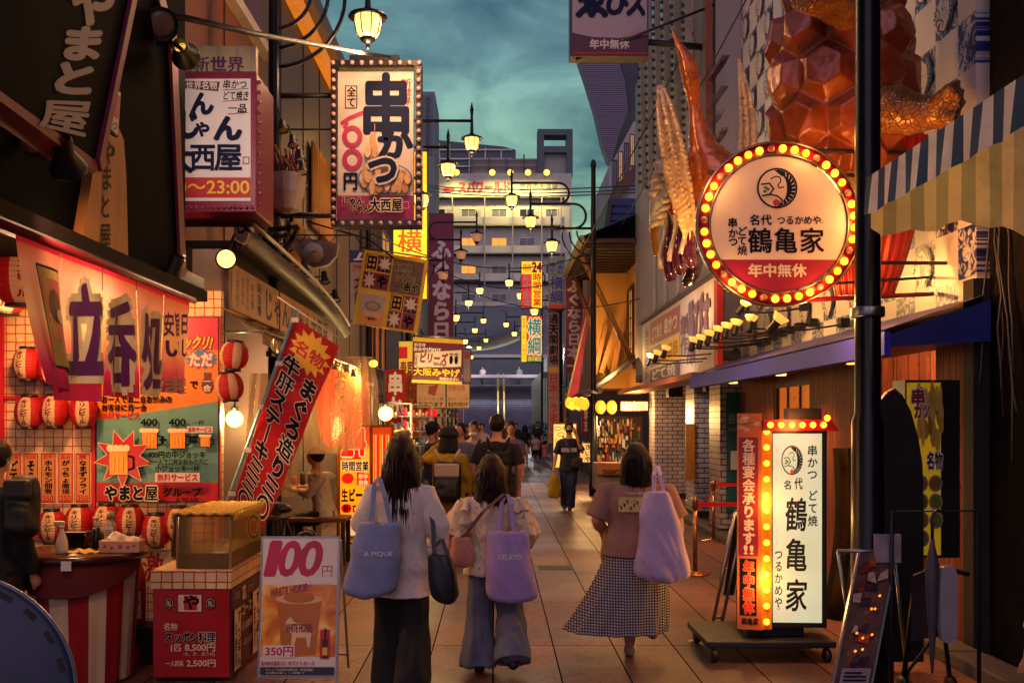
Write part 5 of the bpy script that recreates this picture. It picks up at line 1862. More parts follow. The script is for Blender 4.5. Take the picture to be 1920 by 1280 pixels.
a.frame(456, 295, 468, 308, 1.3, mat('#8a2040'))
a.text('10〜23:00', 322, 340, 468, 364, YELLOW, bold=.02)
a.build('face', t)
def stud_row(t, pts, r, m, proto=None, name='bulb'):
 """Bulbs of a sign's frame: one mesh shared by all the copies."""
 pm = proto or MB().ball((0, 0, 0), r, m, n=10, k=6).build(name, t, local=True)
 for i, p in enumerate(pts):
  o = pm if i == 0 and proto is None else pm.copy()
  if o is not pm:
   C.objects.link(o)
  o.parent = t
  o.location = Vector(p) - wloc(t)
 return pm
BOFF = mat('#c09a92', r=.25, var=.1)
BOFF2 = mat('#8a3a50', r=.25, var=.1)
pts = [at(336 + k * 10.5, 388, D - .012) for k in range(14)] + [V(q1.x + .008, D + .06 + .0 * k, q0.z + .08 + k * .082) for k in range(13)]
stud_row(t, pts, .017, BOFF2)
t = thing('carved_wood_sign', 'pale grained wooden board with carved purple characters above the boxed sign', 'sign', at(420, 136, D + .1))
w = MB()
slabpx(w, 318, 86, 480, 134, D + .05, D + .12, mat('#9a8a6a', r=.6, var=.4, sc=2.5, st=(8, 1, .6)))
w.build('plank', t)
a = Art(front(D + .049), base=.003)
a.text('新世界', 362, 106, 458, 136, mat('#4a1046'), bold=.07)
a.build('lettering', t)
# ---- tall white skewer sign with a frame of bulbs
D = 11.
t = thing('skewer_sign', 'tall white hanging sign, huge navy characters, skewers dish and an unlit bulb frame', 'sign', at(705, 425, D))
w = MB()
for a_ in ((620, 113, 790, 123), (620, 413, 790, 424), (620, 123.2, 630, 412.8), (779, 123.2, 790, 412.8)):
 slabpx(w, *a_, D, D + .22, mat('#22181c', r=.4, metal=.3, var=.3))
w.build('bulb_frame', t)
w = MB()
slabpx(w, 633, 134, 776, 412.5, D + .06, D + .14, mat('#8a8078'))
w.build('panel', t)
a = Art(front(D + .059), step=.002, base=.002)
a.rect(634, 136, 775, 411, mat('#c4b3a6', r=.5, var=.10, sc=2))
a.rect(632, 367, 775, 411, mat('#8f0e52', r=.5, var=.1))
a.text('新世界', 751, 148, 772, 198, mat('#8f1040'), vert=True, bold=.04)
a.frame(647, 161, 670, 204, 1.6, INK)
a.text('全て', 650, 163, 668, 202, INK, vert=True, bold=.02)
a.text('串', 674, 136, 774, 270, NAVY, bold=.09)
a.text('か', 706, 240, 774, 300, NAVY, bold=.08)
MG = mat('#a01048', r=.5)
a.line([(641, 232), (656, 222), (680, 212)], 8, MG)
a.line([(652, 232), (646, 240)], 6, MG)
a.ring(661, 257, 19, 21, 9, MG)
a.ring(661, 300, 19, 21, 9, MG)
a.text('円', 643, 322, 672, 358, NAVY, bold=.06)
PLATE = mat('#2a3040')
FRY = [mat(c, r=.6, var=.4, sc=24) for c in ('#b88a5a', '#c79a6c', '#a8744a', '#d0a880')]
a.ell(722, 336, 52, 30, mat('#5a6068'))
a.ell(722, 335, 48, 27, mat('#c8b8a8'))
random.seed(5)
for k in range(26):
 x, y = 722 + random.uniform(-38, 44), 338 + random.uniform(-20, 18)
 a.ell(x, y, random.uniform(5, 9), random.uniform(8, 15), FRY[k % 4], n=12)
a.line([(704, 236), (704, 262)], 1.5, FRY[2])
for x, y, rr in ((691, 285, 0), (700, 268, 0), (704, 285, 0)):
 a.ell(x, y, 6, 14, FRY[(x) % 4], n=12)
a.text('つ', 690, 288, 748, 352, NAVY, bold=.08, out=mat('#c4b3a6'), outw=.05)
a.text('じゃん', 642, 371, 684, 388, INK, bold=.05, out=CREAM, outw=.06)
a.text('じゃん', 657, 386, 696, 402, INK, bold=.05, out=CREAM, outw=.06)
a.text('大西屋', 694, 374, 756, 400, INK, bold=.06, out=CREAM, outw=.06)
a.frame(756, 381, 768, 394, 1.2, mat('#d88aa0'))
a.build('face', t)
pts = [at(624 + k * 18, 117.5, D - .02) for k in range(10)] + [at(624 + k * 18, 418.5, D - .02) for k in range(10)] + [at(625, 134 + k * 16, D - .02) for k in range(18)] + [at(785, 134 + k * 16, D - .02) for k in range(18)]
stud_row(t, pts, .026, BOFF)
w = MB()
for yy in (180, 243, 405):
 w.tube([at(520, yy, D + .1), at(620, yy, D + .1)], .03 if yy != 243 else .012, BLACKMETAL, n=6)
w.build('bracket', t)
w = MB()
slabpx(w, 655, 103, 748, 112.5, D + .02, D + .2, BLACKMETAL)
w.build('top_box', t)
# ---- faceted bowl ornament with lamps over it, and the round dial shield
q = at(538, 400, 9.4)
t = thing('faceted_bowl', 'large faceted white bowl ornament piled with dark and gold streamers', 'ornament', q)
w = MB().lathe([(.05, .0), (.12, .03), (.17, .20), (.18, .36), (.165, .36), (.15, .22), (.02, .06)], q, mat('#b09a88', r=.5, var=.15), n=8, smooth=False)
w.build('bowl', t)
w = MB()
random.seed(9)
for k in range(34):
 a_ = random.uniform(0, 2 * PI)
 r_ = random.uniform(.02, .12)
 b0 = q + V(r_ * math.cos(a_), r_ * math.sin(a_), .28)
 w.tube([b0, b0 + V(random.uniform(-.03, .03), 0, .12), b0 + V(random.uniform(-.1, .1), 0, random.uniform(.2, .36))], .012, mat(random.choice(['#5a1430', '#a8681c', '#2a1014', '#8a4a14']), r=.3), n=5)
w.build('streamer_tuft', t)
t = thing('dial_shield', 'white half round shield ornament with a round ribbed dial', 'ornament', at(620, 500, 13.5))
pts = [at(*p, 13.5) for p in ((546, 441), (634, 457), (630, 480), (615, 496), (590, 502), (566, 490), (552, 468))]
w = MB().prism(pts, (0, .12, 0), mat('#8a7468', r=.5, var=.2))
w.build('shield', t)
w = MB()
c = at(587, 475, 13.48)
for r0, r1, hh in ((.001, .145, .02), (.0, .125, .04), (.0, .05, .09)):
 w.lathe([(r1, 0), (r1, hh), (.001, hh)], c, mat('#c8bfb0', r=.4), n=28, axis=(0, -1, 0))
w.tube([c + V(0, -.08, 0), c + V(.09, -.09, .03)], .025, mat('#b8afa0'), n=8)
w.build('dial', t)
grp = 'arm spotlights on the panelled building'
for i, (px, py, d, ax, ay, lb) in enumerate(((530, 240, 9.6, 520, 205, 'white rimmed spotlight highest of the cluster above the bowl'), (549, 268, 9.5, 540, 235, 'second spotlight down in the cluster above the bowl'), (563, 296, 9.4, 555, 260, 'third spotlight down in the cluster above the bowl'), (567, 318, 9.3, 560, 285, 'lowest spotlight of the cluster, just over the bowl'),
  (538, 462, 11.5, 440, 478, 'small spotlight on the uppermost long arm by the dial shield'), (572, 505, 11.5, 478, 520, 'small spotlight on the long arm under the dial'), (609, 524, 12.5, 500, 538, 'small spotlight on an arm before the gold corrugated strip'), (629, 558, 13., 520, 560, 'small spotlight at the end of the lowest long arm'))):
 spot('arm_spotlight', lb, at(px, py, d), at(px + 6, py + 60, d - .1), .055 if i < 4 else .07, arm=at(ax, ay, d + .3), group=grp)
 if i >= 4:
  pass
for o in [o for o in C.objects if o.name.startswith('arm_spotlight')]:
 for c_ in kids(o):
  if c_.name.startswith('lens'):
   c_.data.materials[0] = mat('#cfc0aa', r=.25)
spot('arm_spotlight', 'lit spotlight by the souvenir shop eave', at(700, 679, 16.5), at(705, 760, 15.5), .09, lit=3, arm=at(683, 668, 16.8), group=grp, power=70)
# white oval plaques with characters on the dark brackets
for i, (px, py, lb) in enumerate(((452, 425, 'white oval plaque hanging by the dark zigzag bracket'), (492, 440, 'white shield shaped plaque with brush strokes behind the bracket'), (508, 470, 'narrow white plaque at the foot of the bracket'), (400, 396, 'small round white plaque under the boxed sign'))):
 q = at(px, py, 10.2)
 t = thing('shield_plaque', lb, 'plaque', q, group='white plaques around the dark bracket')
 w = MB().prism([q + V(.09 * math.cos(R(a_)) * (1 if a_ < 180 else .9), 0, (.16 if i < 3 else .1) * math.sin(R(a_))) for a_ in range(0, 360, 20)], (0, .03, 0), mat('#a08c84', r=.5))
 w.build('plate', t)
 a = Art(front(10.199, px, py), base=.002)
 a.text('ん' if i % 2 else 'じ', px - 12, py - 18, px + 12, py + 14, INK, bold=.03)
 a.build('lettering', t)
w = MB()
for p, q in (((470, 470), (515, 430)), ((515, 430), (560, 425)), ((515, 430), (508, 405)), ((540, 440), (470, 455)), ((560, 425), (546, 452)), ((546, 452), (520, 505)), ((500, 400), (620, 404))):
 w.tube([at(*p, 9.9), at(*q, 9.9)], .025, BLACKMETAL, n=6)
w.tube([at(575, 345, 9.9), at(545, 415, 9.9)], .02, BLACKMETAL, n=6)
tag(w.build('steel_bracket', loc=at(515, 430, 9.9)), 'black zigzag steel bracket under the boxed restaurant sign', 'bracket')
# ---- smaller signs hanging further along
D = 13.
t = thing('yellow_hanging_banner', 'tilted yellow bordered banner with a beer glass and checkered crimson squares', 'banner', at(733, 625, D))
TLp, TRp, BRp, BLp = (683, 468), (803, 488), (782, 626), (661, 606)
yel = mat('#d6a81c', r=.5, var=.12, sc=3, emit=.05)  # slight glow put into the cloth to lift its yellow; no lamp inside
w = MB().prism([at(*p, D) for p in (TLp, TRp, BRp, BLp)], (0, .02, 0), yel)
w.build('cloth', t)
def bm4(u, v):
 f = lambda i: TLp[i] * (1 - u) * v + TRp[i] * u * v + BRp[i] * u * (1 - v) + BLp[i] * (1 - u) * (1 - v)
 return front(D).uv(f(0), f(1))
a = Art(front(D), map=bm4, step=.002, base=.002)
SQ = [mat('#7a0f30', r=.5), mat('#d8cbb8', r=.5)]
for i, (u0, v0) in enumerate(((.05, .74), (.25, .74), (.05, .5), (.25, .5), (.52, .26), (.74, .26), (.52, .03), (.74, .03))):
 k = i % 4
 a.rect(u0, v0, u0 + .2, v0 + .22, SQ[0] if k in (0, 3) else SQ[0])
 if k in (1, 2):
  a.star(u0 + .1, v0 + .11, .12, .06, 8, SQ[1], rot=.2, sx=.9)
  if k == 1:
   a.text('SHINSEKAI', u0 + .0, v0 + .05, u0 + .2, v0 + .0, INK, bold=.02)
 elif k == 0:
  a.text('田', u0 + .02, v0 + .21, u0 + .18, v0 + .01, INK, bold=.1, out=YELLOW, outw=.05)
 else:
  a.text('や', u0 + .02, v0 + .2, u0 + .18, v0 + .02, INK, bold=.09)
a.rect(.48, .5, .95, .95, mat('#6a4a34', r=.5, var=.6, sc=12))
a.text('新世界', .5, .9, .78, .78, INK, bold=.02, out=CREAM, outw=.05)
a.text('おやじの', .54, .76, .86, .65, INK, bold=.02, out=CREAM, outw=.05)
a.text('串や', .68, .66, .94, .52, INK, bold=.04, out=CREAM, outw=.05)
a.poly([(.07, .42), (.46, .44), (.43, .02), (.10, .0)], mat('#b0a090', r=.4))
a.poly([(.08, .19), (.45, .21), (.43, .03), (.10, .01)], mat('#d8901c', r=.4))
a.text('KIRIN BEER', .14, .18, .4, .14, WHITE, bold=.03)
a.ell(.27, .27, .12, .06, mat('#7a6a5a'))
a.ell(.27, .27, .09, .045, mat('#b0a090'))
a.text('一番搾り', .17, .12, .37, .07, INK, bold=.02)
a.build('print', t)
w = MB().tube([at(675, 464, D), at(808, 484, D)], .012, STEEL, n=6)
w.build('top_rod', t)
w = MB().tube([at(575, 415, D), at(690, 448, D), at(760, 500, D)], .012, BLACKMETAL, n=6)
for k in range(8):
 w.tube([at(520 + k * 14, 441 + (k % 2) * 14, D + .1), at(534 + k * 14, 441 + ((k + 1) % 2) * 14, D + .1)], .006, BLACKMETAL, n=4)
w.tube([at(500, 441, D + .1), at(665, 441, D + .1), at(678, 458, D + .1)], .01, BLACKMETAL, n=5)
w.build('hanging_arm', t)
D = 18.6
def vsign(name, label, box, d, bgc, rows, depth=.15, frame=None, emit=0, group=None, cat='sign'):
 x0, y0, x1, y1 = box
 t = thing(name, label, cat, at((x0 + x1) / 2, y1, d), group=group)
 w = MB()
 slabpx(w, x0 - 1.2, y0 - 1.2, x1 + 1.2, y1 + 1.2, d, d + depth, frame or mat('#3a2a2c', r=.5))
 w.build('case', t)
 a = Art(front(d - .001), step=.004, base=.004)
 a.rect(x0, y0, x1, y1, bgc)
 for r_ in rows:
  r_(a)
 a.build('face', t)
 return t
vsign('white_blue_sign', 'white sign with a blue header squeezed behind the yellow banner', (657, 470, 697, 600), D, mat('#9a8f96', r=.5), [
 lambda a: a.rect(657, 470, 697, 492, mat('#1a3a80')), lambda a: a.text('ム', 662, 472, 694, 490, WHITE, bold=.05),
 lambda a: a.text('アサヒ', 660, 495, 690, 510, RED, bold=.02), lambda a: a.text('大衆酒', 664, 515, 690, 595, mat('#5a1020'), vert=True, bold=.05)])
YL = mat('#f0c020', r=.4, emit=1.1, emh='#ffc018', var=.15, sc=1)
t = vsign('lit_yellow_sign', 'tall glowing yellow sign with orange characters behind the skewer sign', (738, 285, 800, 560), 20., YL, [
 lambda a: a.text('横', 745, 430, 792, 474, mat('#e04a10', emit=.6), bold=.07), lambda a: a.text('綱', 745, 478, 792, 524, mat('#e04a10', emit=.6), bold=.07),
 lambda a: a.rect(778, 290, 784, 425, mat('#d02048', emit=.5)), lambda a: a.rect(778, 330, 784, 350, mat('#40b060', emit=.5))], depth=.35)
lamp('sign_glow', 'POINT', at(770, 400, 19.3), 18, (1, .7, .15), t, size=.2)
DR = mat('#6d0c3c', r=.5, var=.15, sc=.8)
vsign('maroon_banner_sign', 'tall maroon hanging sign with white characters before the hotel balconies', (804, 401, 849, 636), 33., DR, [
 lambda a: a.text('ふぐなら日', 809, 448, 846, 640, mat('#c9b8b8'), vert=True, bold=.06)], depth=.3)
D = 20.
t = thing('souvenir_shop_banner', 'maroon and yellow souvenir shop banner with footprints hung over the street', 'banner', at(820, 720, D))
TLp, TRp, BRp, BLp = (774, 632), (869, 637), (866, 721), (772, 717)
w = MB().prism([at(*p, D) for p in (TLp, TRp, BRp, BLp)], (0, .02, 0), mat('#5a0c30', r=.55, var=.15))
w.build('cloth', t)
def bm5(u, v):
 f = lambda i: TLp[i] * (1 - u) * v + TRp[i] * u * v + BRp[i] * u * (1 - v) + BLp[i] * (1 - u) * (1 - v)
 return front(D).uv(f(0), f(1))
a = Art(front(D), map=bm5, step=.003, base=.003)
a.rect(0, .91, 1, 1, mat('#c8a820'))
a.rect(0, 0, 1, .07, mat('#c8a820'))
a.text('新世界', .03, .88, .26, .8, WHITE, bold=.03)
a.text('おみやげSPOT', .03, .79, .56, .70, WHITE, bold=.04)
a.poly([(.05, .66), (.97, .77), (.97, .40), (.05, .33)], mat('#c9bcae', r=.5))
a.text('ビリーズ', .14, .68, .7, .44, mat('#7a0f24'), bold=.07, skew=.01)
a.text('Shop', .42, .47, .68, .38, INK, bold=.03)
for x in (.77, .87):
 a.ell(x, .54, .035, .10, INK, n=14)
 for k in range(4):
  a.ell(x - .03 + k * .02, .66 + .012 * (1.5 - abs(k - 1.5)), .01, .018, INK, n=8)
a.text('大阪名物', .06, .62, .11, .36, INK, vert=True)
a.text('大阪みやげ', .03, .34, .95, .16, YELLOW, bold=.07, out=INK, outw=.03)
a.text('毎度おおきに', .55, .15, .95, .08, WHITE, bold=.03)
a.build('print', t)
w = MB().tube([at(768, 629, D), at(874, 634, D)], .02, STEEL, n=6)
w.build('top_rod', t)
for i, (x0, x1, lb) in enumerate(((782, 835, 'cream notice with a red can picture below the souvenir banner'), (838, 880, 'cream notice with a castle sketch below the souvenir banner'))):
 t = vsign('paper_notice', lb, (x0, 720, x1, 764), 21.5, mat('#c7a078', r=.6, var=.15), [
  (lambda a, x0=x0: a.poly([(x0 + 22, 724), (x0 + 40, 720), (x0 + 34, 742), (x0 + 20, 738)], mat('#9a1420'))) if i == 0 else (lambda a, x0=x0: a.text('大阪名物', x0 + 3, 722, x0 + 34, 733, mat('#c06040'), bold=.04)),
  lambda a, x0=x0, x1=x1: a.text('カウンター席' if i == 0 else '串かつ・どて焼', x0 + 2, 744, x1 - 3, 751, mat('#3a2420')),
  lambda a, x0=x0, x1=x1: a.text('数あります' if i == 0 else '宴会予約受付中', x0 + 2, 753, x1 - 3, 762, mat('#3a2420'), bold=.03)], depth=.03, cat='notice', group='notices below the souvenir banner')
vsign('picture_strip_sign', 'narrow vertical picture strip at the edge of the souvenir banner', (869, 655, 882, 718), 22., mat('#a08a84', r=.6, var=.4, sc=2), [lambda a: a.text('店', 870, 660, 881, 672, RED, bold=.05)], depth=.05)
vsign('small_lit_sign', 'small red and yellow lit sign tucked behind the dark lamp post', (748, 640, 778, 742), 26., mat('#e0b030', emit=.7, var=.3, sc=1), [lambda a: a.rect(748, 650, 764, 672, mat('#d02020', emit=.5)), lambda a: a.text('寿司', 750, 676, 776, 704, RED, bold=.06), lambda a: a.text('串', 752, 712, 774, 738, RED, bold=.06)])
for i, (X, y, z, tx, c0, c1) in enumerate(((-2.35, 21., 1.1, '串かつ', '#b01420', WHITE), (-2.3, 24.5, 1.2, '名物どて焼', '#d0a020', RED), (-2.3, 30., 1.1, '生ビール', '#c8bcb0', RED), (2.75, 32., 1.2, 'ふぐ料理', '#a81430', WHITE), (2.8, 41., 1.2, '営業中', '#d8b030', INK), (2.7, 45., 1.0, '大阪名物', '#b01c20', YELLOW))):
 t = thing('nobori_banner', ['red upright banner', 'yellow upright banner', 'white upright banner', 'crimson upright banner', 'small yellow upright banner', 'distant red upright banner'][i] + [' beside the souvenir racks', ' among the souvenir racks past the dim lamp post', ' with red kana beyond the souvenir shop', ' below the tall arena sign', ' in the distance under the arena sign', ' far along near the potted shrub'][i], 'banner', (X, y, 0), group='upright banners along the shops')
 MB().tube([V(X, y, 0), V(X, y, z + 1.75)], .014, STEEL, n=6).build('pole', t)
 MB().sheet(lambda u, v: V(X + .02 + .42 * u, y + .03 * math.sin(v * 7 + i), z + 1.7 - 1.6 * v), 4, 14, mat(c0, r=.8, trans=.3)).build('cloth', t)
 a = Art(Pl((X, y - .04, z), (1, 0, 0), (0, 0, 1)), loc=True, step=.003)
 a.text(tx, .06, 1.65, .40, .15, c1, vert=True, bold=.05)
 a.build('lettering', t)
# ---- lit signboard on castors
D = 13.
t = thing('lit_pavement_sign', 'wood framed lit signboard on castors, yellow and red beer advert', 'signboard', at(665, 1030, D))
WF = mat('#8a4f18', r=.5, var=.3, sc=4)
def boardface(t, pl, W_, H_, name):
 w = MB()
 for a_ in ((-.03, -.03, W_ + .03, 0), (-.03, H_, W_ + .03, H_ + .03), (-.03, 0, 0, H_), (W_, 0, W_ + .03, H_)):
  w.prism([pl.p(a_[0], a_[1]), pl.p(a_[2], a_[1]), pl.p(a_[2], a_[3]), pl.p(a_[0], a_[3])], pl.n * -.10, WF)
 w.build('wood_frame', t)
o0 = at(638, 1016, D)
pA = Pl(o0, (1, .35, 0), (0, 0, 1))
pB = Pl(o0 + V(.40, .15, 0), (.62, .62, 0), (0, 0, 1))
HH = 1.50
boardface(t, pA, .40, HH, 'front')
boardface(t, pB, .34, HH, 'side')
YB = mat('#f0a818', emit=.9, emh='#ff9c10', var=.25, sc=2.5, r=.4)
RB = mat('#d81418', emit=.55, emh='#ff1408', var=.1, r=.4)
WB = mat('#f0d8b0', emit=.7, emh='#ffc880', var=0, r=.4)
a = Art(pA, loc=True, step=.003, base=-.02)
a.rect(0, 0, .40, HH, YB)
a.poly([(0, HH), (.4, HH), (.4, HH - .2), (.28, HH - .42), (0, HH - .42)], RB)
a.text('24', .02, HH - .03, .33, HH - .36, RB, bold=.04, out=WB, outw=.06)
a.ell(.2, HH - .24, .09, .08, RB)
a.text('毎日', .14, HH - .19, .26, HH - .28, YB, bold=.03)
a.text('時間営業', .02, HH - .44, .38, HH - .58, INK, bold=.06, out=WB, outw=.05)
a.ell(.1, HH - .67, .08, .07, RB)
a.poly([(.22, HH - .59), (.38, HH - .61), (.38, HH - .78), (.22, HH - .76)], RB)
a.text('年中', .24, HH - .61, .37, HH - .69, WB, bold=.04)
a.text('無休', .24, HH - .69, .37, HH - .77, WB, bold=.04)
a.text('生ビール', .01, HH - .80, .39, HH - .98, INK, bold=.06, out=YB, outw=.06)
a.ell(.08, HH - 1.06, .07, .06, RB)
a.text('新ひや', .03, HH - 1.01, .38, HH - 1.12, INK, bold=.04)
a.ell(.2, HH - 1.3, .16, .12, RB)
a.text('2', .06, HH - 1.16, .22, HH - 1.40, WB, bold=.06)
a.text('一番搾り', .02, .09, .38, .01, INK, bold=.05)
a.build('front_face', t)
a = Art(pB, loc=True, step=.003, base=-.02)
a.rect(0, 0, .34, HH, mat('#c02c10', emit=.5, emh='#ff4a10', var=.6, sc=5))
for k in range(9):
 a.rect(.03 + k * .033, .1, .045 + k * .033, HH - .1, [YB, WB, RB][k % 3])
a.build('side_face', t)
for pp in (pA.p(.03, -.03, -.05), pA.p(.37, -.03, -.05), pB.p(.30, -.03, -.05)):
 w = MB().lathe([(.001, -.02), (.05, -.02), (.055, -.01), (.055, .01), (.05, .02), (.001, .02)], V(pp.x, pp.y, .056), mat('#0a0a0c', r=.5), n=16, axis=(1, .2, 0))
 w.box((pp.x - .03, pp.y - .03, .10), (pp.x + .03, pp.y + .03, pp.z), BLACKMETAL)
 w.build('castor', t)
# ---- bicycle parked behind the flag
t = thing('parked_bicycle', 'black bicycle parked behind the price board, its wheels just showing', 'bicycle', (at(545, 0, 9.0).x, 9.0, 0))
BK = mat('#101014', r=.35, metal=.3)
cx = at(552, 0, 9.).x
for k, (dx, dy) in enumerate(((0, 0), (-.28, -1.05))):
 c = V(cx + dx, 9.0 + dy + .4, .33)
 w = MB()
 ax = V(.93, -.36, 0)
 x_, y_ = basis(ax)
 w.tube([c + (x_ * math.cos(2 * PI * j / 40) + y_ * math.sin(2 * PI * j / 40)) * .315 for j in range(41)], .018, BK, n=8, cap=False)
 w.tube([c + (x_ * math.cos(2 * PI * j / 40) + y_ * math.sin(2 * PI * j / 40)) * .36 for j in range(9, 30)], .012, STEEL, n=6)
 wh = w.build('wheel', t)
 w = MB()
 for j in range(18):
  a_ = 2 * PI * j / 18
  w.tube([c, c + (x_ * math.cos(a_) + y_ * math.sin(a_)) * .3], .0022, STEEL, n=4)
 w.ball(c, .03, STEEL, n=8, k=6)
 w.build('spoke', wh)
w = MB()
f0, r0 = V(cx - .28, 8.35, .33), V(cx, 9.4, .33)
seatp, headp, bb_ = r0.lerp(f0, .35) + V(0, 0, .5), r0.lerp(f0, .85) + V(0, 0, .55), r0.lerp(f0, .45) + V(0, 0, -.04)
for p, q in ((bb_, seatp), (bb_, headp), (seatp, headp), (bb_, r0), (seatp, r0), (headp, f0)):
 w.tube([p, q], .016, BK, n=8)
w.build('frame', t)
w = MB().ball(seatp + V(0, 0, .08), .09, BK, sc=(.8, 1.4, .45))
w.build('saddle', t)
w = MB().tube([headp + V(-.28, .1, .12), headp + V(-.1, .05, .14), headp + V(.1, -.05, .14), headp + V(.28, -.05, .12)], .012, STEEL, n=6)
w.build('handlebar', t)
# ---- counter furniture
t = thing('wooden_bench', 'brown wooden bench inside the counter by the seated man', 'bench', (at(600, 0, 12.).x, 12., 0))
q = V(at(598, 0, 11.8).x, 11.8, 0)
w = MB().box(q + V(-.34, -.15, .52), q + V(.34, .35, .57), mat('#6a4018', r=.45, var=.4, sc=4, st=(1, 5, 1)), bev=.01)
w.build('seat', t)
for sx_ in (-.3, .3):
 for sy_ in (-.1, .3):
  w = MB().box(q + V(sx_ - .025, sy_ - .025, 0), q + V(sx_ + .025, sy_ + .025, .519), mat('#1a120c', r=.5))
  w.build('leg', t)
t = thing('counter_table', 'narrow wooden counter table with cups in front of the seated man', 'table', (at(560, 0, 12.6).x, 12.6, 0))
q = V(at(556, 0, 12.6).x, 12.6, 0)
w = MB().box(q + V(-.3, -.25, .86), q + V(.3, .25, .90), mat('#7a5020', r=.4, var=.4, sc=4), bev=.01)
w.build('tabletop', t)
for sx_ in (-.26, .26):
 w = MB().box(q + V(sx_ - .02, -.2, 0), q + V(sx_ + .02, .2, .859), mat('#2a1a10', r=.5))
 w.build('leg', t)
for k, (dx, h, c_) in enumerate(((-.15, .12, '#b08030'), (-.03, .09, '#8a2018'), (.08, .14, '#3a2a18'), (.2, .1, '#c0a060'))):
 w = MB().lathe([(.03, 0), (.035, .01), (.035, h), (.02, h + .02)], q + V(dx, .0, .901), mat(c_, r=.3), n=12)
 tag(w.build('condiment_pot', loc=q + V(dx, 0, .901)), ['amber sauce pot at the wall end of the counter table', 'short red pot on the counter table', 'dark tall pot on the counter table', 'pale pot on the counter table beside the seated man'][k], 'pot', 'pots on the counter table')
# ---- souvenir shop racks
random.seed(21)
GC = [mat(c, r=.4, var=.2) for c in ('#a01820', '#c8a040', '#d8c8b0', '#30406a', '#6a2a50', '#3a6a4a', '#c06a20', '#e0d8d0')]
for i, (px, d, lb) in enumerate(((742, 19.5, 'crowded souvenir rack beside the dark lamp post'), (782, 20.5, 'white wire rack hung with small souvenirs'), (812, 23, 'souvenir rack behind the man in the navy shirt'), (848, 27, 'farther souvenir rack near the hanging red lantern'))):
 q = V(at(px, 0, d).x, d, 0)
 t = thing('souvenir_rack', lb, 'rack', q, group='souvenir racks of the shop')
 w = MB()
 WR2 = mat('#a89c98', r=.4, metal=.3)
 for sx_ in (-.3, .3):
  for sy_ in (-.15, .15):
   w.tube([q + V(sx_, sy_, 0), q + V(sx_, sy_, 2.05)], .012, WR2, n=5)
 for z in (.3, .6, .9, 1.2, 1.5, 1.8, 2.05):
  for sy_ in (-.15, .15):
   w.tube([q + V(-.3, sy_, z), q + V(.3, sy_, z)], .008, WR2, n=5)
 w.build('wire_frame', t)
 w = MB()
 for z in (.3, .6, .9, 1.2, 1.5, 1.8):
  for k in range(9):
   x = -.28 + k * .065
   hgt = random.uniform(.08, .22)
   if k % 2:
    w.box(q + V(x, -.17, z + .01), q + V(x + .055, -.1, z + hgt), random.choice(GC), bev=.006)
   else:
    w.ball(q + V(x + .03, -.14, z + .05), .034, random.choice(GC), n=8, k=6)
 o = w.build('goods_lettering', t) if False else w.build('small_goods', t)
 tag(o, kind='stuff')
lamp('shop_lamp', 'POINT', at(790, 745, 19.), 110, (1, .62, .25), size=.2)
q = at(752, 850, 17.)
t = thing('stuffed_sack', 'bulging brown red sack hanging behind the long haired woman', 'sack', q)
w = MB().lathe([(.02, -.1), (.16, .0), (.20, .18), (.18, .36), (.1, .46), (.03, .5)], q + V(0, 0, -.1), mat('#7a3420', r=.8, var=.4, sc=9, bump=.6), n=18)
w.build('sack_body', t)
w = MB().ball(q + V(0, 0, .33), .16, mat('#a8842c', r=.8, var=.4, sc=14, bump=.6), sc=(1.1, 1.1, .55))
w.build('straw_top', t)
q = at(810, 774, 22.)
t = thing('round_red_lantern', 'round glowing red lantern hanging under the cream notices', 'lantern', q)
w = MB().ball(q, .115, mat('#d01418', emit=.8, emh='#ff1010', var=.2), n=18, k=12, sc=(1, 1, .92))
w.build('paper_shade', t)
w = MB().tube([q + V(0, 0, .1), q + V(0, 0, .5)], .008, BLACKMETAL, n=5)
w.build('cord', t)
# ================================================================ eastern side of the street
BULB = mat('#ffc24a', emit=5.5, emh='#ff9a1c', var=0, r=.3)
BULB2 = mat('#ffb030', emit=3.4, emh='#ff8a14', var=0, r=.3)
BOFFR = mat('#b06a5a', r=.25, var=.1)
REDM = mat('#8a0f14', r=.35, var=.2, sc=4)
# ---- blue awning along the crane restaurant
t = thing('blue_shop_awning', 'long blue and lilac metal awning running along the crest clad restaurant', 'awning', (3.2, 10.8, 2.3))
BLUE = mat('#1d2a78', r=.4, var=.15, sc=2)
LIL = mat('#2c30c4', r=.5, var=.2, sc=2, spec=.2)
w = MB()
ya, yb = 7.2, 14.4
w.prism([V(2.85, ya, 2.33), V(3.58, ya, 2.58), V(3.58, ya, 2.28), V(2.85, ya, 2.24)], (0, yb - ya, 0), BLUE)
w.build('canopy', t)
w = MB()
w.box((2.80, ya - .02, 2.18), (2.846, yb, 2.35), LIL)
w.build('edge_fascia', t)
w = MB()
w.sheet(lambda u, v: V(2.79 + .76 * v, ya + .0 + (yb - ya) * u, 2.36 + .26 * v), 8, 2, mat('#4a468c', r=.35, var=.25, sc=2))
w.build('top_sheet', t)
w = MB()
w.sheet(lambda u, v: V(2.87 + .006 * math.sin(u * 200), ya + .05 + (yb - ya) * u, 2.235 - .06 * v), 160, 1, mat('#10142c', r=.7, var=.8, sc=20))
w.build('valance', t)
for y in (8.7, 10.9, 13.1):  # downlights added under the awning to warm the planks and paving
 w = MB().lathe([(.001, 0), (.055, 0), (.06, .03), (.001, .03)], (3.12, y, 2.20), mat('#ffd090', emit=3, emh='#ffb050', var=0), n=16)
 w.build('added_downlight', t)
 lamp('added_downlight_glow', 'SPOT', (3.12, y, 2.17), 75, (1, .34, .10), t, size=.06, aim=(2.95, y, 0), cone=140, blend=.9)
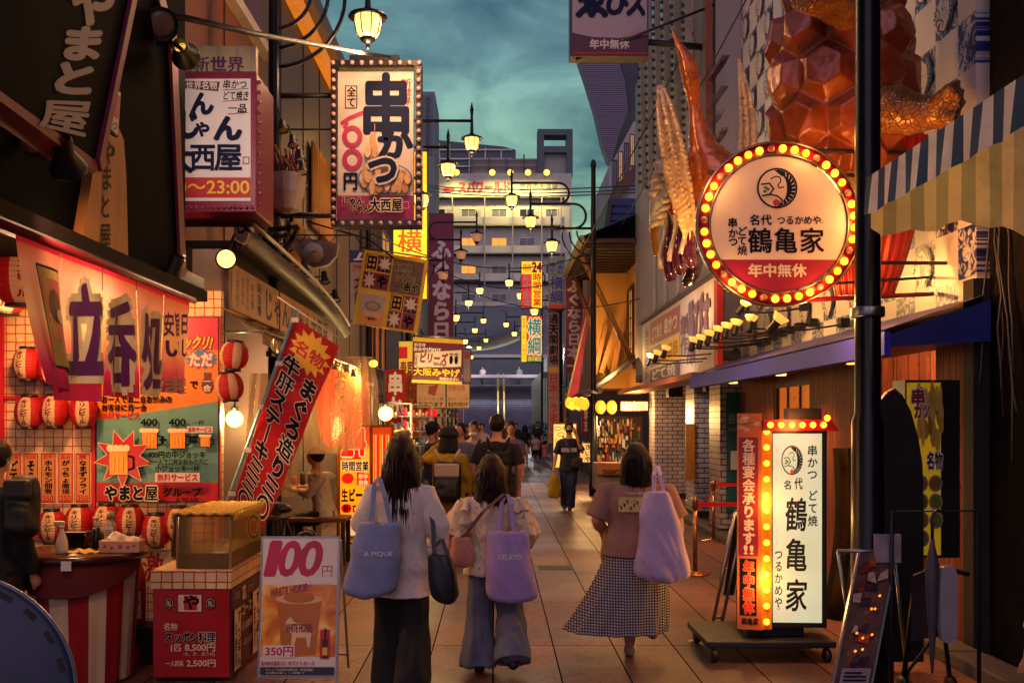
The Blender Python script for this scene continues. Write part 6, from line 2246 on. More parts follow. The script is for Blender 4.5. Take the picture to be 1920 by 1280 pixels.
# ---- spotlights standing on arms above the awning, lit
grp = 'lit spotlights on arms above the blue awning'
RFL = mat('#ffd890', emit=1.0, emh='#ffb040', r=.15, metal=.3, var=0)
lbls = ['lit spotlight at the far end of the awning row', 'second lit spotlight from the far end of the awning row', 'third lit spotlight from the far end, close against the white fascia', 'lit spotlight at the start of the middle cluster over the awning', 'second lit spotlight of the middle cluster over the awning', 'third lit spotlight of the middle cluster over the awning', 'fourth lit spotlight of the middle cluster over the awning', 'fifth lit spotlight of the middle cluster over the awning', 'sixth lit spotlight of the middle cluster over the awning', 'seventh lit spotlight of the middle cluster, by the round sign', 'large lit spotlight under the rim of the round sign', 'spotlight turned up beneath the round sign rim']
for i, (px, py, d) in enumerate(((1219, 670, 15.2), (1232, 664, 14.9), (1248, 655, 14.6), (1300, 640, 13.2), (1314, 636, 12.9), (1330, 628, 12.6), (1346, 620, 12.2), (1362, 614, 11.9), (1380, 608, 11.5), (1408, 600, 11.0), (1460, 600, 10.0), (1395, 570, 11.3))):
 q = at(px, py, d)
 t = thing('awning_spotlight', lbls[i], 'spotlight', q, group=grp)
 ax = (V(3.3, d + .3, q.z + 2.2) - q).normalized() if i < 10 else V(.55, -.2, .75).normalized()
 s_ = .062 if i != 10 else .075
 w = MB().lathe([(s_ * .5, -s_ * 2.2), (s_ * .6, -s_ * 1.9), (s_ * .55, -s_ * .6), (s_ * .7, -s_ * .3)], q, BLACKMETAL, n=12, axis=ax)
 w.build('can', t)
 w = MB().lathe([(s_ * .6, -s_ * .35), (s_ * 1.15, s_ * .6), (s_ * 1.2, s_ * .75), (.001, s_ * .72)], q, RFL, n=16, axis=ax)
 w.build('reflector', t)
 w = MB()
 w.tube([q - ax * s_ * 1.6, V(q.x + .3, d + .1, q.z - .09), V(3.6, d + .15, q.z - .02)], .011, mat('#3a2a24', r=.4, metal=.5), n=6)
 w.box((3.50, d + .1, q.z - .06), (3.59, d + .2, q.z + .03), BLACKMETAL)
 w.build('arm', t)
 if i in (0, 2):
  lamp('spotlight_beam', 'SPOT', V(q.x - .5, q.y + .3, q.z - .1), 90, (1, .72, .5), t, size=.05, aim=(3.18, 17.5 + i, 3.3), cone=110, blend=.8)
 if i in (1, 4, 7, 9):
  lamp('spotlight_beam', 'SPOT', q + ax * s_ * 1.2, 110, (1, .60, .25), t, size=.05, aim=q + ax * 2, cone=120, blend=.8)
# ---- great round sign
D = 7.6
C0 = at(1460, 420, D)
RS_ = 128 / F * D
t = thing('round_crane_sign', 'huge round white and crimson sign ringed with glowing bulbs, crane crest on top', 'sign', C0)
w = MB().lathe([(.01, 0), (RS_ - .012, 0), (RS_ - .012, .12), (.01, .12)], C0, mat('#3a2020'), n=72, axis=(0, 1, 0))
w.build('drum', t)
RO = 152 / F * D
w = MB().lathe([(RS_ + .012, .015), (RO, .015), (RO, .10), (RS_ + .012, .10), (RS_ + .012, .015)], C0, REDM, n=72, axis=(0, 1, 0), cap=False)
w.build('bulb_ring', t)
w = MB()
for rr in (RO, RS_ + .004):
 w.lathe([(rr, -.02), (rr + .012, -.02), (rr + .012, .05), (rr, .05), (rr, -.02)], C0, mat('#7a6a6a', r=.3, metal=.7), n=72, axis=(0, 1, 0), cap=False)
w.build('metal_rim', t)
a = Art(front(D - .001), step=.0016, base=.001)
WS = mat('#d4bfb2', r=.45, var=.10, sc=2)
a.ell(1460, 420, 127, 127, WS, n=72)
th = math.degrees(math.asin((487 - 420) / 127))
a.ell(1460, 420, 127, 127, mat('#8a1034', r=.45, var=.12, sc=2), n=40, a0=th, a1=180 - th)
crest(a, 1457, 353, 38, NAVY, WS)
for k, (ch, x, y) in enumerate((('串', 1364, 408), ('か', 1365, 428), ('つ', 1365, 444), ('ど', 1382, 424), ('て', 1382, 442), ('焼', 1382, 460))):
 a.text(ch, x, y, x + 19, y + 19, INK, bold=.03)
a.text('名代', 1405, 402, 1447, 423, INK, bold=.03)
a.text('つるかめや', 1456, 404, 1540, 422, INK, bold=.02)
a.text('鶴', 1401, 426, 1449, 476, INK, bold=.05)
a.text('亀', 1450, 426, 1496, 476, INK, bold=.05)
a.text('家', 1498, 426, 1546, 476, INK, bold=.05)
a.text('年中無休', 1402, 494, 1512, 520, mat('#d0bfae'), bold=.06)
a.frame(1538, 414, 1543, 419, .8, RED)
a.build('face', t)
pm = po = None
pts, off = [], []
for k in range(40):
 an = 2 * PI * k / 40 + .05
 p = C0 + V(math.sin(an) * (RS_ + RO) / 2 * 1.005, -.012, math.cos(an) * (RS_ + RO) / 2 * 1.005)
 (off if k % 9 in (3, 7) else pts).append(p)
stud_row(t, pts[::3] + pts[1::3], .030, BULB)
stud_row(t, pts[2::3], .030, BULB2)
stud_row(t, off, .029, BOFFR)
w = MB()
for px, py in ((1330, 320), (1410, 275), (1600, 400), (1590, 490)):
 q = at(px, py, D)
 w.tube([q + V(0, .06, 0), V(3.62, D + .4, q.z + .05)], .016, BLACKMETAL, n=6)
w.tube([at(1445, 545, D) + V(0, .1, 0), at(1450, 565, 8), V(3.6, 8.2, 2.75)], .02, REDM, n=6)
w.tube([at(1380, 540, D) + V(0, .1, 0), V(3.6, 8.3, 2.9)], .012, BLACKMETAL, n=6)
w.build('bracket', t)
for an in (-60, 20, 90, 150, 215):
 lamp('bulb_glow', 'POINT', C0 + V(RO * 1.04 * math.sin(R(an)), -.12, RO * 1.04 * math.cos(R(an))), 6, (1, .45, .10), t, size=.06)
# ---- crane sculpture
def skin_obj(name, parent, mb, voxel, smooth=3, nf=None, m=None):
 q = mb.fused(voxel, smooth, nf)
 return q.build(name, parent, recalc=False)
BRONZE = mat('#a04a14', r=.28, metal=.25, var=.45, sc=5, bump=.25, coat=.4)
GOLDW = mat('#c09a6c', r=.35, metal=.25, var=.5, sc=7, bump=.4, coat=.3)
D = 11.6
t = thing('crane_sculpture', 'glossy orange bronze crane sculpture, neck and raised wings stretching up the facade', 'sculpture', at(1330, 420, D))
w = MB()
path = [(1415, 445, 30), (1385, 405, 62), (1356, 360, 66), (1336, 318, 50), (1318, 280, 30), (1309, 240, 18), (1304, 205, 12), (1300, 180, 13), (1297, 155, 17), (1292, 128, 18), (1284, 106, 13), (1274, 86, 7), (1264, 66, 4), (1256, 46, 1.5)]
w.tube([at(x, y, D + .25 - .02 * i) for i, (x, y, r) in enumerate(path)], [r / F * D for _, _, r in path], BRONZE, n=18)
skin_obj('body', t, w, .018, 3, lambda p, n: .008 * noise.noise(p * 14))
def wing(pts, name, dd):
 w = MB()
 w.tube([at(x, y, dd) for x, y, r in pts], [r / F * dd for x, y, r in pts], GOLDW, n=14)
 n = len(pts)
 random.seed(4)
 for i in range(n - 1):
  for k in range(5):
   f = i + k / 5
   i0 = int(f)
   u = f - i0
   x = pts[i0][0] * (1 - u) + pts[i0 + 1][0] * u
   y = pts[i0][1] * (1 - u) + pts[i0 + 1][1] * u
   r = (pts[i0][2] * (1 - u) + pts[i0 + 1][2] * u) / F * dd
   c = at(x, y, dd - .02)
   for sgn in (-1, 0, 1):
    b0 = c + V(sgn * r * .7, -r * .65, 0)
    w.tube([b0, b0 + V(sgn * r * .25, -r * .35, -.05), b0 + V(sgn * r * .55, -r * .1, -.16)], [r * .30, r * .28, r * .04], GOLDW, n=7)
 skin_obj(name, t, w, .014, 2, lambda p, n: .006 * noise.noise(p * 25))
wing([(1292, 430, 10), (1284, 390, 15), (1272, 340, 19), (1262, 290, 19), (1253, 240, 18), (1245, 195, 14), (1238, 160, 7)], 'wing', D - .3)
wing([(1388, 320, 10), (1398, 285, 15), (1400, 235, 14), (1396, 180, 11), (1390, 140, 7), (1386, 110, 3)], 'wing', D + .9)
# ---- other food sculptures on the facade
def blob(name, label, cat, segs, m, d, vox=.02, nf=None, part='shell', flat=1.):
 t = thing(name, label, cat, at(*segs[0][:2], d), group='sculptures on the eastern facade')
 w = MB()
 w.tube([at(x, y, d) for x, y, r in segs], [r / F * d for _, _, r in segs], m, n=16)
 skin_obj(part, t, w, vox, 3, nf)
 return t
LOB = mat('#6a0f14', r=.18, metal=.1, var=.4, sc=5, coat=.6)
t = blob('prawn_sculpture', 'dark red segmented prawn sculpture hanging beside the crane wing', 'sculpture', [(1268, 280, 8), (1268, 310, 16), (1266, 335, 11), (1266, 345, 18), (1264, 372, 11), (1264, 380, 16), (1262, 402, 8)], LOB, 12.0, .018, lambda p, n: .006 * noise.noise(p * 16))
w = MB()
for k in range(7):
 q = at(1250 + random.uniform(-16, 8), 330 + k * 14, 11.9)
 w.tube([q, q + V(-.08, -.05, -.05), q + V(-.15, -.04, -.02 + random.uniform(-.1, .1))], [.04, .035, .01], mat('#8a7a6a', r=.4, var=.3), n=8)
w.build('feeler', t)
PUR = mat('#4a1434', r=.15, var=.6, sc=6, coat=.8)
CRM = mat('#b09a8a', r=.2, var=.2, coat=.6)
for i, (x0, lb) in enumerate(((1252, 'purple skewered slab with a cream edge, longest of the hanging three'), (1270, 'middle purple slab with a cream edge on the facade'), (1290, 'purple slab with a cream edge nearest the round sign'))):
 t = blob('skewer_sculpture', lb, 'sculpture', [(x0, 398 - i * 4, 5), (x0 + 3, 430, 11), (x0 + 2, 480, 13), (x0 + 6, 515 - i * 12, 13), (x0 + 6, 527 - i * 12, 8)], PUR, 12.6 - i * .3, .02, lambda p, n: .01 * noise.noise(p * 9))
 w = MB()
 d = 12.45 - i * .3
 w.tube([at(x0 - 9 + 6 * math.sin(k * .7), 392 + k * 14, d) for k in range(9 - i)], [.03] * (9 - i), CRM, n=8)
 w.build('cream_edge', t)
t = blob('charred_skewer_sculpture', 'blackened grilled skewer sculpture hanging behind the round sign rim', 'sculpture', [(1312, 400, 14), (1306, 450, 20), (1300, 500, 16), (1292, 530, 13), (1288, 538, 6)], mat('#1c0808', r=.15, var=.6, sc=7, coat=.8), 12.9, .022, lambda p, n: .035 * noise.noise(p * 7))
t = blob('golden_sculpture', 'slim golden leaf sculpture at the far edge of the facade display', 'sculpture', [(1226, 370, 3), (1226, 400, 9), (1227, 440, 8), (1230, 480, 4)], mat('#b8741c', r=.2, metal=.5, var=.3), 13.2, .015)
t = blob('scale_sculpture', 'heap of grey white shell scales below the crane wing', 'sculpture', [(1246, 300, 14), (1242, 340, 22), (1238, 375, 18), (1232, 420, 12)], mat('#8a8078', r=.4, var=.4, sc=9), 12.4, .02, lambda p, n: .05 * (noise.noise(p * 9)))
for ch, x0, y0, x1, y1 in (('寿', 1336, 96, 1372, 160), ('司', 1338, 155, 1370, 205), ('え', 1336, 206, 1364, 240), ('び', 1346, 236, 1368, 275)):
 t = thing('raised_letter', {'寿': 'raised red character at the top of the facade column', '司': 'raised red character second down the facade column', 'え': 'raised red kana third down the facade column', 'び': 'lowest raised red kana of the facade column'}[ch], 'letter', at(x0, y1, 14.4), group='raised red letters on the facade')
 a = Art(side_r(3.2), loc=True, base=.02, step=.02)
 q0, q1 = onX(x0, y1, 3.2), onX(x1, y0, 3.2)
 for k in range(4):
  a.h = .01 + k * .03
  a.text(ch, -q0.y, q1.z, -q1.y, q0.z, mat('#8a1020' if k == 3 else '#5a0812', r=.4), bold=.05)
 a.build('letter', t)
# ---- great tortoise
t = thing('tortoise_sculpture', 'enormous lacquered tortoise sculpture with faceted shell and outstretched clawed foreleg', 'sculpture', at(1560, 300, 8.1))
D = 8.15
SHL = mat('#8a3c16', r=.36, metal=.15, var=.6, sc=4, bump=.2, coat=.25)
cc = at(1575, 160, D)
w = MB()
random.seed(12)
def shp(a_, b_):   # a_: round the shell, b_: up
 return cc + V(-.57 * math.cos(a_) * math.cos(b_), -.40 * math.sin(a_) * math.cos(b_) , 1.0 * math.sin(b_))
rows_ = 7
for j in range(rows_):
 b0, b1 = -1.35 + 2.7 * j / rows_, -1.35 + 2.7 * (j + 1) / rows_
 cols = 5
 for i in range(cols):
  o_ = .5 * (j % 2)
  a0, a1 = -.5 + (i + o_) * 4.1 / cols, -.5 + (i + 1 + o_) * 4.1 / cols
  am, bm_ = (a0 + a1) / 2, (b0 + b1) / 2
  db, da = (b1 - b0) * .17, (a1 - a0) * .5
  e_ = (b1 - b0) / 3
  hexo = [shp(am - da, bm_ - e_), shp(am, b0 - db), shp(am + da, bm_ - e_), shp(am + da, bm_ + e_), shp(am, b1 + db), shp(am - da, bm_ + e_)]
  ctr = sum(hexo, Vector()) / 6
  nrm = (ctr - cc).normalized()
  nrm.z *= .3
  nrm.normalize()
  out = [ctr + (p - ctr) * .96 for p in hexo]
  inn = [ctr + (p - ctr) * .60 + nrm * (.085 + random.uniform(-.01, .02)) + V(0, 0, .02) for p in hexo]
  back = [p - nrm * .12 for p in hexo]
  w.loft([back, [p - nrm * .012 for p in out], inn], SHL)
w.loft([[cc + V(-.53 * math.cos(a_) * math.cos(b_), -.35 * math.sin(a_) * math.cos(b_), .93 * math.sin(b_)) for a_ in [2 * PI * k / 20 for k in range(20)]] for b_ in [-1.5 + 3 * j / 10 for j in range(11)]], SHL)
w.fused(.011, 1, lambda p, n: .003 * noise.noise(p * 18)).build('shell', t, recalc=False)
LEG = mat('#8a4a18', r=.3, metal=.2, var=.4, sc=4, coat=.4)
def scales(tn, b):
 x = nn(tn, 'ShaderNodeTexCoord')
 v = nn(tn, 'ShaderNodeTexVoronoi', {'Vector': x.outputs['Object'], 'Scale': 24.}, feature='DISTANCE_TO_EDGE')
 n1 = nn(tn, 'ShaderNodeTexNoise', {'Vector': x.outputs['Object'], 'Scale': 5., 'Detail': 5.})
 rr = nn(tn, 'ShaderNodeValToRGB', {'Fac': n1.outputs['Fac']})
 ramp(rr, [(.3, (.13, .05, .015)), (.55, (.30, .12, .03)), (.75, (.45, .22, .06))])
 mr = nn(tn, 'ShaderNodeMapRange', {'Value': v.outputs['Distance'], 'From Min': .0, 'From Max': .09, 'To Min': .6, 'To Max': 1.})
 m = nn(tn, 'ShaderNodeMix', {0: 1., 6: rr.outputs[0], 7: mr.outputs[0]}, data_type='RGBA', blend_type='MULTIPLY')
 tn.links.new(m.outputs[2], b.inputs['Base Color'])
 b.inputs['Roughness'].default_value = .28
 b.inputs['Metallic'].default_value = .2
 bp = nn(tn, 'ShaderNodeBump', {'Strength': .8, 'Distance': .02, 'Height': mr.outputs[0]})
 tn.links.new(bp.outputs[0], b.inputs['Normal'])
SCA = shader('tortoise_scales', scales)
D2 = 7.75
w = MB()
seg = [(1640, 205, 40), (1675, 205, 46), (1715, 215, 38), (1745, 212, 30), (1768, 205, 32), (1782, 196, 30)]
w.tube([at(x, y, D2 - .06 * i) for i, (x, y, r) in enumerate(seg)], [r / F * D2 for _, _, r in seg], SCA, n=18)
for (x0, y0), (x1, y1), (x2, y2) in (((1765, 190), (1782, 168), (1798, 152)), ((1772, 197), (1795, 178), (1806, 170)), ((1775, 205), (1796, 196), (1808, 192)), ((1770, 220), (1790, 222), (1797, 226))):
 w.tube([at(x0, y0, D2 - .32), at(x1, y1, D2 - .42), at(x2, y2, D2 - .36)], [.075, .055, .02], SCA, n=10)
skin_obj('foreleg', t, w, .016, 3, lambda p, n: .006 * noise.noise(p * 20))
w = MB()
REDB = mat('#a02010', r=.3, var=.3, sc=5, coat=.3)
def belly(u, v):
 a_ = R(200) + R(150) * u
 z = at(0, 250 + 300 * v, D).z
 rr = .46 * (1 - .45 * v * v) + .012 * math.cos(u * 75)
 c = at(1655 - 20 * v, 0, D)
 return V(c.x + rr * math.cos(a_), D + .25 + rr * math.sin(a_) * .8, z)
w.sheet(belly, 150, 20, REDB)
w.build('ridged_belly', t)
w = MB()
w.tube([at(1595, 12, D2), at(1550, -8, D2 - .25), at(1505, -12, D2 - .4)], [.2, .17, .13], SCA, n=14)
skin_obj('head', t, w, .02, 3)
w = MB()
w.prism([at(*p, 7.9) for p in ((1520, 300), (1560, 250), (1600, 250), (1640, 340), (1640, 470), (1560, 440))], (0, .5, 0), mat('#b88a18', r=.3, metal=.4, var=.4, sc=5))
w.build('gilded_base', t)
lamp('tortoise_uplight', 'POINT', at(1525, 580, 7.7), 60, (1, .40, .08), t, size=.1)
lamp('tortoise_uplight', 'POINT', at(1690, 330, 7.2), 14, (1, .36, .08), t, size=.1)
lamp('added_belly_fill', 'POINT', at(1700, 460, 7.15), 12, (1, .3, .05), t, size=.08)  # fill light added to brighten the ridged belly, no fixture of its own
lamp('crane_uplight', 'POINT', at(1330, 520, 10.8), 130, (1, .5, .12), t, size=.12)
# ---- hanging white sign at the top of the street
D = 15.
t = thing('hanging_white_sign', 'white and purple hanging sign over the street with brushed katakana, red lower edge', 'sign', at(1142, 105, D))
w = MB()
slabpx(w, 1069, -60, 1216, 105, D, D + .3, mat('#2a1428', r=.45))
w.build('case', t)
a = Art(front(D - .001), step=.003, base=.003)
a.rect(1073, -55, 1213, 98, mat('#8d7f90', r=.5, var=.1))
a.poly([(1073, 62), (1110, 70), (1160, 72), (1213, 66), (1213, 98), (1073, 98)], mat('#3c0c34', r=.5))
a.rect(1073, 98.5, 1213, 103, mat('#7a1424'))
a.text('ゑ', 1078, -28, 1142, 36, NAVY, bold=.08)
a.text('び', 1132, -22, 1180, 30, NAVY, bold=.07)
a.text('ス', 1172, -22, 1212, 34, NAVY, bold=.08)
a.text('年中無休', 1105, 74, 1180, 93, mat('#b8a8b0'), bold=.04)
a.build('face', t)
w = MB()
w.tube([at(1216, 80, D + .1), V(3.2, D + .2, at(0, 80, D).z)], .05, BLACKMETAL, n=6)
w.tube([at(1080, 112, D + .1), V(3.25, D - .2, at(0, 20, D).z)], .02, BLACKMETAL, n=6)
w.build('bracket', t)
# ---- white painted fascia on the tiled shop
t = thing('white_shop_fascia', 'long white fascia board with mauve brush lettering and a yellow square', 'shop sign', (3.22, 18, 2.5))
w = MB().box((3.18, 14.45, 2.44), (3.24, 21.6, 3.80), mat('#cbb8b2', r=.5, var=.15))
w.build('board', t)
w = MB().box((3.12, 14.3, 3.801), (3.26, 21.7, 3.86), mat('#2a1820'))
w.build('capping', t)
w = MB().box((3.16, 14.2, 2.5), (3.24, 14.44, 3.85), RED)
w.build('red_post', t)
a = Art(side_r(3.18), loc=True, base=.004, step=.003)
MAU = mat('#6a4a64', r=.5)
a.rect(-21.3, 2.5, -20.6, 3.7, mat('#b0a0a0'))
a.text('本日営業中', -21.2, 3.65, -20.7, 2.55, MAU, vert=True, bold=.03)
a.rect(-20.5, 3.25, -17.2, 3.72, mat('#a05a60'))
a.text('どて焼き', -20.3, 3.62, -19.0, 3.33, WHITE, bold=.03)
a.text('串かつ', -18.8, 3.65, -17.4, 3.3, WHITE, bold=.03)
a.rect(-20.5, 2.8, -19.2, 3.2, mat('#8a7480'))
a.text('お好み', -20.4, 3.15, -19.3, 2.85, WHITE, bold=.03)
a.rect(-19.1, 2.8, -17.2, 3.2, YELLOW)
a.text('元祖串', -19.0, 3.15, -17.3, 2.85, mat('#a05a20'), bold=.03)
a.rect(-20.5, 2.5, -17.2, 2.76, mat('#5c4c60'))
a.text('どて焼', -20.3, 2.74, -17.5, 2.52, WHITE, bold=.03)
a.text('創作', -17.1, 3.5, -16.4, 2.8, MAU, bold=.03, vert=True)
a.text('ゑ', -16.5, 3.72, -15.8, 2.6, MAU, bold=.08)
a.text('び', -15.9, 3.7, -15.2, 2.85, MAU, bold=.08)
a.text('す', -15.3, 3.65, -14.7, 2.85, MAU, bold=.08)
a.build('lettering', t)
t = thing('wooden_name_board', 'narrow upright orange wooden board on the corner of a tiled pillar', 'sign', (3.5, 17.5, .8))
w = MB()
slabpx(w, 1286, 794, 1303, 900, 17.5, 17.55, mat('#b87424', r=.5, var=.4, sc=4, st=(5, 1, 1)))
w.build('plank', t)
t = thing('teal_banner', 'teal cloth banner with white lettering on the tiled pillar by the restaurant', 'banner', at(1385, 960, 14.6))
w = MB().sheet(lambda u, v: at(1362 + 26 * u, 735 + 225 * v, 14.55) + V(0, .02 * math.sin(v * 9), 0), 6, 20, mat('#0f5a60', r=.6, var=.2, trans=.1))
w.build('cloth', t)
a = Art(front(14.5), base=.002)
a.text('昼飲み', 1366, 775, 1386, 795, mat('#b8c8c0'))
a.text('ハイボール', 1365, 800, 1387, 810, mat('#b8c8c0'))
a.rect(1370, 845, 1382, 880, mat('#b8d0d0'))
a.build('print', t)
# ---- lightbox stand of the crane restaurant
D = 7.1
t = thing('lightbox_sign_stand', 'standing lightbox with brushed crane restaurant name, bulb strip, arrow top and orange side board', 'sign', (at(1470, 0, D).x, D, 0))
w = MB()
p0 = at(1322, 1232, D - .0)
w.box((at(1320, 0, D).x, D - .10, .105), (at(1560, 0, D).x, D + .62, .155), mat('#15151c', r=.5, var=.3), bev=.01)
w.build('base_board', t)
for px, dy in ((1335, -.06), (1335, .55), (1545, -.06), (1545, .55)):
 w = MB().lathe([(.001, -.018), (.045, -.018), (.05, -.01), (.05, .01), (.045, .018), (.001, .018)], V(at(px, 0, D).x, D + dy, .051), mat('#0b0b0d', r=.5), n=16, axis=(1, .1, 0))
 w.build('castor', t)
w = MB()
w.box((at(1405, 0, D).x, D + .05, .156), (at(1512, 0, D).x, D + .4, .44), mat('#0d0d12', r=.5), bev=.01)
w.build('plinth', t)
LB = Pl(at(1449, 1166, D), (1, -.05, 0), (0, 0, 1))
Wd, Hd = .345, 1.345
w = MB()
w.prism([LB.p(-.035, -.035), LB.p(Wd + .035, -.035), LB.p(Wd + .035, Hd + .035), LB.p(-.035, Hd + .035)], LB.n * -.30, mat('#101218', r=.4))
w.build('lightbox_case', t)
def lbx(tn, b):
 x = nn(tn, 'ShaderNodeTexCoord')
 n1 = nn(tn, 'ShaderNodeTexNoise', {'Vector': x.outputs['Object'], 'Scale': 2.2, 'Detail': 3.})
 rr = nn(tn, 'ShaderNodeValToRGB', {'Fac': n1.outputs['Fac']})
 ramp(rr, [(.3, (.66, .68, .40)), (.7, (.90, .92, .62))])
 tn.links.new(rr.outputs[0], b.inputs['Emission Color'])
 b.inputs['Emission Strength'].default_value = .58
 b.inputs['Base Color'].default_value = (.2, .2, .16, 1)
 b.inputs['Roughness'].default_value = .25
LBX = shader('lit_acrylic', lbx)
a = Art(LB, loc=True, step=.0015, base=.001)
a.rect(0, 0, Wd, Hd, LBX)
INKE = mat('#0b0d14', r=.5, var=0)
crest(a, .135, Hd - .19, .075, INKE, LBX, ry=-.105)
for k, ch in enumerate('串かつ'):
 a.text(ch, .24, Hd - .08 - k * .085, .315, Hd - .16 - k * .085, INKE, bold=.02)
for k, ch in enumerate('どて焼'):
 a.text(ch, .245, Hd - .40 - k * .09, .315, Hd - .48 - k * .09, INKE, bold=.02)
a.text('名', .075, Hd - .33, .135, Hd - .40, INKE, bold=.02)
a.text('代', .15, Hd - .31, .21, Hd - .40, INKE, bold=.02)
for k, ch in enumerate('鶴亀家'):
 a.text(ch, .085, Hd - .45 - k * .29, .245, Hd - .70 - k * .285, INKE, bold=.04, skew=.006)
for k, ch in enumerate('つるかめや'):
 a.text(ch, .01, Hd - .82 - k * .085, .07, Hd - .90 - k * .085, INKE, bold=.02)
a.frame(.03, .09, .05, .115, .003, RED)
a.build('lit_face', t)
# side board and bulb strip
SB = Pl(at(1382, 1178, D - .02), (.86, -.28, 0), (.0, 0, 1))
OR = mat('#b85a14', r=.45, var=.2, sc=3)
w = MB().prism([SB.p(0, 0), SB.p(.17, 0), SB.p(.17, 1.53), SB.p(0, 1.53)], SB.n * -.03, OR)
w.build('side_board', t)
a = Art(SB, loc=True, step=.0015, base=.001)
a.rect(.012, .52, .145, 1.36, mat('#7a1018', r=.45, var=.15))
a.text('各種宴会承ります', .035, 1.35, .125, .60, mat('#d8b8a0'), vert=True, bold=.05)
a.text('!!', .05, .595, .11, .535, mat('#d8b8a0'), bold=.03)
a.rect(.02, .10, .135, .50, INK)
a.text('年中無休', .04, .49, .12, .11, mat('#c02018', r=.45), vert=True, bold=.05, out=mat('#c87a30'), outw=.04)
a.text('鶴亀家', .03, .085, .15, .035, INK, bold=.04)
random.seed(8)
for k in range(14):
 a.ell(random.uniform(.02, .15), random.uniform(1.40, 1.51), random.uniform(.015, .03), random.uniform(.008, .016), FRY[k % 4], n=10)
a.build('print', t)
ST = Pl(at(1428, 1180, D - .06), (1, .15, 0), (0, 0, 1))
w = MB().prism([ST.p(-.005, 0), ST.p(.075, 0), ST.p(.075, 1.47), ST.p(-.005, 1.47)], ST.n * -.03, mat('#c07018', r=.35, var=.1))
w.build('bulb_strip', t)
w = MB()
AR = Pl(at(1436, 806, D - .08), (1, 0, 0), (0, 0, 1))
arrow = [(-.02, 0), (.42, 0), (.50, .012), (.44, .115), (.40, .115), (.385, .07), (-.02, .07)]
arrow = [(-.02, -.005), (.52, -.005), (.415, .14), (.40, .075), (-.02, .075)]
w.prism([AR.p(*p) for p in arrow], AR.n * -.12, REDM)
w.box(AR.p(.16, .076, -.02), AR.p(.40, .155, -.12), mat('#140a0c'))
w.build('arrow_top', t)
stud_row(t, [ST.p(.035, 1.40 - k * .112, .006) for k in range(13)] + [AR.p(.03 + k * .075, .037, .01) for k in range(6)] + [AR.p(.43, .085, .01)], .022, BULB)
lamp('bulb_glow', 'POINT', ST.p(.03, .9, .12), 9, (1, .45, .1), t, size=.08)
lamp('bulb_glow', 'POINT', ST.p(.0, .35, .12), 12, (1, .45, .1), t, size=.08)
lamp('bulb_glow', 'POINT', AR.p(.2, .03, .12), 7, (1, .35, .08), t, size=.08)
q = at(1300, 1203, 7.7)
tag(MB().sheet(lambda u, v: V(q.x - .04 + .08 * u, 7.66 + .06 * v + .02 * u, .006 + .006 * math.sin(u * 5)), 4, 2, mat('#c8a878', r=.7)).build('paper_scrap', loc=q), 'small pale scrap of paper lying on the paving by the lightbox base', 'litter')
# ---- folding boards beside it
def aframe(name, label, x0, x1, yb, yt, d, spread, face):
 t = thing(name, label, 'folding board', at((x0 + x1) / 2, yb, d))
 w = MB()
 for k, (a_, b_) in enumerate(((x0, yb), (x1, yb - 6))):
  pass
 p0, p1 = at(x0, yb, d), at(x1, yb, d)
 p0.z = p1.z = .01
 h = at(0, yt, d).z
 for q in (p0, p1):
  w.tube([q, V(q.x + spread * .5, q.y + .05, h)], .014, STEEL, n=6)
  w.tube([V(q.x + spread, q.y + .1, .01), V(q.x + spread * .5, q.y + .05, h)], .014, STEEL, n=6)
 for z in (.12, h):
  f = z / h
  w.tube([p0 + V(spread * .5 * f, .05 * f, z), p1 + V(spread * .5 * f, .05 * f, z)], .012, STEEL, n=6)
 w.build('frame', t)
 if face:
  w = MB()
  pa, pb = p0 + V(spread * .25, .02, h * .3), p1 + V(spread * .25, .02, h * .3)
  qa, qb = p0 + V(spread * .5, .04, h * .97), p1 + V(spread * .5, .04, h * .97)
  w.prism([pa, pb, qb, qa], (.012, 0, 0), face)
  w.build('panel', t)
 return t
aframe('folding_menu_board', 'steel folding board standing edge on beside the lightbox stand', 1333, 1350, 1200, 960, 8.0, .42, mat('#1c2a22', r=.5))
aframe('small_menu_easel', 'small easel with a picture menu behind the lightbox stand', 1350, 1372, 1075, 990, 10.6, .25, mat('#a0643c', r=.5, var=.5, sc=9))
# ---- belt barrier
BRS = mat('#b07848', r=.25, metal=.9, var=.2)
def post(label, p, h=.86):
 t = thing('barrier_post', label, 'barrier post', p, group='brass belt barrier posts')
 w = MB().lathe([(.16, 0), (.165, .006), (.16, .014), (.03, .03), (.026, .04)], p, BRS, n=28)
 w.build('foot', t)
 w = MB().lathe([(.025, .04), (.025, h - .13)], p, BRS, n=16)
 w.build('tube', t)
 w = MB().lathe([(.033, h - .13), (.033, h), (.02, h + .01)], p, BRS, n=16)
 w.build('belt_head', t)
 return t
pA_, pB_ = V(2.22, 11.1, 0), V(3.1, 14.2, 0)
post('brass barrier post holding the red belt beside the tote bag woman', pA_)
post('brass barrier post farther back against the tiled pillars', pB_)
post('brass barrier post hidden mostly behind the lightbox stand', V(3.2, 11.2, 0))
RB_ = mat('#c01028', r=.5, var=.1, trans=.1)
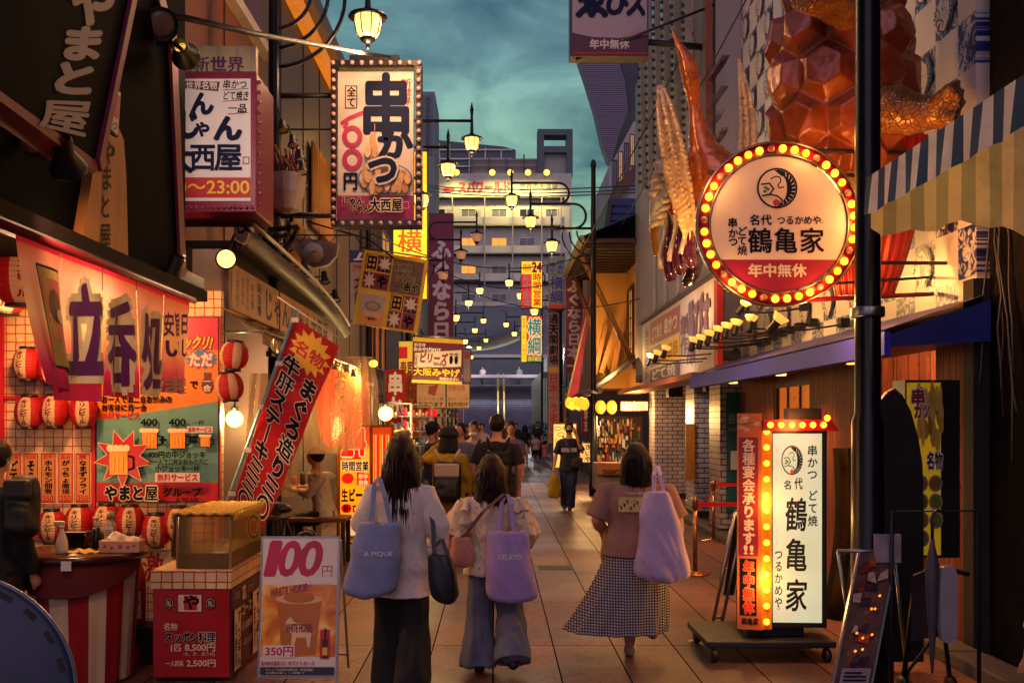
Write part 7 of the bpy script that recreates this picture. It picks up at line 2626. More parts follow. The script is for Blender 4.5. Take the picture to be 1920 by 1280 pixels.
for i, (p, q, sag, lb) in enumerate(((V(2.25, 11.1, .80), V(3.17, 11.2, .80), .0, 'taut red barrier belt running to the lightbox stand'), (V(2.22, 11.13, .80), V(3.08, 14.17, .80), .12, 'sagging red barrier belt running back to the pillars'), (V(3.12, 14.2, .82), V(4.3, 14.3, .84), 0., 'red barrier belt across the tiled shop entrance'))):
 w = MB().sheet(lambda u, v: p.lerp(q, u) + V(0, 0, -sag * 4 * u * (1 - u) - .05 * v), 20, 1, RB_)
 tag(w.build('barrier_belt', loc=p), lb, 'belt', 'red barrier belts')
# ---- food picture lightbox, arch board, menu stand, umbrella and the clutter by the dark wall
D = 7.0
t = thing('food_picture_sign', 'tall black sign box with yellow fried food pictures by the planked wall', 'sign', at(1750, 1040, D))
w = MB()
slabpx(w, 1697, 712, 1800, 1045, D, D + .22, mat('#0a0a0e', r=.4))
w.build('case', t)
a = Art(front(D - .001), step=.0015, base=.001)
YF = mat('#a8841c', r=.35, var=.5, sc=5, emit=.32, emh='#c09818')
a.rect(1700, 717, 1764, 1040, YF)
random.seed(31)
for k in range(30):
 x, y = 1742 + random.uniform(-20, 20), 770 + random.uniform(-45, 60)
 a.ell(x, y, random.uniform(3, 6), random.uniform(14, 26), mat(random.choice(['#a88a30', '#c0a048', '#8a6a1c', '#b09a50']), r=.4), n=12)
a.text('串', 1702, 728, 1730, 760, mat('#7a1030'), bold=.06, out=WHITE, outw=.07)
a.text('カツ', 1708, 756, 1738, 785, mat('#7a1030'), bold=.05, out=WHITE, outw=.07)
a.text('名物', 1732, 845, 1762, 880, NAVY, bold=.05, out=WHITE, outw=.06)
for k in range(7):
 x, y = 1722 + (k % 2) * 26, 905 + (k // 2) * 34
 a.ell(x, y, 13, 16, mat('#8a8468', r=.3), n=18)
 a.ell(x, y, 10, 12, mat(random.choice(['#6a5a18', '#5a6a20', '#8a5a1c']), var=.5, sc=30), n=16)
a.build('face', t)
t = thing('arched_board', 'tall black board with an arched top standing before the lit doorway', 'board', at(1690, 1250, 6.75))
pts = [(1650, 1240), (1732, 1240), (1732, 960), (1730, 870), (1722, 820), (1708, 770), (1692, 740), (1678, 727), (1664, 735), (1650, 752)]
w = MB().prism([at(*p, 6.75) for p in pts], (0, .05, 0), mat('#0c0a0c', r=.5, var=.3))
w.build('board', t)
w = MB().prism([at(1650, 752, 6.74), at(1664, 735, 6.74), at(1678, 727, 6.74), at(1692, 740, 6.74), at(1690, 742, 6.74), at(1678, 731, 6.74), at(1664, 739, 6.74), at(1650, 757, 6.74)], (0, .055, 0), mat('#6a3a28', r=.5))
w.build('top_edge', t)
t = thing('gold_curved_panel', 'tall curved dull gold panel between the lightbox and the black lamp post', 'panel', at(1585, 1150, 7.3))
def gp(u, v):
 x = 1548 + 60 * u + (1 - v) * 24 * (1 - u) + 14 * math.sin(v * 3) * (1 - u)
 return at(x, 840 + 320 * v, 7.45) + V(0, -.10 * math.sin(PI * u) , 0)
w = MB().sheet(gp, 16, 24, mat('#6a4c1c', r=.3, metal=.7, var=.4, sc=4))
w.sheet(lambda u, v: gp(u, v) + V(0, .12, 0), 4, 6, mat('#3a2a14', r=.5))
w.build('curved_face', t)
t = thing('leaning_menu_stand', 'narrow leaning menu stand full of folded pictures at the dark corner', 'menu stand', at(1620, 1290, 5.9))
MS = Pl(V(at(1552, 0, 5.75).x, 5.75, .02), (1, .0, 0), (.325, .35, .93))
w = MB()
WD, HT = .215, 1.0
w.prism([MS.p(0, 0), MS.p(WD, 0), MS.p(WD, HT), MS.p(0, HT)], MS.n * -.02, mat('#2a1a1c', r=.4))
for u in (-.012, WD):
 w.prism([MS.p(u, 0, .01), MS.p(u + .012, 0, .01), MS.p(u + .012, HT, .01), MS.p(u, HT, .01)], MS.n * -.035, STEEL)
w.build('rack_body', t)
w = MB()
tp = MS.p(WD, HT)
w.tube([MS.p(-.14, HT, .0), MS.p(WD + .02, HT, 0)], .012, STEEL, n=6)
w.tube([MS.p(WD, HT, -.02), V(tp.x + .22, tp.y + .35, .02)], .012, STEEL, n=6)
w.tube([MS.p(-.13, HT, -.02), V(MS.p(0, HT).x + .12, tp.y + .35, .02)], .012, STEEL, n=6)
w.build('rear_frame', t)
a = Art(MS, loc=True, step=.0015, base=.001)
random.seed(14)
a.rect(.006, .01, WD - .006, HT - .01, mat('#5c4038', r=.25, var=.5, sc=9))
for k in range(24):
 u, v = random.uniform(.01, .13), random.uniform(.05, .92)
 a.poly([(u, v), (u + random.uniform(.03, .07), v + random.uniform(-.02, .02)), (u + random.uniform(.03, .07), v + random.uniform(.04, .09)), (u + random.uniform(-.01, .02), v + .05)], mat(random.choice(['#8a7a70', '#a04020', '#3a2030', '#6a2a18', '#b09080', '#403038', '#8a5a20']), r=.25, var=.5, sc=20))
a.rect(.02, .03, .19, .26, mat('#8a7a80', r=.3))
for k in range(9):
 a.rect(.035, .05 + k * .022, .035 + random.uniform(.08, .14), .06 + k * .022, INK)
for u, v in ((.12, .62), (.14, .62), (.06, .47), (.1, .44), (.15, .46), (.07, .36), (.11, .37), (.15, .7)):
 a.ell(u, v, .008, .008, mat('#ff9a30', emit=2.2, emh='#ff7a10', var=0), n=10)  # glowing dots painted onto the print as bright glints
a.build('print', t)
w = MB().box(MS.p(.1, HT - .08, .02), MS.p(.2, HT + .10, .05), mat('#8a808a', r=.4, var=.4, sc=9))
w.build('paper_roll', t)
q = at(1748, 1290, 5.9)
t = thing('hanging_umbrella', 'furled dark umbrella with a crook handle hooked before the food pictures', 'umbrella', V(q.x, 5.9, .25))
hk = at(1748, 955, 5.9)
w = MB().lathe([(.006, -.02), (.012, .05), (.035, .45), (.04, .62), (.016, .74), (.012, .78)], V(hk.x, 5.9, hk.z - .95), mat('#3a3440', r=.5, var=.3), n=14)
w.build('furled_canopy', t)
w = MB().tube([V(hk.x, 5.9, hk.z - .18), V(hk.x, 5.9, hk.z - .05)] + [V(hk.x + .035 - .035 * math.cos(R(a_)), 5.9, hk.z - .05 + .045 * math.sin(R(a_))) for a_ in range(0, 200, 20)], .010, mat('#15161c', r=.3), n=8)
w.build('crook_handle', t)
t = thing('umbrella_rack', 'thin black rail carrying the furled umbrella by the dark wall', 'rack', V(hk.x, 6.0, 0))
w = MB()
w.tube([V(hk.x - .2, 6.0, 0), V(hk.x - .2, 6.0, hk.z - .02), V(hk.x + .35, 6.05, hk.z - .02), V(hk.x + .35, 6.05, 0)], .012, BLACKMETAL, n=6)
w.build('rail', t)
q = at(1702, 1290, 6.0)
t = thing('folded_stroller', 'folded dark pushchair with a white rounded cover beside the umbrella', 'pushchair', V(q.x + .15, 6.1, 0))
w = MB()
fx = q.x + .05
w.tube([V(fx, 6.2, .06), V(fx + .06, 6.15, .75), V(fx + .15, 6.05, .82), V(fx + .32, 6.0, .78)], .014, BLACKMETAL, n=6)
w.tube([V(fx + .3, 6.2, .06), V(fx + .18, 6.1, .7)], .014, BLACKMETAL, n=6)
w.tube([V(fx, 6.2, .1), V(fx + .3, 6.2, .5)], .010, BLACKMETAL, n=6)
w.build('frame', t)
w = MB()
w.sheet(lambda u, v: V(fx + .02 + .26 * u, 6.12 - .10 * math.sin(PI * u), .35 + .40 * v + .05 * math.sin(PI * u)), 10, 8, mat('#1c1418', r=.8, var=.4))
w.build('fabric_seat', t)
for dx in (0., .3):
 w = MB().lathe([(.02, -.02), (.06, -.018), (.06, .018), (.02, .02)], V(fx + dx, 6.2, .061), mat('#0a0a0c'), n=16, axis=(1, 0, 0))
 w.build('wheel', t)
w = MB()
cp = at(1780, 1133, 5.85)
oval = [(.05 * (1 if math.cos(R(a_)) > 0 else -1) * abs(math.cos(R(a_))) ** .35, .225 * (1 if math.sin(R(a_)) > 0 else -1) * abs(math.sin(R(a_))) ** .6) for a_ in range(0, 360, 12)]
w.prism([cp + V(u, 0, v) for u, v in oval], (0, .05, 0), mat('#8a8490', r=.35, var=.15))
w.build('white_cover', t)
# ---- striped canvas awning near the viewer
t = thing('striped_awning', 'blue and white striped canvas awning with a pale drooping underside', 'awning', at(1780, 400, 4.9))
def stripe(k):
 return mat('#f2e6dc', r=.8, var=.2, sc=6, trans=.2) if k % 2 else mat('#0e4268', r=.8, var=.2, sc=6, trans=.2)
AX0 = at(1626, 345, 5.4)
w = MB()
n = 22
def awt(u, v):   # u along the front edge towards the viewer, v up the slope
 y = 5.4 - 1.9 * u
 x = AX0.x + .02 + .00 * u
 return V(x + .62 * v, y + .0, AX0.z + .02 + .42 * v)
def val(u, v):
 p = awt(u, 0)
 return p + V(-.025 - .012 * (1 + math.sin(u * 40)) * v, 0, .012 - .20 * v - .015 * abs(math.sin(u * 22)) * v)
def endp(u, v):   # end flap across the far end, seen from inside
 p = awt(0, u * 1.6)
 zb = at(0, 428, 5.4).z - .03 * math.sin(u * 9) - .02 * math.sin(u * 23)
 return V(p.x, p.y + .02 * math.sin(u * 17) * v, p.z + (zb - p.z) * v)
for k in range(n):
 for j in range(4):
  w.add([awt(k / n, j / 4), awt((k + 1) / n, j / 4), awt((k + 1) / n, (j + 1) / 4), awt(k / n, (j + 1) / 4)], [(0, 1, 2, 3)], stripe(k), True)
  w.add([val(k / n, j / 4), val((k + 1) / n, j / 4), val((k + 1) / n, (j + 1) / 4), val(k / n, (j + 1) / 4)], [(0, 1, 2, 3)], stripe(k), True)
w.build('striped_canvas', t)
w = MB()
UND = [mat(c, r=.85, var=.3, sc=3, trans=.35) for c in ('#d8c490', '#a8a078')]
for k in range(14):
 for j in range(6):
  w.add([endp(k / 14, j / 6), endp((k + 1) / 14, j / 6), endp((k + 1) / 14, (j + 1) / 6), endp(k / 14, (j + 1) / 6)], [(0, 1, 2, 3)], UND[k % 2], True)
w.build('end_flap', t)
lamp('awning_lamp', 'POINT', V(AX0.x + .5, 4.7, AX0.z - .1), 4, (1, .8, .45), t, size=.1)
w = MB()
w.tube([awt(0, .02) + V(0, 0, -.06), awt(1, .02) + V(0, 0, -.06)], .014, BLACKMETAL, n=6)
w.tube([awt(0.01, .0) + V(0, 0, -.06), awt(.01, 1) + V(0, 0, -.06)], .014, BLACKMETAL, n=6)
w.tube([awt(.4, .02) + V(0, 0, -.12), awt(.4, 1) + V(0, 0, -.1)], .014, mat('#2a3a30', r=.5), n=6)
w.build('awning_frame', t)
# ---- hanging signs further down on this side
grp = None
t = vsign('lit_hours_sign', 'lit yellow and red vertical sign with round the clock hours in white', (978, 490, 1016, 577), 34., YL, [
 lambda a: a.rect(978, 514, 997, 577, mat('#d02818', emit=.6, emh='#ff2010')), lambda a: a.text('横綱', 980, 494, 996, 510, RED), lambda a: a.text('24', 998, 492, 1015, 510, RED, bold=.05), lambda a: a.text('年中無休', 980, 515, 996, 575, WHITE, vert=True, bold=.04), lambda a: a.text('時間営業', 999, 512, 1015, 574, mat('#d02818', emit=.4), vert=True, bold=.05)], depth=.3)
t = vsign('lit_teal_red_sign', 'lit sign with big teal characters on red and a yellow strip', (978, 592, 1016, 678), 34., mat('#c02418', emit=.6, emh='#ff2a10', var=.15, sc=.6), [
 lambda a: a.rect(978, 592, 987, 678, YL), lambda a: a.rect(987, 667, 1016, 678, mat('#2a8a60', emit=.4)), lambda a: a.text('新世界', 979, 595, 986, 616, mat('#1a6a40'), vert=True), lambda a: a.text('日本一の串かつ', 979, 620, 986, 676, RED, vert=True), lambda a: a.text('横', 989, 596, 1015, 630, mat('#1a9a90', emit=.4), bold=.06, out=WB, outw=.06), lambda a: a.text('綱', 989, 631, 1015, 665, mat('#1a9a90', emit=.4), bold=.06, out=WB, outw=.06), lambda a: a.text('通天閣店', 989, 668, 1015, 677, YL)], depth=.3)
vsign('purple_vertical_sign', 'tall pale vertical sign with purple characters and a red foot', (1030, 480, 1057, 580), 31., mat('#8f9a80', r=.5), [
 lambda a: a.text('日本の', 1044, 487, 1056, 515, mat('#2a2a80'), vert=True, bold=.03), lambda a: a.text('串かつ', 1031, 492, 1043, 520, mat('#2a2a80'), vert=True, bold=.03), lambda a: a.text('横', 1031, 518, 1056, 543, mat('#4a1890'), bold=.07), lambda a: a.text('綱', 1031, 544, 1056, 569, mat('#4a1890'), bold=.07), lambda a: a.rect(1030, 571, 1057, 580, mat('#b02018', emit=.3))], depth=.4)
vsign('white_arena_sign', 'long narrow vertical sign, black characters above and red ones below', (1028, 586, 1048, 830), 33., mat('#a8887c', r=.6, var=.2, sc=1), [
 lambda a: a.text('通天閣劇場', 1029, 588, 1047, 684, INK, vert=True, bold=.06), lambda a: a.rect(1028, 688, 1048, 698, YELLOW), lambda a: a.text('日本一うまい串', 1029, 700, 1047, 828, mat('#b01c1c', emit=.1), vert=True, bold=.06)], depth=.3)
vsign('maroon_fugu_sign', 'maroon vertical banner with white characters, stone edged, before the plaster house', (1061, 520, 1092, 700), 29., mat('#6a0c34', r=.55, var=.15), [
 lambda a: a.text('ふぐなら日本一', 1063, 524, 1090, 698, mat('#c0b0b0'), vert=True, bold=.05)], depth=.2, frame=mat('#8a8078', r=.8, var=.5, sc=8))
w = MB().prism([at(*p, 27.5) for p in ((1100, 560), (1111, 548), (1084, 735), (1064, 748))], (0, .02, 0), mat('#8f1044', r=.7, var=.5, sc=3))
t = thing('crimson_streamer', 'slanting crimson flag cloth drooping beside the maroon banner', 'flag', at(1080, 750, 27.5))
w.build('cloth', t)
w = MB().tube([at(1112, 540, 27.45), at(1062, 752, 27.45)], .03, mat('#a89a78'), n=6)
w.build('pole', t)
D = 24.
t = thing('lit_menu_panel', 'tall lit yellow menu panel with fish drawings behind the man on the phone', 'menu board', at(1060, 930, D))
w = MB()
slabpx(w, 1036, 792, 1082, 878, D, D + .1, mat('#6a1014'))
w.build('frame', t)
a = Art(front(D - .001), step=.003, base=.002)
a.rect(1038, 795, 1080, 876, mat('#f0d48a', emit=.75, emh='#ffd060', var=.15))
for x, y in ((1046, 803), (1062, 802), (1052, 814), (1070, 812)):
 a.ring(x, y, 7, 4, 1.2, mat('#5a4a30'))
for k in range(5):
 a.rect(1042 + k * 8, 822, 1043.2 + k * 8, 866, mat('#6a2a18'))
a.build('face', t)
w = MB()
slabpx(w, 1036, 879, 1041, 910, D + .02, D + .08, mat('#3a1010'))
slabpx(w, 1077, 879, 1082, 910, D + .02, D + .08, mat('#3a1010'))
w.build('post', t)
t = thing('lit_kana_board', 'small lit cream board with black kana behind the lamp post', 'sign', at(1099, 868, 23.))
w = MB()
slabpx(w, 1086, 829, 1112, 868, 23., 23.1, mat('#3a1a10'))
w.build('frame', t)
a = Art(front(22.99), step=.003, base=.002)
a.rect(1088, 831, 1110, 866, mat('#f0c880', emit=.8, emh='#ffb860', var=.1))
a.text('きいや', 1096, 832, 1109, 866, INK, vert=True, bold=.03)
a.build('face', t)
# lantern row, shop counter glow
lt_ = thing('hanging_lantern', 'x', 'lantern', (0, 0, 0), group='yellow lanterns in a row under the tiled eave')
w = MB().ball((0, 0, 0), .14, mat('#ffc040', emit=1.5, emh='#ff9a20', var=.3, sc=9), n=14, k=10, sc=(.85, .85, 1.1))
w.build('paper_shade', lt_, local=True)
w = MB().lathe([(.05, 0), (.06, .02)], (0, 0, -.17), mat('#8a1010'), n=10)
w.build('cap', lt_, local=True)
KM = kids_map()
for k in range(6):
 o = lt_ if k == 0 else copy_tree(lt_, ch=KM)
 o.location = at(1068 + k * 5.6, 755 + (k % 2) * 2, 26.5 - k * .35)
 o['label'] = 'yellow lit paper lantern in the packed row under the tiled eave'
for i, (px, lb) in enumerate(((1126, 'red and yellow lit lantern beside the lamp post under the eave'), (1147, 'yellow lit lantern in front of the cream board under the eave'))):
 o = copy_tree(lt_, ch=KM, loc=at(px, 763, 22.5), label=lb)
 o['group'] = 'single lanterns beside the lamp post'
t = thing('lit_eave_panel', 'row of lit cream paper panels above the shop entrance', 'lit panel', at(1188, 770, 22.4))
for k in range(7):
 w = MB()
 slabpx(w, 1165 + k * 7.2, 753, 1171 + k * 7.2, 769, 22.3, 22.4, mat('#f4d080', emit=1.0, emh='#ffc050', var=.2))
 w.build('paper_panel', t)
lamp('entrance_lamp', 'POINT', at(1180, 775, 22.), 150, (1, .5, .15), t, size=.2)
lamp('entrance_lamp', 'POINT', at(1090, 790, 25.5), 170, (1, .55, .2), t, size=.2)
t = thing('shop_front_counter', 'bright shop counter hung with orange and red tags inside the tiled shop', 'counter', at(1150, 900, 24.5))
w = MB()
slabpx(w, 1120, 780, 1205, 905, 24.6, 24.8, mat('#3a1608', r=.6, var=.6, sc=4))
w.build('rear_board', t)
w = MB()
random.seed(2)
for k in range(110):
 x, y = random.uniform(1120, 1200), random.uniform(783, 858)
 slabpx(w, x, y, x + random.uniform(1.5, 5), y + random.uniform(3, 16), 24.5 - random.uniform(0, .2), 24.55, random.choice([GC[0], GC[1], GC[6], mat('#d88a40'), mat('#e0b080'), GC[3], GC[5], GC[7]]))
tag(w.build('price_tags', t), kind='stuff')
w = MB()
slabpx(w, 1118, 868, 1165, 918, 21.2, 22.0, mat('#8a7a78', r=.6))
w.build('counter_block', t)
t = thing('inscribed_pedestal', 'orange plinth with black capital letters beside the lamp post', 'pedestal', at(1145, 890, 21.1))
w = MB()
slabpx(w, 1121, 868, 1166, 889, 20.9, 21.15, mat('#a8641c', r=.4, var=.2))
w.build('plinth', t)
a = Art(front(20.89), step=.002, base=.002)
a.text('OUGHT-', 1130, 880, 1163, 888, INK, bold=.03)
a.build('lettering', t)
# plant tub by the distant lamp post
t = thing('potted_shrub', 'round green shrub in a dark tub in the distance by the stairs', 'plant', at(1008, 840, 50))
q = V(at(1010, 0, 50).x, 50, 0)
w = MB().lathe([(.35, 0), (.45, .7), (.4, .72)], q, mat('#2a2a34'), n=14)
w.build('tub', t)
w = MB()
random.seed(6)
for k in range(420):
 d_ = V(random.gauss(0, 1), random.gauss(0, 1), random.gauss(0, 1)).normalized()
 p = q + V(0, 0, 1.15) + V(d_.x * .6, d_.y * .6, d_.z * .5) * random.uniform(.5, 1.05)
 a_, b_ = basis(V(random.gauss(0, 1), random.gauss(0, 1), random.gauss(0, 1)))
 w.add([p - a_ * .07, p + b_ * .035, p + a_ * .07, p - b_ * .035], [(0, 1, 2, 3)], mat(random.choice(['#243a20', '#1a2c1a', '#34502a']), r=.6))
w.build('foliage', t)
# ================================================================ street lamps and wires
POST = mat('#12141c', r=.32, metal=.5, var=.25, sc=6)
LGL = mat('#ffe6a8', emit=2.3, emh='#ffc862', var=0, r=.3)
LGD = mat('#b8846a', emit=.22, emh='#ffb080', var=.1, r=.3)
def lantern_parts(t, p, glass, sc=1., far=False):
 """One lantern: hood, lit glass between ribs, finial; p: where its body is centred."""
 n = 12 if far else 20
 w = MB()
 w.lathe([(.02 * sc, .62 * sc), (.03 * sc, .56 * sc), (.024 * sc, .50 * sc), (.03 * sc, .18 * sc), (.06 * sc, .15 * sc), (.19 * sc, .095 * sc), (.20 * sc, .075 * sc), (.12 * sc, .085 * sc)], p, POST, n=n)
 w.lathe([(.028 * sc, .56 * sc), (.036 * sc, .60 * sc), (.004 * sc, .74 * sc)], p, POST, n=8)
 w.build('hood', t)
 w = MB().lathe([(.135 * sc, .078 * sc), (.138 * sc, .02 * sc), (.115 * sc, -.09 * sc), (.075 * sc, -.14 * sc)], p, glass, n=n)
 g_ = w.build('glass', t)
 w = MB()
 if not far:
  for k in range(8):
   a_ = 2 * PI * (k + .5) / 8
   c = V(math.cos(a_), math.sin(a_), 0)
   w.tube([p + c * .139 * sc + V(0, 0, .078 * sc), p + c * .142 * sc + V(0, 0, .02 * sc), p + c * .119 * sc + V(0, 0, -.09 * sc), p + c * .079 * sc + V(0, 0, -.14 * sc)], .006 * sc, POST, n=4)
 w.lathe([(.08 * sc, -.138 * sc), (.07 * sc, -.165 * sc), (.03 * sc, -.19 * sc), (.018 * sc, -.20 * sc), (.022 * sc, -.225 * sc), (.004 * sc, -.25 * sc)], p, POST, n=n)
 w.build('finial', t)
def street_lamp(label, X, y, sgn, glass=LGL, power=0, arms=True, rad=.06, H=7.6, far=False):
 """Black post with three lanterns stepping out over the street on swept arms."""
 t = thing('street_lamp', label, 'street lamp', (X, y, 0), group='black three lantern street lamps')
 w = MB()
 w.lathe([(rad * 1.7, 0), (rad * 1.7, .25), (rad * 1.35, .32), (rad * 1.3, 1.7), (rad * 1.05, 1.75), (rad, 4.0), (rad * .9, H - .1), (rad * 1.2, H - .05), (rad * .8, H + .06), (.01, H + .1)], (X, y, 0), POST, n=16)
 w.build('post', t)
 w = MB().lathe([(rad * 1.32, 0), (rad * 1.36, .01), (rad * 1.36, .05), (rad * 1.32, .06)], (X, y, 2.35), STEEL, n=16)
 w.build('collar', t)
 if not arms:
  return t
 hs = [(.95, 5.72), (1.44, 6.28), (1.87, 6.76)]
 zz = [6.10, 6.62, 7.08]
 for k, (dx, z) in enumerate(hs):
  p = V(X + sgn * dx, y, z)
  w = MB()
  za = z + .40
  if k == 0:
   w.tube([V(X, y, za), p + V(0, 0, .40)], .03, POST, n=8)
  else:   # a return bend from the arm below
   x0 = X + sgn * (hs[k - 1][0] + (.10 if k == 1 else .10))
   zb = hs[k - 1][1] + .40
   zm, hh = (za + zb) / 2, (za - zb) / 2
   xi = X + sgn * (.45 if k == 1 else .80)
   pts = [V(X + sgn * hs[k - 1][0], y, zb), V(xi, y, zb)] + [V(xi - sgn * hh * math.sin(R(a_)), y, zm - hh * math.cos(R(a_))) for a_ in range(15, 180, 15)] + [V(xi, y, za), V(X + sgn * dx, y, za)]
   w.tube(pts, .028, POST, n=8)
  w.build('arm', t)
  lantern_parts(t, p, glass, 1., far)
  if power:
   lamp('lantern_light', 'POINT', p + V(0, 0, -.32), power, (1, .54, .26), t, size=.1)
 w = MB()
 for k in range(3):
  r_ = .38 + k * .17
  w.tube([V(X + sgn * r_ * math.sin(R(a_)) , y, 6.12 - r_ * 1.15 + r_ * (1 - math.cos(R(a_))) * 1.0) for a_ in range(0, 91, 10)], .02, POST, n=6)
 w.build('scroll_brace', t)
 return t
street_lamp('thick black lamp post standing beside the lightbox stand and round sign', 2.315, 6.2, -1, arms=False, rad=.075, H=7.8)
street_lamp('street lamp by the skewer sign, its big lanterns at the top of the picture', -2.25, 10.1, 1, power=60)
street_lamp('street lamp with lit lanterns just past the skewer sign', -2.31, 18.1, 1, power=26, far=False)
street_lamp('street lamp beside the yellow banner with its lanterns dim', -2.4, 27.3, 1, glass=LGD, far=True)
street_lamp('street lamp by the plaster eaves house, three lit lanterns against the hotel', 2.23, 22.8, -1, power=26)
street_lamp('street lamp next to the white and red vertical sign', 2.35, 36.3, -1, power=26, far=True)
street_lamp('street lamp in front of the maroon banner, far along', -2.5, 38.5, 1, power=26, far=True)
street_lamp('small distant street lamp above the souvenir notices', -2.5, 50, 1, far=True)
street_lamp('most distant street lamp near the stairs on the souvenir shop side', -2.5, 62, 1, far=True)
street_lamp('distant street lamp before the stair head beyond the lit signs', 2.4, 52, -1, far=True)
WIRE = mat('#0c0c12', r=.5)
for i, (p, q, sag) in enumerate(((at(800, 352, 70), at(1240, 352, 40), .3), (at(800, 358, 70), at(1240, 358, 40), .3), (at(800, 348, 68), at(1240, 345, 40), .25), (at(690, 436, 17), at(1115, 470, 22), .5), (at(770, 470, 27), at(1110, 505, 22.8), .7), (at(840, 525, 30), at(1200, 560, 22), .5), (at(800, 560, 33), at(1050, 545, 36), .4), (at(1085, 480, 22.8), at(1300, 60, 16), .05), (at(1130, 480, 26), at(1420, -40, 12), .1))):
 w = MB().tube([p.lerp(q, k / 14) - V(0, 0, sag * 4 * k / 14 * (1 - k / 14)) for k in range(15)], .012 if i > 2 else .03, WIRE, n=5)
 tag(w.build('overhead_wire', loc=p), ['top wire of the three crossing the hotel sign', 'middle wire of the three crossing the hotel sign', 'thin wire just above the hotel lettering', 'sagging wire behind the yellow banner', 'slack wire strung to the eaves house lamp post', 'wire running to the plaster house wall', 'wire between the two distant lamp posts', 'steep wire rising to the fan of bulb ribs', 'long steep wire passing in front of the crane'][i], 'wire', 'overhead wires')
# ================================================================ people
SKIN = mat('#b07a5c', r=.5, var=.08, sc=12)
HAIRD = mat('#140a09', r=.42, var=.6, sc=1., st=(90, 90, 5), bump=.6, spec=.22)
HAIRB = mat('#2a120d', r=.40, var=.6, sc=1., st=(90, 90, 5), bump=.6, spec=.25)
SHOE = mat('#15141a', r=.5)
def ell(c, rx, ry, n=28, fn=None):
 return [V(c[0] + rx * math.cos(2 * PI * k / n) * (fn(2 * PI * k / n) if fn else 1), c[1] + ry * math.sin(2 * PI * k / n) * (fn(2 * PI * k / n) if fn else 1), c[2]) for k in range(n)]
def hand(w, wrist, d, H, m, grip=.5, thumb=1):
 """Palm, four unequal fingers bent by grip, thumb from the side of the palm. d: direction of the forearm."""
 d = Vector(d).normalized()
 x, y = basis(d)
 s = H * .11
 pc = wrist + d * s * .28
 w.tube([wrist, pc, wrist + d * s * .52], [s * .15, s * .2, s * .19], m, n=8)
 for k, ln in enumerate((.40, .46, .43, .33)):
  b0 = wrist + d * s * .50 + x * (k - 1.5) * s * .10
  b1 = b0 + (d * (1 - grip * .5) + y * grip * .7) * s * ln * .5
  b2 = b1 + (d * (1 - grip * 1.3) + y * grip) * s * ln * .5
  w.tube([b0, b1, b2], [s * .055, s * .05, s * .04], m, n=6)
 b0 = pc + x * thumb * s * .16
 w.tube([b0, b0 + (x * thumb * .7 + d * .6) * s * .2, b0 + (x * thumb * .6 + d * 1.3 + y * grip) * s * .28], [s * .07, s * .06, s * .045], m, n=6)
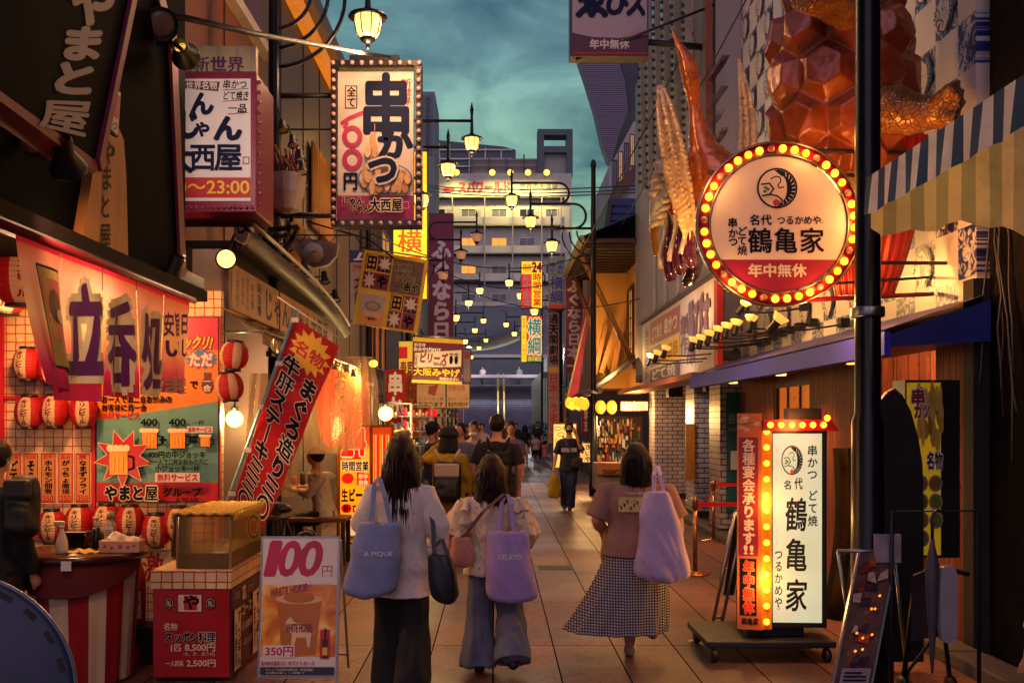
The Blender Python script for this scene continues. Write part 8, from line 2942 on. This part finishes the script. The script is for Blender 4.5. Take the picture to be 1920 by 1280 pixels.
def person(label, x, y, H, face=0, wide=1., arms=None, legs=None, top=WHITE, sleeve=.5, hem=.45, loose=1.15, bottom=None, bot='pants', flare=1.2, bhem=.03, hair=HAIRD, hairlen=.0, shoe=SHOE, vox=.010, wr=.006, z0=0., lean=0., group=None, puff=0, head=None, skirt=None, seated=False):
 """Facing +Y of its own frame (up the street) turned by face degrees; lengths in body heights."""
 t = thing('person', label, 'person', (x, y, z0), R(face), group)
 P = lambda a: V(a[0] * H * (wide if abs(a[0]) > .03 else 1), a[1] * H, a[2] * H)
 arms = arms or [[(-.100, 0, .775), (-.135, -.01, .63), (-.13, .05, .48)], [(.100, 0, .775), (.135, -.01, .63), (.13, .05, .48)]]
 legs = legs or [[(-.05, 0, .49), (-.053, .05, .27), (-.053, .06, .045)], [(.05, 0, .49), (.053, .01, .27), (.053, -.10, .06)]]
 tor = [(.455, .088, .066), (.50, .098, .072), (.545, .094, .068), (.60, .080, .060), (.68, .086, .064), (.74, .094, .064), (.775, .094, .058), (.80, .076, .052), (.818, .056, .044), (.834, .040, .036)]
 hd = V(0, .012 * H + lean * H * .3, .932 * H) if head is None else P(head)
 b = MB()
 b.loft([ell((0, lean * H * (z - .5), z * H), rx * H * wide, ry * H * (.5 + .5 * wide)) for z, rx, ry in tor], SKIN)
 b.tube([V(0, lean * H * .3, .80 * H), hd + V(0, -.008 * H, -.03 * H)], [.036 * H, .031 * H], SKIN, n=12)
 b.ball(hd, .067 * H, SKIN, n=18, k=12, sc=(.70, .86, 1))
 b.ball(hd + V(0, .028 * H, -.038 * H), .030 * H, SKIN, n=10, k=8, sc=(1, .9, .8))
 b.tube([hd + V(0, .055 * H, .004 * H), hd + V(0, .067 * H, -.012 * H)], [.006 * H, .009 * H], SKIN, n=6)
 for s_ in (-1, 1):
  b.ball(hd + V(s_ * .048 * H, -.004 * H, -.004 * H), .014 * H, SKIN, n=8, k=6, sc=(.4, .8, 1.2))
 for s_, a in zip((-1, 1), arms):
  q = [P(p) for p in a]
  b.tube([V(s_ * .045 * H, lean * H * .3, .785 * H), q[0], q[0].lerp(q[1], .5), q[1], q[1].lerp(q[2], .35), q[2]], [.034 * H, .031 * H * wide, .027 * H * wide, .022 * H * wide, .023 * H * wide, .0155 * H], SKIN, n=12)
  hand(b, q[2], q[2] - q[1], H, SKIN, .55, -s_)
 for a in legs:
  q = [P(p) for p in a]
  b.tube([q[0] + V(0, 0, .03 * H), q[0].lerp(q[1], .4), q[1], q[1].lerp(q[2], .3), q[2]], [.058 * H * wide, .052 * H * wide, .034 * H * wide, .034 * H * wide, .021 * H], SKIN, n=12)
  f = q[2] + V(0, 0, -.025 * H)
  b.tube([f + V(0, -.02 * H, 0), f + V(0, .03 * H, -.004 * H), f + V(0, .09 * H, -.008 * H)], [.02 * H, .024 * H, .016 * H], SKIN, n=8)
 skin_obj_l(t, 'body', b, vox)
 seed = V(x * 3, y * 2, H * 5)
 wrk = lambda p, n: wr * (noise.noise(V(p.x * 9, p.y * 9, p.z * 6) + seed) + .6 * noise.noise(V(p.x * 22 + p.z * 9, p.y * 22, p.z * 12) + seed))
 # upper garment
 c = MB()
 rr = [(z, rx, ry) for z, rx, ry in tor if z > hem + .03 and z < .83]
 z1, rx1, ry1 = rr[0]
 prof = [(hem, max(rx1, .094) * 1.06, max(ry1, .068) * 1.08)] + rr
 c.loft([ell((0, lean * H * (z - .5), z * H), rx * H * wide * loose, ry * H * (.5 + .5 * wide) * loose * 1.05) for z, rx, ry in prof], top)
 for s_, a in zip((-1, 1), arms):
  q = [P(p) for p in a]
  L = [V(s_ * .04 * H, lean * H * .3, .79 * H), q[0]]
  rs = [.038 * H, .037 * H * wide * loose]
  if sleeve <= .5:
   L += [q[0].lerp(q[1], sleeve * 2)]
   rs += [.039 * H * wide * loose]
  else:
   L += [q[0].lerp(q[1], .6), q[1], q[1].lerp(q[2], sleeve * 2 - 1)]
   rs += [.034 * H * wide * loose * (1 + puff), .031 * H * wide * loose * (1 + puff * 1.2), .024 * H * wide * loose * (1 + puff * .5)]
  c.tube(L, rs, top, n=14)
 skin_obj_l(t, 'shirt', c, vox, lambda p, n: wrk(p, n) - 1.5 * wr * abs(noise.noise(V(p.x * 8 + p.z * 5, p.y * 8, p.z * 3.5 - p.x * 4) + seed)))
 # lower garment
 bottom = bottom or mat('#10111a', r=.7, var=.2)
 if bot in ('pants', 'shorts'):
  c = MB()
  c.loft([ell((0, lean * H * (z - .5), z * H), rx * H * wide * 1.07, ry * H * (.5 + .5 * wide) * 1.1) for z, rx, ry in tor if z < .61], bottom)
  for a in legs:
   q = [P(p) for p in a]
   if bot == 'shorts':
    c.tube([q[0] + V(0, 0, .02 * H), q[0].lerp(q[1], .5), q[0].lerp(q[1], .85)], [.06 * H * wide, .058 * H * wide, .054 * H * wide], bottom, n=14)
   else:
    c.tube([q[0] + V(0, 0, .02 * H), q[0].lerp(q[1], .45), q[1], q[1].lerp(q[2], .5), q[2] + V(0, 0, (bhem - .04) * H)], [.062 * H * wide, .058 * H * wide, .043 * H * flare, .042 * H * flare ** 1.5, .042 * H * flare ** 2], bottom, n=14)
  skin_obj_l(t, 'trousers', c, vox, lambda p, n: 1.3 * wr * noise.noise(V(p.x * 17, p.y * 17, p.z * 2.2) + seed) + .5 * wrk(p, n))
 else:
  rx0, hz, rx, ry, sx_, npl = skirt
  c = MB()
  rings = []
  for k in range(15):
   f = k / 14
   z = .60 + (hz - .60) * f
   rings.append(ell((sx_ * H * f * f, 0, z * H), H * (rx0 + (rx - rx0) * f ** 1.2), H * (.07 + (ry - .07) * f), 72, lambda a_: 1 + f * (.045 * math.sin(npl * a_ + 2 * f) + .03 * math.sin(npl * .5 * a_ + 1.3))))
  c.loft(rings, bottom, cap=False)
  c.build('skirt', t, local=True)
 # shoes
 for a in legs:
  q = [P(p) for p in a]
  f = q[2] + V(0, 0, -.022 * H)
  c = MB()
  c.tube([f + V(0, -.028 * H, .004 * H), f + V(0, .01 * H, 0), f + V(0, .06 * H, -.004 * H), f + V(0, .105 * H, -.008 * H)], [.020 * H, .027 * H, .026 * H, .015 * H], shoe, n=10)
  c.build('shoe', t, local=True)
 # hair
 if hair:
  c = MB()
  c.ball(hd + V(0, -.012 * H, .012 * H), .073 * H, hair, n=24, k=14, sc=(.76, .86, .92))
  if hairlen > 0:
   zb = hd.z - hairlen * H
   rings = []
   for k in range(9):
    f = k / 8
    wv = .056 + .026 * math.sin(PI * min(1, f * 1.3) * .6) + .004 * math.sin(f * 9)
    rings.append(ell((0, hd.y - (.014 + .03 * f) * H, hd.z + .03 * H + (zb - hd.z - .03 * H) * f), wv * H * (1 - .06 * f ** 4), (.058 - .020 * f) * H, 32))
   c.loft(rings, hair)
  q_ = c.fused(min(vox, .012), 3, lambda p, n: .0035 * noise.noise(V(p.x * 70, p.y * 70, p.z * 5)))
  if hairlen > 0 and vox < .012:
   for k in range(520):
    a_ = random.uniform(PI * .93, PI * 2.07)
    r0 = random.uniform(.9, 1.04)
    p0 = V(.06 * r0 * math.cos(a_) * H, hd.y - .02 * H + .055 * r0 * math.sin(a_) * H, hd.z - random.uniform(-.01, hairlen * .6) * H)
    ln = random.uniform(.04, .09) * H * (1 + hairlen * 3)
    zend = max(p0.z - ln, hd.z - (hairlen + random.uniform(-.03, .012)) * H)
    p2 = V(p0.x * random.uniform(1.05, 1.32), p0.y - random.uniform(.005, .022) * H, zend)
    q_.tube([p0, p0.lerp(p2, .5) + V(0, -.006 * H, 0), p2], [.0026 * H, .0024 * H, .0006 * H], hair, n=4)
  q_.build('hair', t, local=True, recalc=False)
 return t, P, hd
def skin_obj_l(t, name, mb, vox, nf=None):
 return mb.fused(vox, 3, nf).build(name, t, local=True, recalc=False)
def local_pl(o, u=(1, 0, 0), v=(0, 0, 1)):
 return Pl(o, u, v)
def bag(name, label, cat, top_c, wt, wb, h, dep, m, straps=None, txt=None, txtm=None, strapm=None, rz=0., tilt=0., group=None, sag=.06):
 """Soft bag hanging from top_c (street coordinates): loft of rounded sections, strap loops, optional print on the side facing the viewer."""
 t = thing(name, label, cat, top_c, rz, group)
 c = MB()
 rings = []
 for k in range(15):
  f = k / 14
  w_ = wt + (wb - wt) * f ** .7
  d_ = dep * (.14 + .86 * math.sin(PI * min(1, .12 + .62 * f)) ** .8) * (1 if f < .93 else .7)
  w_ *= 1 if f < .93 else .93
  rings.append([V(w_ / 2 * (1 if math.cos(a_) > 0 else -1) * abs(math.cos(a_)) ** .7 + tilt * f * h, d_ / 2 * math.sin(a_), -h * f - sag * math.sin(PI * f) * math.cos(a_) ** 2 * .3 + .02 * f * math.cos(a_ * 2)) for a_ in [2 * PI * j / 36 for j in range(36)]])
 c.loft(rings, m)
 nf = lambda p, n: .015 * noise.noise(V(p.x * 7 + p.z * 5, p.y * 7, p.z * 4) + V(wt * 30, h * 20, 0)) + .016 * abs(noise.noise(V(p.x * 13 + p.z * 5, p.y * 9, p.z * 2.5)))
 c.fused(.009, 2, nf).build('bag_body', t, local=True, recalc=False)
 for s in straps or []:
  c = MB()
  pts = [Vector(p) - Vector(top_c) for p in s]
  vs = []
  for p in pts:
   vs += [p + V(-.014, 0, 0), p + V(.014, 0, 0), p + V(.014, .004, 0), p + V(-.014, .004, 0)]
  n = len(pts)
  c.add(vs, [(4 * i + j, 4 * i + (j + 1) % 4, 4 * i + 4 + (j + 1) % 4, 4 * i + 4 + j) for i in range(n - 1) for j in range(4)], strapm or m)
  c.build('strap', t, local=True)
 if txt:
  s_, u, v, sz, hh = txt
  a = Art(Pl((0, -dep / 2 - .006, 0), (1, 0, 0), (0, 0, 1)), loc=True)
  a.text(s_, u - sz / 2, v + hh / 2, u + sz / 2, v - hh / 2, txtm or WHITE, bold=.02)
  a.build('lettering', t, local=True)
 return t
def pattern(name, fn):
 return shader(name, fn)
def gingham(tn, b):
 x = nn(tn, 'ShaderNodeTexCoord')
 w1 = nn(tn, 'ShaderNodeTexWave', {'Vector': x.outputs['Object'], 'Scale': 16.}, bands_direction='X')
 w2 = nn(tn, 'ShaderNodeTexWave', {'Vector': x.outputs['Object'], 'Scale': 16.}, bands_direction='Z')
 m = nn(tn, 'ShaderNodeMath', {0: w1.outputs['Fac'], 1: w2.outputs['Fac']}, operation='MULTIPLY')
 rr = nn(tn, 'ShaderNodeValToRGB', {'Fac': m.outputs[0]})
 ramp(rr, [(.15, (.04, .04, .065)), (.4, (.10, .09, .11)), (.6, (.46, .41, .40))])
 tn.links.new(rr.outputs[0], b.inputs['Base Color'])
 b.inputs['Roughness'].default_value = .8
def floral(tn, b):
 x = nn(tn, 'ShaderNodeTexCoord')
 v = nn(tn, 'ShaderNodeTexVoronoi', {'Vector': x.outputs['Object'], 'Scale': 34., 'Randomness': 1.})
 n1 = nn(tn, 'ShaderNodeTexNoise', {'Vector': x.outputs['Object'], 'Scale': 26., 'Detail': 4.})
 m = nn(tn, 'ShaderNodeMath', {0: v.outputs['Distance'], 1: n1.outputs['Fac']}, operation='ADD')
 rr = nn(tn, 'ShaderNodeValToRGB', {'Fac': m.outputs[0]})
 ramp(rr, [(.58, (.14, .06, .05)), (.64, (.34, .22, .12)), (.70, (.62, .49, .36)), (1, (.66, .54, .42))])
 tn.links.new(rr.outputs[0], b.inputs['Base Color'])
 b.inputs['Roughness'].default_value = .85
 tl = nn(tn, 'ShaderNodeBsdfTranslucent', {'Color': rr.outputs[0]})
 ms = nn(tn, 'ShaderNodeMixShader', {0: .15, 1: b.outputs[0], 2: tl.outputs[0]})
 tn.links.new(ms.outputs[0], tn.nodes['Material Output'].inputs['Surface'])
def fl(p, n):
 return 0
cloth = lambda h, **k: mat(h, **{**dict(r=.85, var=.13, sc=40, bump=.16), **k})
def at_s(px, s):
 d = F / s
 return (px - VX) / s, d
random.seed(40)
# ---- the three women walking away
X, Y = at_s(752, 301)
t, P, hd = person('person with long dark hair, sheer white blouse and wide black trousers, walking away', X, Y, 1.61, 0, arms=[[(-.100, 0, .775), (-.155, .015, .66), (-.125, .12, .60)], [(.100, 0, .775), (.15, -.02, .66), (.15, .02, .50)]], top=cloth('#dccfc6', trans=.12), sleeve=.92, hem=.385, loose=1.22, wr=.011, puff=.15, flare=1.32, bottom=cloth('#08080c'), hair=HAIRB, hairlen=.29, vox=.009)
tc = at(712, 982, 5.98)
bag('tote_bag', 'slate blue cloth tote bag on the shoulder of the woman in the white blouse', 'bag', tc, .25, .33, .42, .16, cloth('#7c86aa'), [[tc + V(-.05, 0, -.02), at(702, 905, 6.08), at(712, 893, 6.2), at(716, 905, 6.3)], [tc + V(.07, 0, -.02), at(722, 930, 6.0), at(712, 896, 6.12)]], ('A PIQUE', .0, -.17, .17, .03), WHITE, tilt=-.14)
tc = at(824, 1040, 6.02)
bag('box_bag', 'small boxy black bag hanging at the hip of the woman in the white blouse', 'bag', tc, .15, .17, .27, .10, cloth('#0b0f1c', r=.5), [[tc + V(-.03, 0, 0), at(812, 985, 6.1), at(803, 920, 6.16), at(798, 900, 6.25)], [tc + V(.05, 0, 0), at(828, 1010, 6.05), at(815, 1025, 6.04)]], None, tilt=.16)
X, Y = at_s(921, 277)
t, P, hd = person('person with bobbed dark hair, ruffled floral blouse and wide pale jeans, walking away', X, Y, 1.47, 0, arms=[[(-.100, 0, .775), (-.165, .0, .67), (-.14, .08, .56)], [(.100, 0, .775), (.165, -.01, .66), (.15, .07, .54)]], legs=[[(-.05, 0, .49), (-.055, .03, .27), (-.055, .0, .045)], [(.05, 0, .49), (.085, .03, .28), (.10, -.10, .085)]], top=pattern('floral_blouse', floral), sleeve=.82, hem=.455, loose=1.3, wr=.016, puff=.5, flare=1.45, bottom=cloth('#5a5e72', sc=5, var=.25), hair=HAIRB, hairlen=.165, vox=.009)
c = MB()
for s_ in (-1, 1):
 for k in range(3):
  z = .785 - k * .055
  x0 = s_ * (.105 + .022 * k) * 1.47
  c.loft([[V(x0 + (.062 + .022 * j + .016 * math.sin(9 * a_ + k)) * 1.0 * math.cos(a_) , -.005 + (.058 + .02 * j + .014 * math.sin(7 * a_)) * math.sin(a_), z * 1.47 + .02 - .035 * j + .010 * math.sin(6 * a_ + k)) for a_ in [2 * PI * i / 40 for i in range(40)]] for j in range(3)], bpy.data.materials['floral_blouse'], cap=False)
c.build('sleeve_ruffle', t, local=True)
tc = at(950, 998, 6.52)
bag('tote_bag', 'purple cloth tote bag with pale lettering on the shoulder of the floral blouse woman', 'bag', tc, .26, .33, .44, .15, cloth('#a088ba'), [[tc + V(-.06, 0, -.02), at(940, 945, 6.6), at(946, 928, 6.68)], [tc + V(.05, 0, -.02), at(958, 945, 6.58), at(952, 926, 6.66)]], ('GELATO', .02, -.15, .15, .032), WHITE, tilt=.09)
tc = at(866, 1008, 6.6)
bag('shoulder_bag', 'small pink shoulder bag swinging beside the floral blouse woman', 'bag', tc, .12, .16, .17, .09, cloth('#b07a72'), [[tc + V(0, 0, -.01), at(905, 960, 6.52), at(945, 925, 6.6)]], None, strapm=cloth('#7a5048'))
X, Y = at_s(1193, 259)
t, P, hd = person('person in mauve printed T-shirt and long gingham skirt, carrying a lilac tote', X, Y, 1.535, -4, wide=1.42, arms=[[(-.094, 0, .77), (-.128, -.005, .64), (-.11, .08, .58)], [(.094, 0, .77), (.135, .0, .64), (.14, .06, .52)]], legs=[[(-.035, 0, .49), (-.03, .02, .27), (-.03, .0, .05)], [(.045, 0, .49), (.05, .04, .28), (.055, -.0, .13)]], top=cloth('#846058'), sleeve=.46, hem=.475, loose=1.18, wr=.009, bot='skirt', bottom=pattern('gingham_cloth', gingham), skirt=(.12, .125, .235, .16, -.10, 16), hair=HAIRD, hairlen=.145, shoe=cloth('#8a6a5a'), vox=.009)
a = Art(Pl((0, -.126, 0), (1, 0, 0), (0, 0, 1)), loc=True)
round_back = lambda u, v, h: V(u, -.158 * math.sqrt(max(.1, 1 - (u / .26) ** 2)) - .004 - h, v)
a.text('Toujours de la chance', -.09, 1.205, .115, 1.18, CREAM)
a.rect(-.135, 1.06, .12, 1.165, mat('#b8a468', r=.7, var=.5, sc=25))
for k in range(10):
 a.rect(-.12 + k * .022, 1.075 + (k % 3) * .02, -.11 + k * .022, 1.10 + (k % 3) * .02, INK)
a.build('shirt_print', t, local=True, deform=round_back, cut=.03)
tc = at(1232, 922, 6.92)
bag('tote_bag', 'large lilac cloth tote bag carried by the woman in the gingham skirt', 'bag', tc, .16, .40, .60, .17, cloth('#b49cba', var=.1), [[tc + V(-.02, 0, -.02), at(1226, 890, 7.0), at(1230, 872, 7.15)], [tc + V(.05, 0, -.02), at(1238, 890, 6.98), at(1234, 872, 7.12)]], None, tilt=.07)
tc = at(1141, 985, 7.3)
bag('paper_bag', 'flat tan paper bag held in front of the gingham skirt woman', 'bag', tc, .07, .08, .27, .03, cloth('#a87a2c', r=.6), None, None, tilt=-.08)
# ---- the group ahead
BKT = cloth('#0c0c14')
def backpack(label, px, py, d, w_, h, m, sm, straps=1):
 tc = at(px, py, d)
 t = thing('backpack', label, 'backpack', tc)
 c = MB()
 c.box(tc + V(-w_ / 2, -.09, -h), tc + V(w_ / 2, .05, 0), m, bev=.06)
 c.box(tc + V(-w_ * .38, -.13, -h * .9), tc + V(w_ * .38, -.05, -h * .45), m, bev=.05)
 c.fused(.014, 4, lambda p, n: .010 * noise.noise(p * 12)).build('pack_body', t, recalc=False)
 for s_ in (-1, 1) if straps else ():
  c = MB().tube([tc + V(s_ * w_ * .22, -.02, 0), tc + V(s_ * w_ * .38, 0, .11), tc + V(s_ * w_ * .42, .08, .14)], [.022, .022, .02], sm, n=6)
  c.build('strap', t)
 c = MB().box(tc + V(-w_ * .42, -.12, -h * .38), tc + V(w_ * .42, -.06, -.02), sm if sm is not m else m, bev=.03)
 c.build('flap', t)
 return t
X, Y = at_s(932, 152)
person('person in black T-shirt with a black backpack, the tallest of the group ahead', X, Y, 1.78, 0, wide=1.12, top=BKT, sleeve=.4, hem=.46, bottom=cloth('#1a1a20'), bot='shorts', vox=.014, wr=.01)
backpack('black shiny backpack worn over the black T-shirt', 934, 843, F / 152 - .22, .32, .46, mat('#0a0a0e', r=.3, var=.3), BKT)
X, Y = at_s(841, 150)
t, P, hd = person('person in a bright yellow jacket and dark cap, one arm raised, long patterned skirt', X, Y, 1.60, 0, arms=[[(-.100, 0, .775), (-.19, .04, .76), (-.08, .10, .88)], [(.100, 0, .775), (.15, .0, .64), (.17, .03, .49)]], top=cloth('#b08a10'), sleeve=.95, hem=.46, loose=1.3, bot='skirt', bottom=cloth('#8a6444', var=.6, sc=30), skirt=(.10, .06, .14, .11, 0, 12), hairlen=.11, vox=.013, wr=.012)
c = MB().lathe([(.125, -.02), (.13, .03), (.10, .09), (.02, .12)], hd + V(0, -.01, .03), BKT, n=18)
c.build('cap', t, local=True)
backpack('black backpack with pale straps and lid on the yellow jacket', 838, 865, F / 150 - .24, .36, .50, mat('#12121a', r=.5, var=.3), cloth('#a8988c'))
X, Y = at_s(809, 122)
t, P, hd = person('person in a navy T-shirt and navy cap looking at the souvenir racks', X, Y, 1.68, -60, top=cloth('#141a3a'), sleeve=.42, hem=.45, bottom=cloth('#1c1c24'), vox=.015, hair=HAIRD)
c = MB().lathe([(.115, -.03), (.118, .03), (.08, .085), (.01, .10)], hd + V(0, -.01, .045), cloth('#10142c'), n=18)
c.prism([hd + V(-.08, .08, .02), hd + V(.08, .08, .02), hd + V(.05, .19, .005), hd + V(-.05, .19, .005)], (0, 0, .012), cloth('#10142c'))
c.build('cap', t, local=True)
def facing(label, px, s, H, face, mask, **k):
 X, Y = at_s(px, s)
 t, P, hd = person(label, X, Y, H, face, **k)
 a = MB()
 for s_ in (-1, 1):
  a.ball(hd + V(s_ * .022 * H, .049 * H, .006 * H), .0065 * H, INK, n=8, k=6, sc=(1.3, .5, .7))
  a.tube([hd + V(s_ * .012 * H, .052 * H, .020 * H), hd + V(s_ * .033 * H, .045 * H, .021 * H)], .003 * H, HAIRD, n=5)
 a.build('eye_detail', t, local=True)
 m = MB()
 zc = -.026 if mask[1] == 'face' else -.055
 m.ball(hd + V(0, .028 * H, zc * H), .040 * H, mask[0], n=14, k=8, sc=(1.05, .95, .62))
 m.build('face_mask', t, local=True)
 return t, P, hd
t, P, hd = facing('person facing us in pale T-shirt, mask under chin, dark strap across', 889, 112, 1.70, 172, (WHITE, 'chin'), top=cloth('#b0a49a'), sleeve=.42, hem=.45, bottom=cloth('#1a1c28'), vox=.015, wide=1.05)
c = MB().tube([V(-.13, .13, 1.40), V(0, .165, 1.2), V(.15, .13, .95)], [.022] * 3, BKT, n=6)
c.build('chest_strap', t, local=True)
X, Y = at_s(864, 118)
person('person in a grey blue T-shirt half hidden behind the yellow jacket', X, Y, 1.68, 160, top=cloth('#5a5a72'), sleeve=.42, hem=.45, vox=.016)
t, P, hd = facing('person in a black T-shirt on the phone walking towards us, dark jeans', 1067, 98, 1.68, 176, (BKT, 'face'), arms=[[(-.100, 0, .775), (-.15, .05, .66), (-.075, .10, .87)], [(.100, 0, .775), (.15, .0, .63), (.17, .03, .49)]], legs=[[(-.05, 0, .49), (-.03, .06, .28), (-.01, .02, .05)], [(.05, 0, .49), (.05, .02, .27), (.05, -.09, .06)]], top=BKT, sleeve=.45, hem=.45, bottom=cloth('#10182e'), vox=.014, wr=.01, flare=1.1)
c = MB().box(V(-.15, .135, 1.12), V(.15, .155, 1.20), cloth('#9a8a88'), bev=.008)
c.build('shirt_print', t, local=True)
c = MB().tube([V(.12, .12, 1.42), V(.0, .155, 1.2), V(-.12, .14, 1.0)], [.016] * 3, cloth('#3a3a44'), n=6)
c.build('chest_strap', t, local=True)
tc = at(1082, 858, F / 98 - .28)
bag('crossbody_bag', 'small dark crossbody bag on the man talking on the phone', 'bag', tc, .2, .22, .16, .08, cloth('#2a1c1c'))
tc = at(1039, 886, F / 98 - .1)
bag('plastic_bag', 'translucent yellow plastic bag of shopping held by the man on the phone', 'bag', tc, .12, .27, .46, .18, mat('#b89a28', r=.25, var=.4, sc=5, trans=.45), [[tc, tc + V(0, 0, .07)]])
ph = MB().box(at(1088, 826, F / 98 - .2) + V(-.012, -.04, -.07), at(1088, 826, F / 98 - .2) + V(.0, .03, .07), INK, bev=.004)
tag(ph.build('phone', loc=at(1088, 826, F / 98 - .2)), 'dark phone held to the ear of the man in black', 'phone')
# ---- seated and half seen people
X, Y = at_s(612, 156)
person('person in a white shirt seated at the counter table behind the red flag', X, Y, 1.66, 80, z0=-.26, arms=[[(-.100, 0, .775), (-.13, .09, .66), (-.05, .22, .68)], [(.100, 0, .775), (.13, .09, .66), (.05, .22, .68)]], legs=[[(-.05, 0, .50), (-.06, .24, .46), (-.06, .23, .20)], [(.05, 0, .50), (.06, .24, .46), (.06, .23, .20)]], top=cloth('#b8a890'), sleeve=.85, hem=.48, lean=.25, vox=.013, wr=.012)
X, Y = at_s(-8, 300)
person('person in a dark jacket with a black backpack standing at the stall edge', X, Y, 1.58, -25, wide=1.15, top=BKT, sleeve=1., hem=.42, loose=1.2, vox=.012, wr=.012)
backpack('black backpack on the dark jacketed person at the stall', 46, 890, 6.02, .2, .38, mat('#0d0b0e', r=.6, var=.4), mat('#1a1214', r=.6), 0)
X, Y = at_s(1985, 372)
person('person in a pale shirt only just entering the picture at the dark corner', X, Y, 1.05, 20, wide=1.2, top=cloth('#a89c9c'), sleeve=.5, hem=.42, hair=None, vox=.013)
# ---- distant walkers
PK = cloth('#c07a70')
for label, px, s, H, face, tp, bo, kind in (
  ('person in a black top and white skirt in the distance beside the children', 984, 47.5, 1.56, 0, BKT, cloth('#c8b8a8'), 'skirt'),
  ('child in a white cap and pale T-shirt with dark shorts in the distance', 1005, 46, 1.20, 0, cloth('#b8a8a0'), BKT, 'shorts'),
  ('small child in a pink dress walking in the distance', 1022, 46, .95, 0, PK, PK, 'skirt'),
  ('person in navy behind the distant child in the white cap', 1008, 40, 1.70, 180, cloth('#1c2040'), BKT, 'pants'),
  ('person in dark clothes with a white hat far off near the stairs', 968, 38, 1.62, 170, cloth('#22222c'), BKT, 'pants'),
  ('person with pale top in the far crowd by the souvenir shop', 903, 62, 1.66, 180, cloth('#a09088'), BKT, 'pants'),
  ('person with dark hair in the far crowd between the two men', 878, 70, 1.62, 175, cloth('#3a2a34'), BKT, 'pants'),
  ('person in mauve shirt partly hidden by the tall man in black', 958, 105, 1.70, 180, cloth('#6a5a68'), BKT, 'pants'),
  ('person far off at the foot of the stairs', 942, 33, 1.65, 0, cloth('#5a4a50'), BKT, 'pants')):
 X, Y = at_s(px, s)
 person(label, X, Y, H, face, top=tp, bottom=bo, bot=kind, skirt=(.09, .27, .14, .12, 0, 10), sleeve=.42, hairlen=.12 if kind == 'skirt' else 0, vox=.026, wr=.004)
for label, px in (('person in white standing at the stair head', 905), ('person with a dark top standing at the stair head', 974)):
 person(label, (px - VX) / F * 84.5, 84.5, 1.7, 160, z0=4.73, top=cloth('#b0a8a8') if px < 950 else cloth('#7a7480'), vox=.035, wr=0)
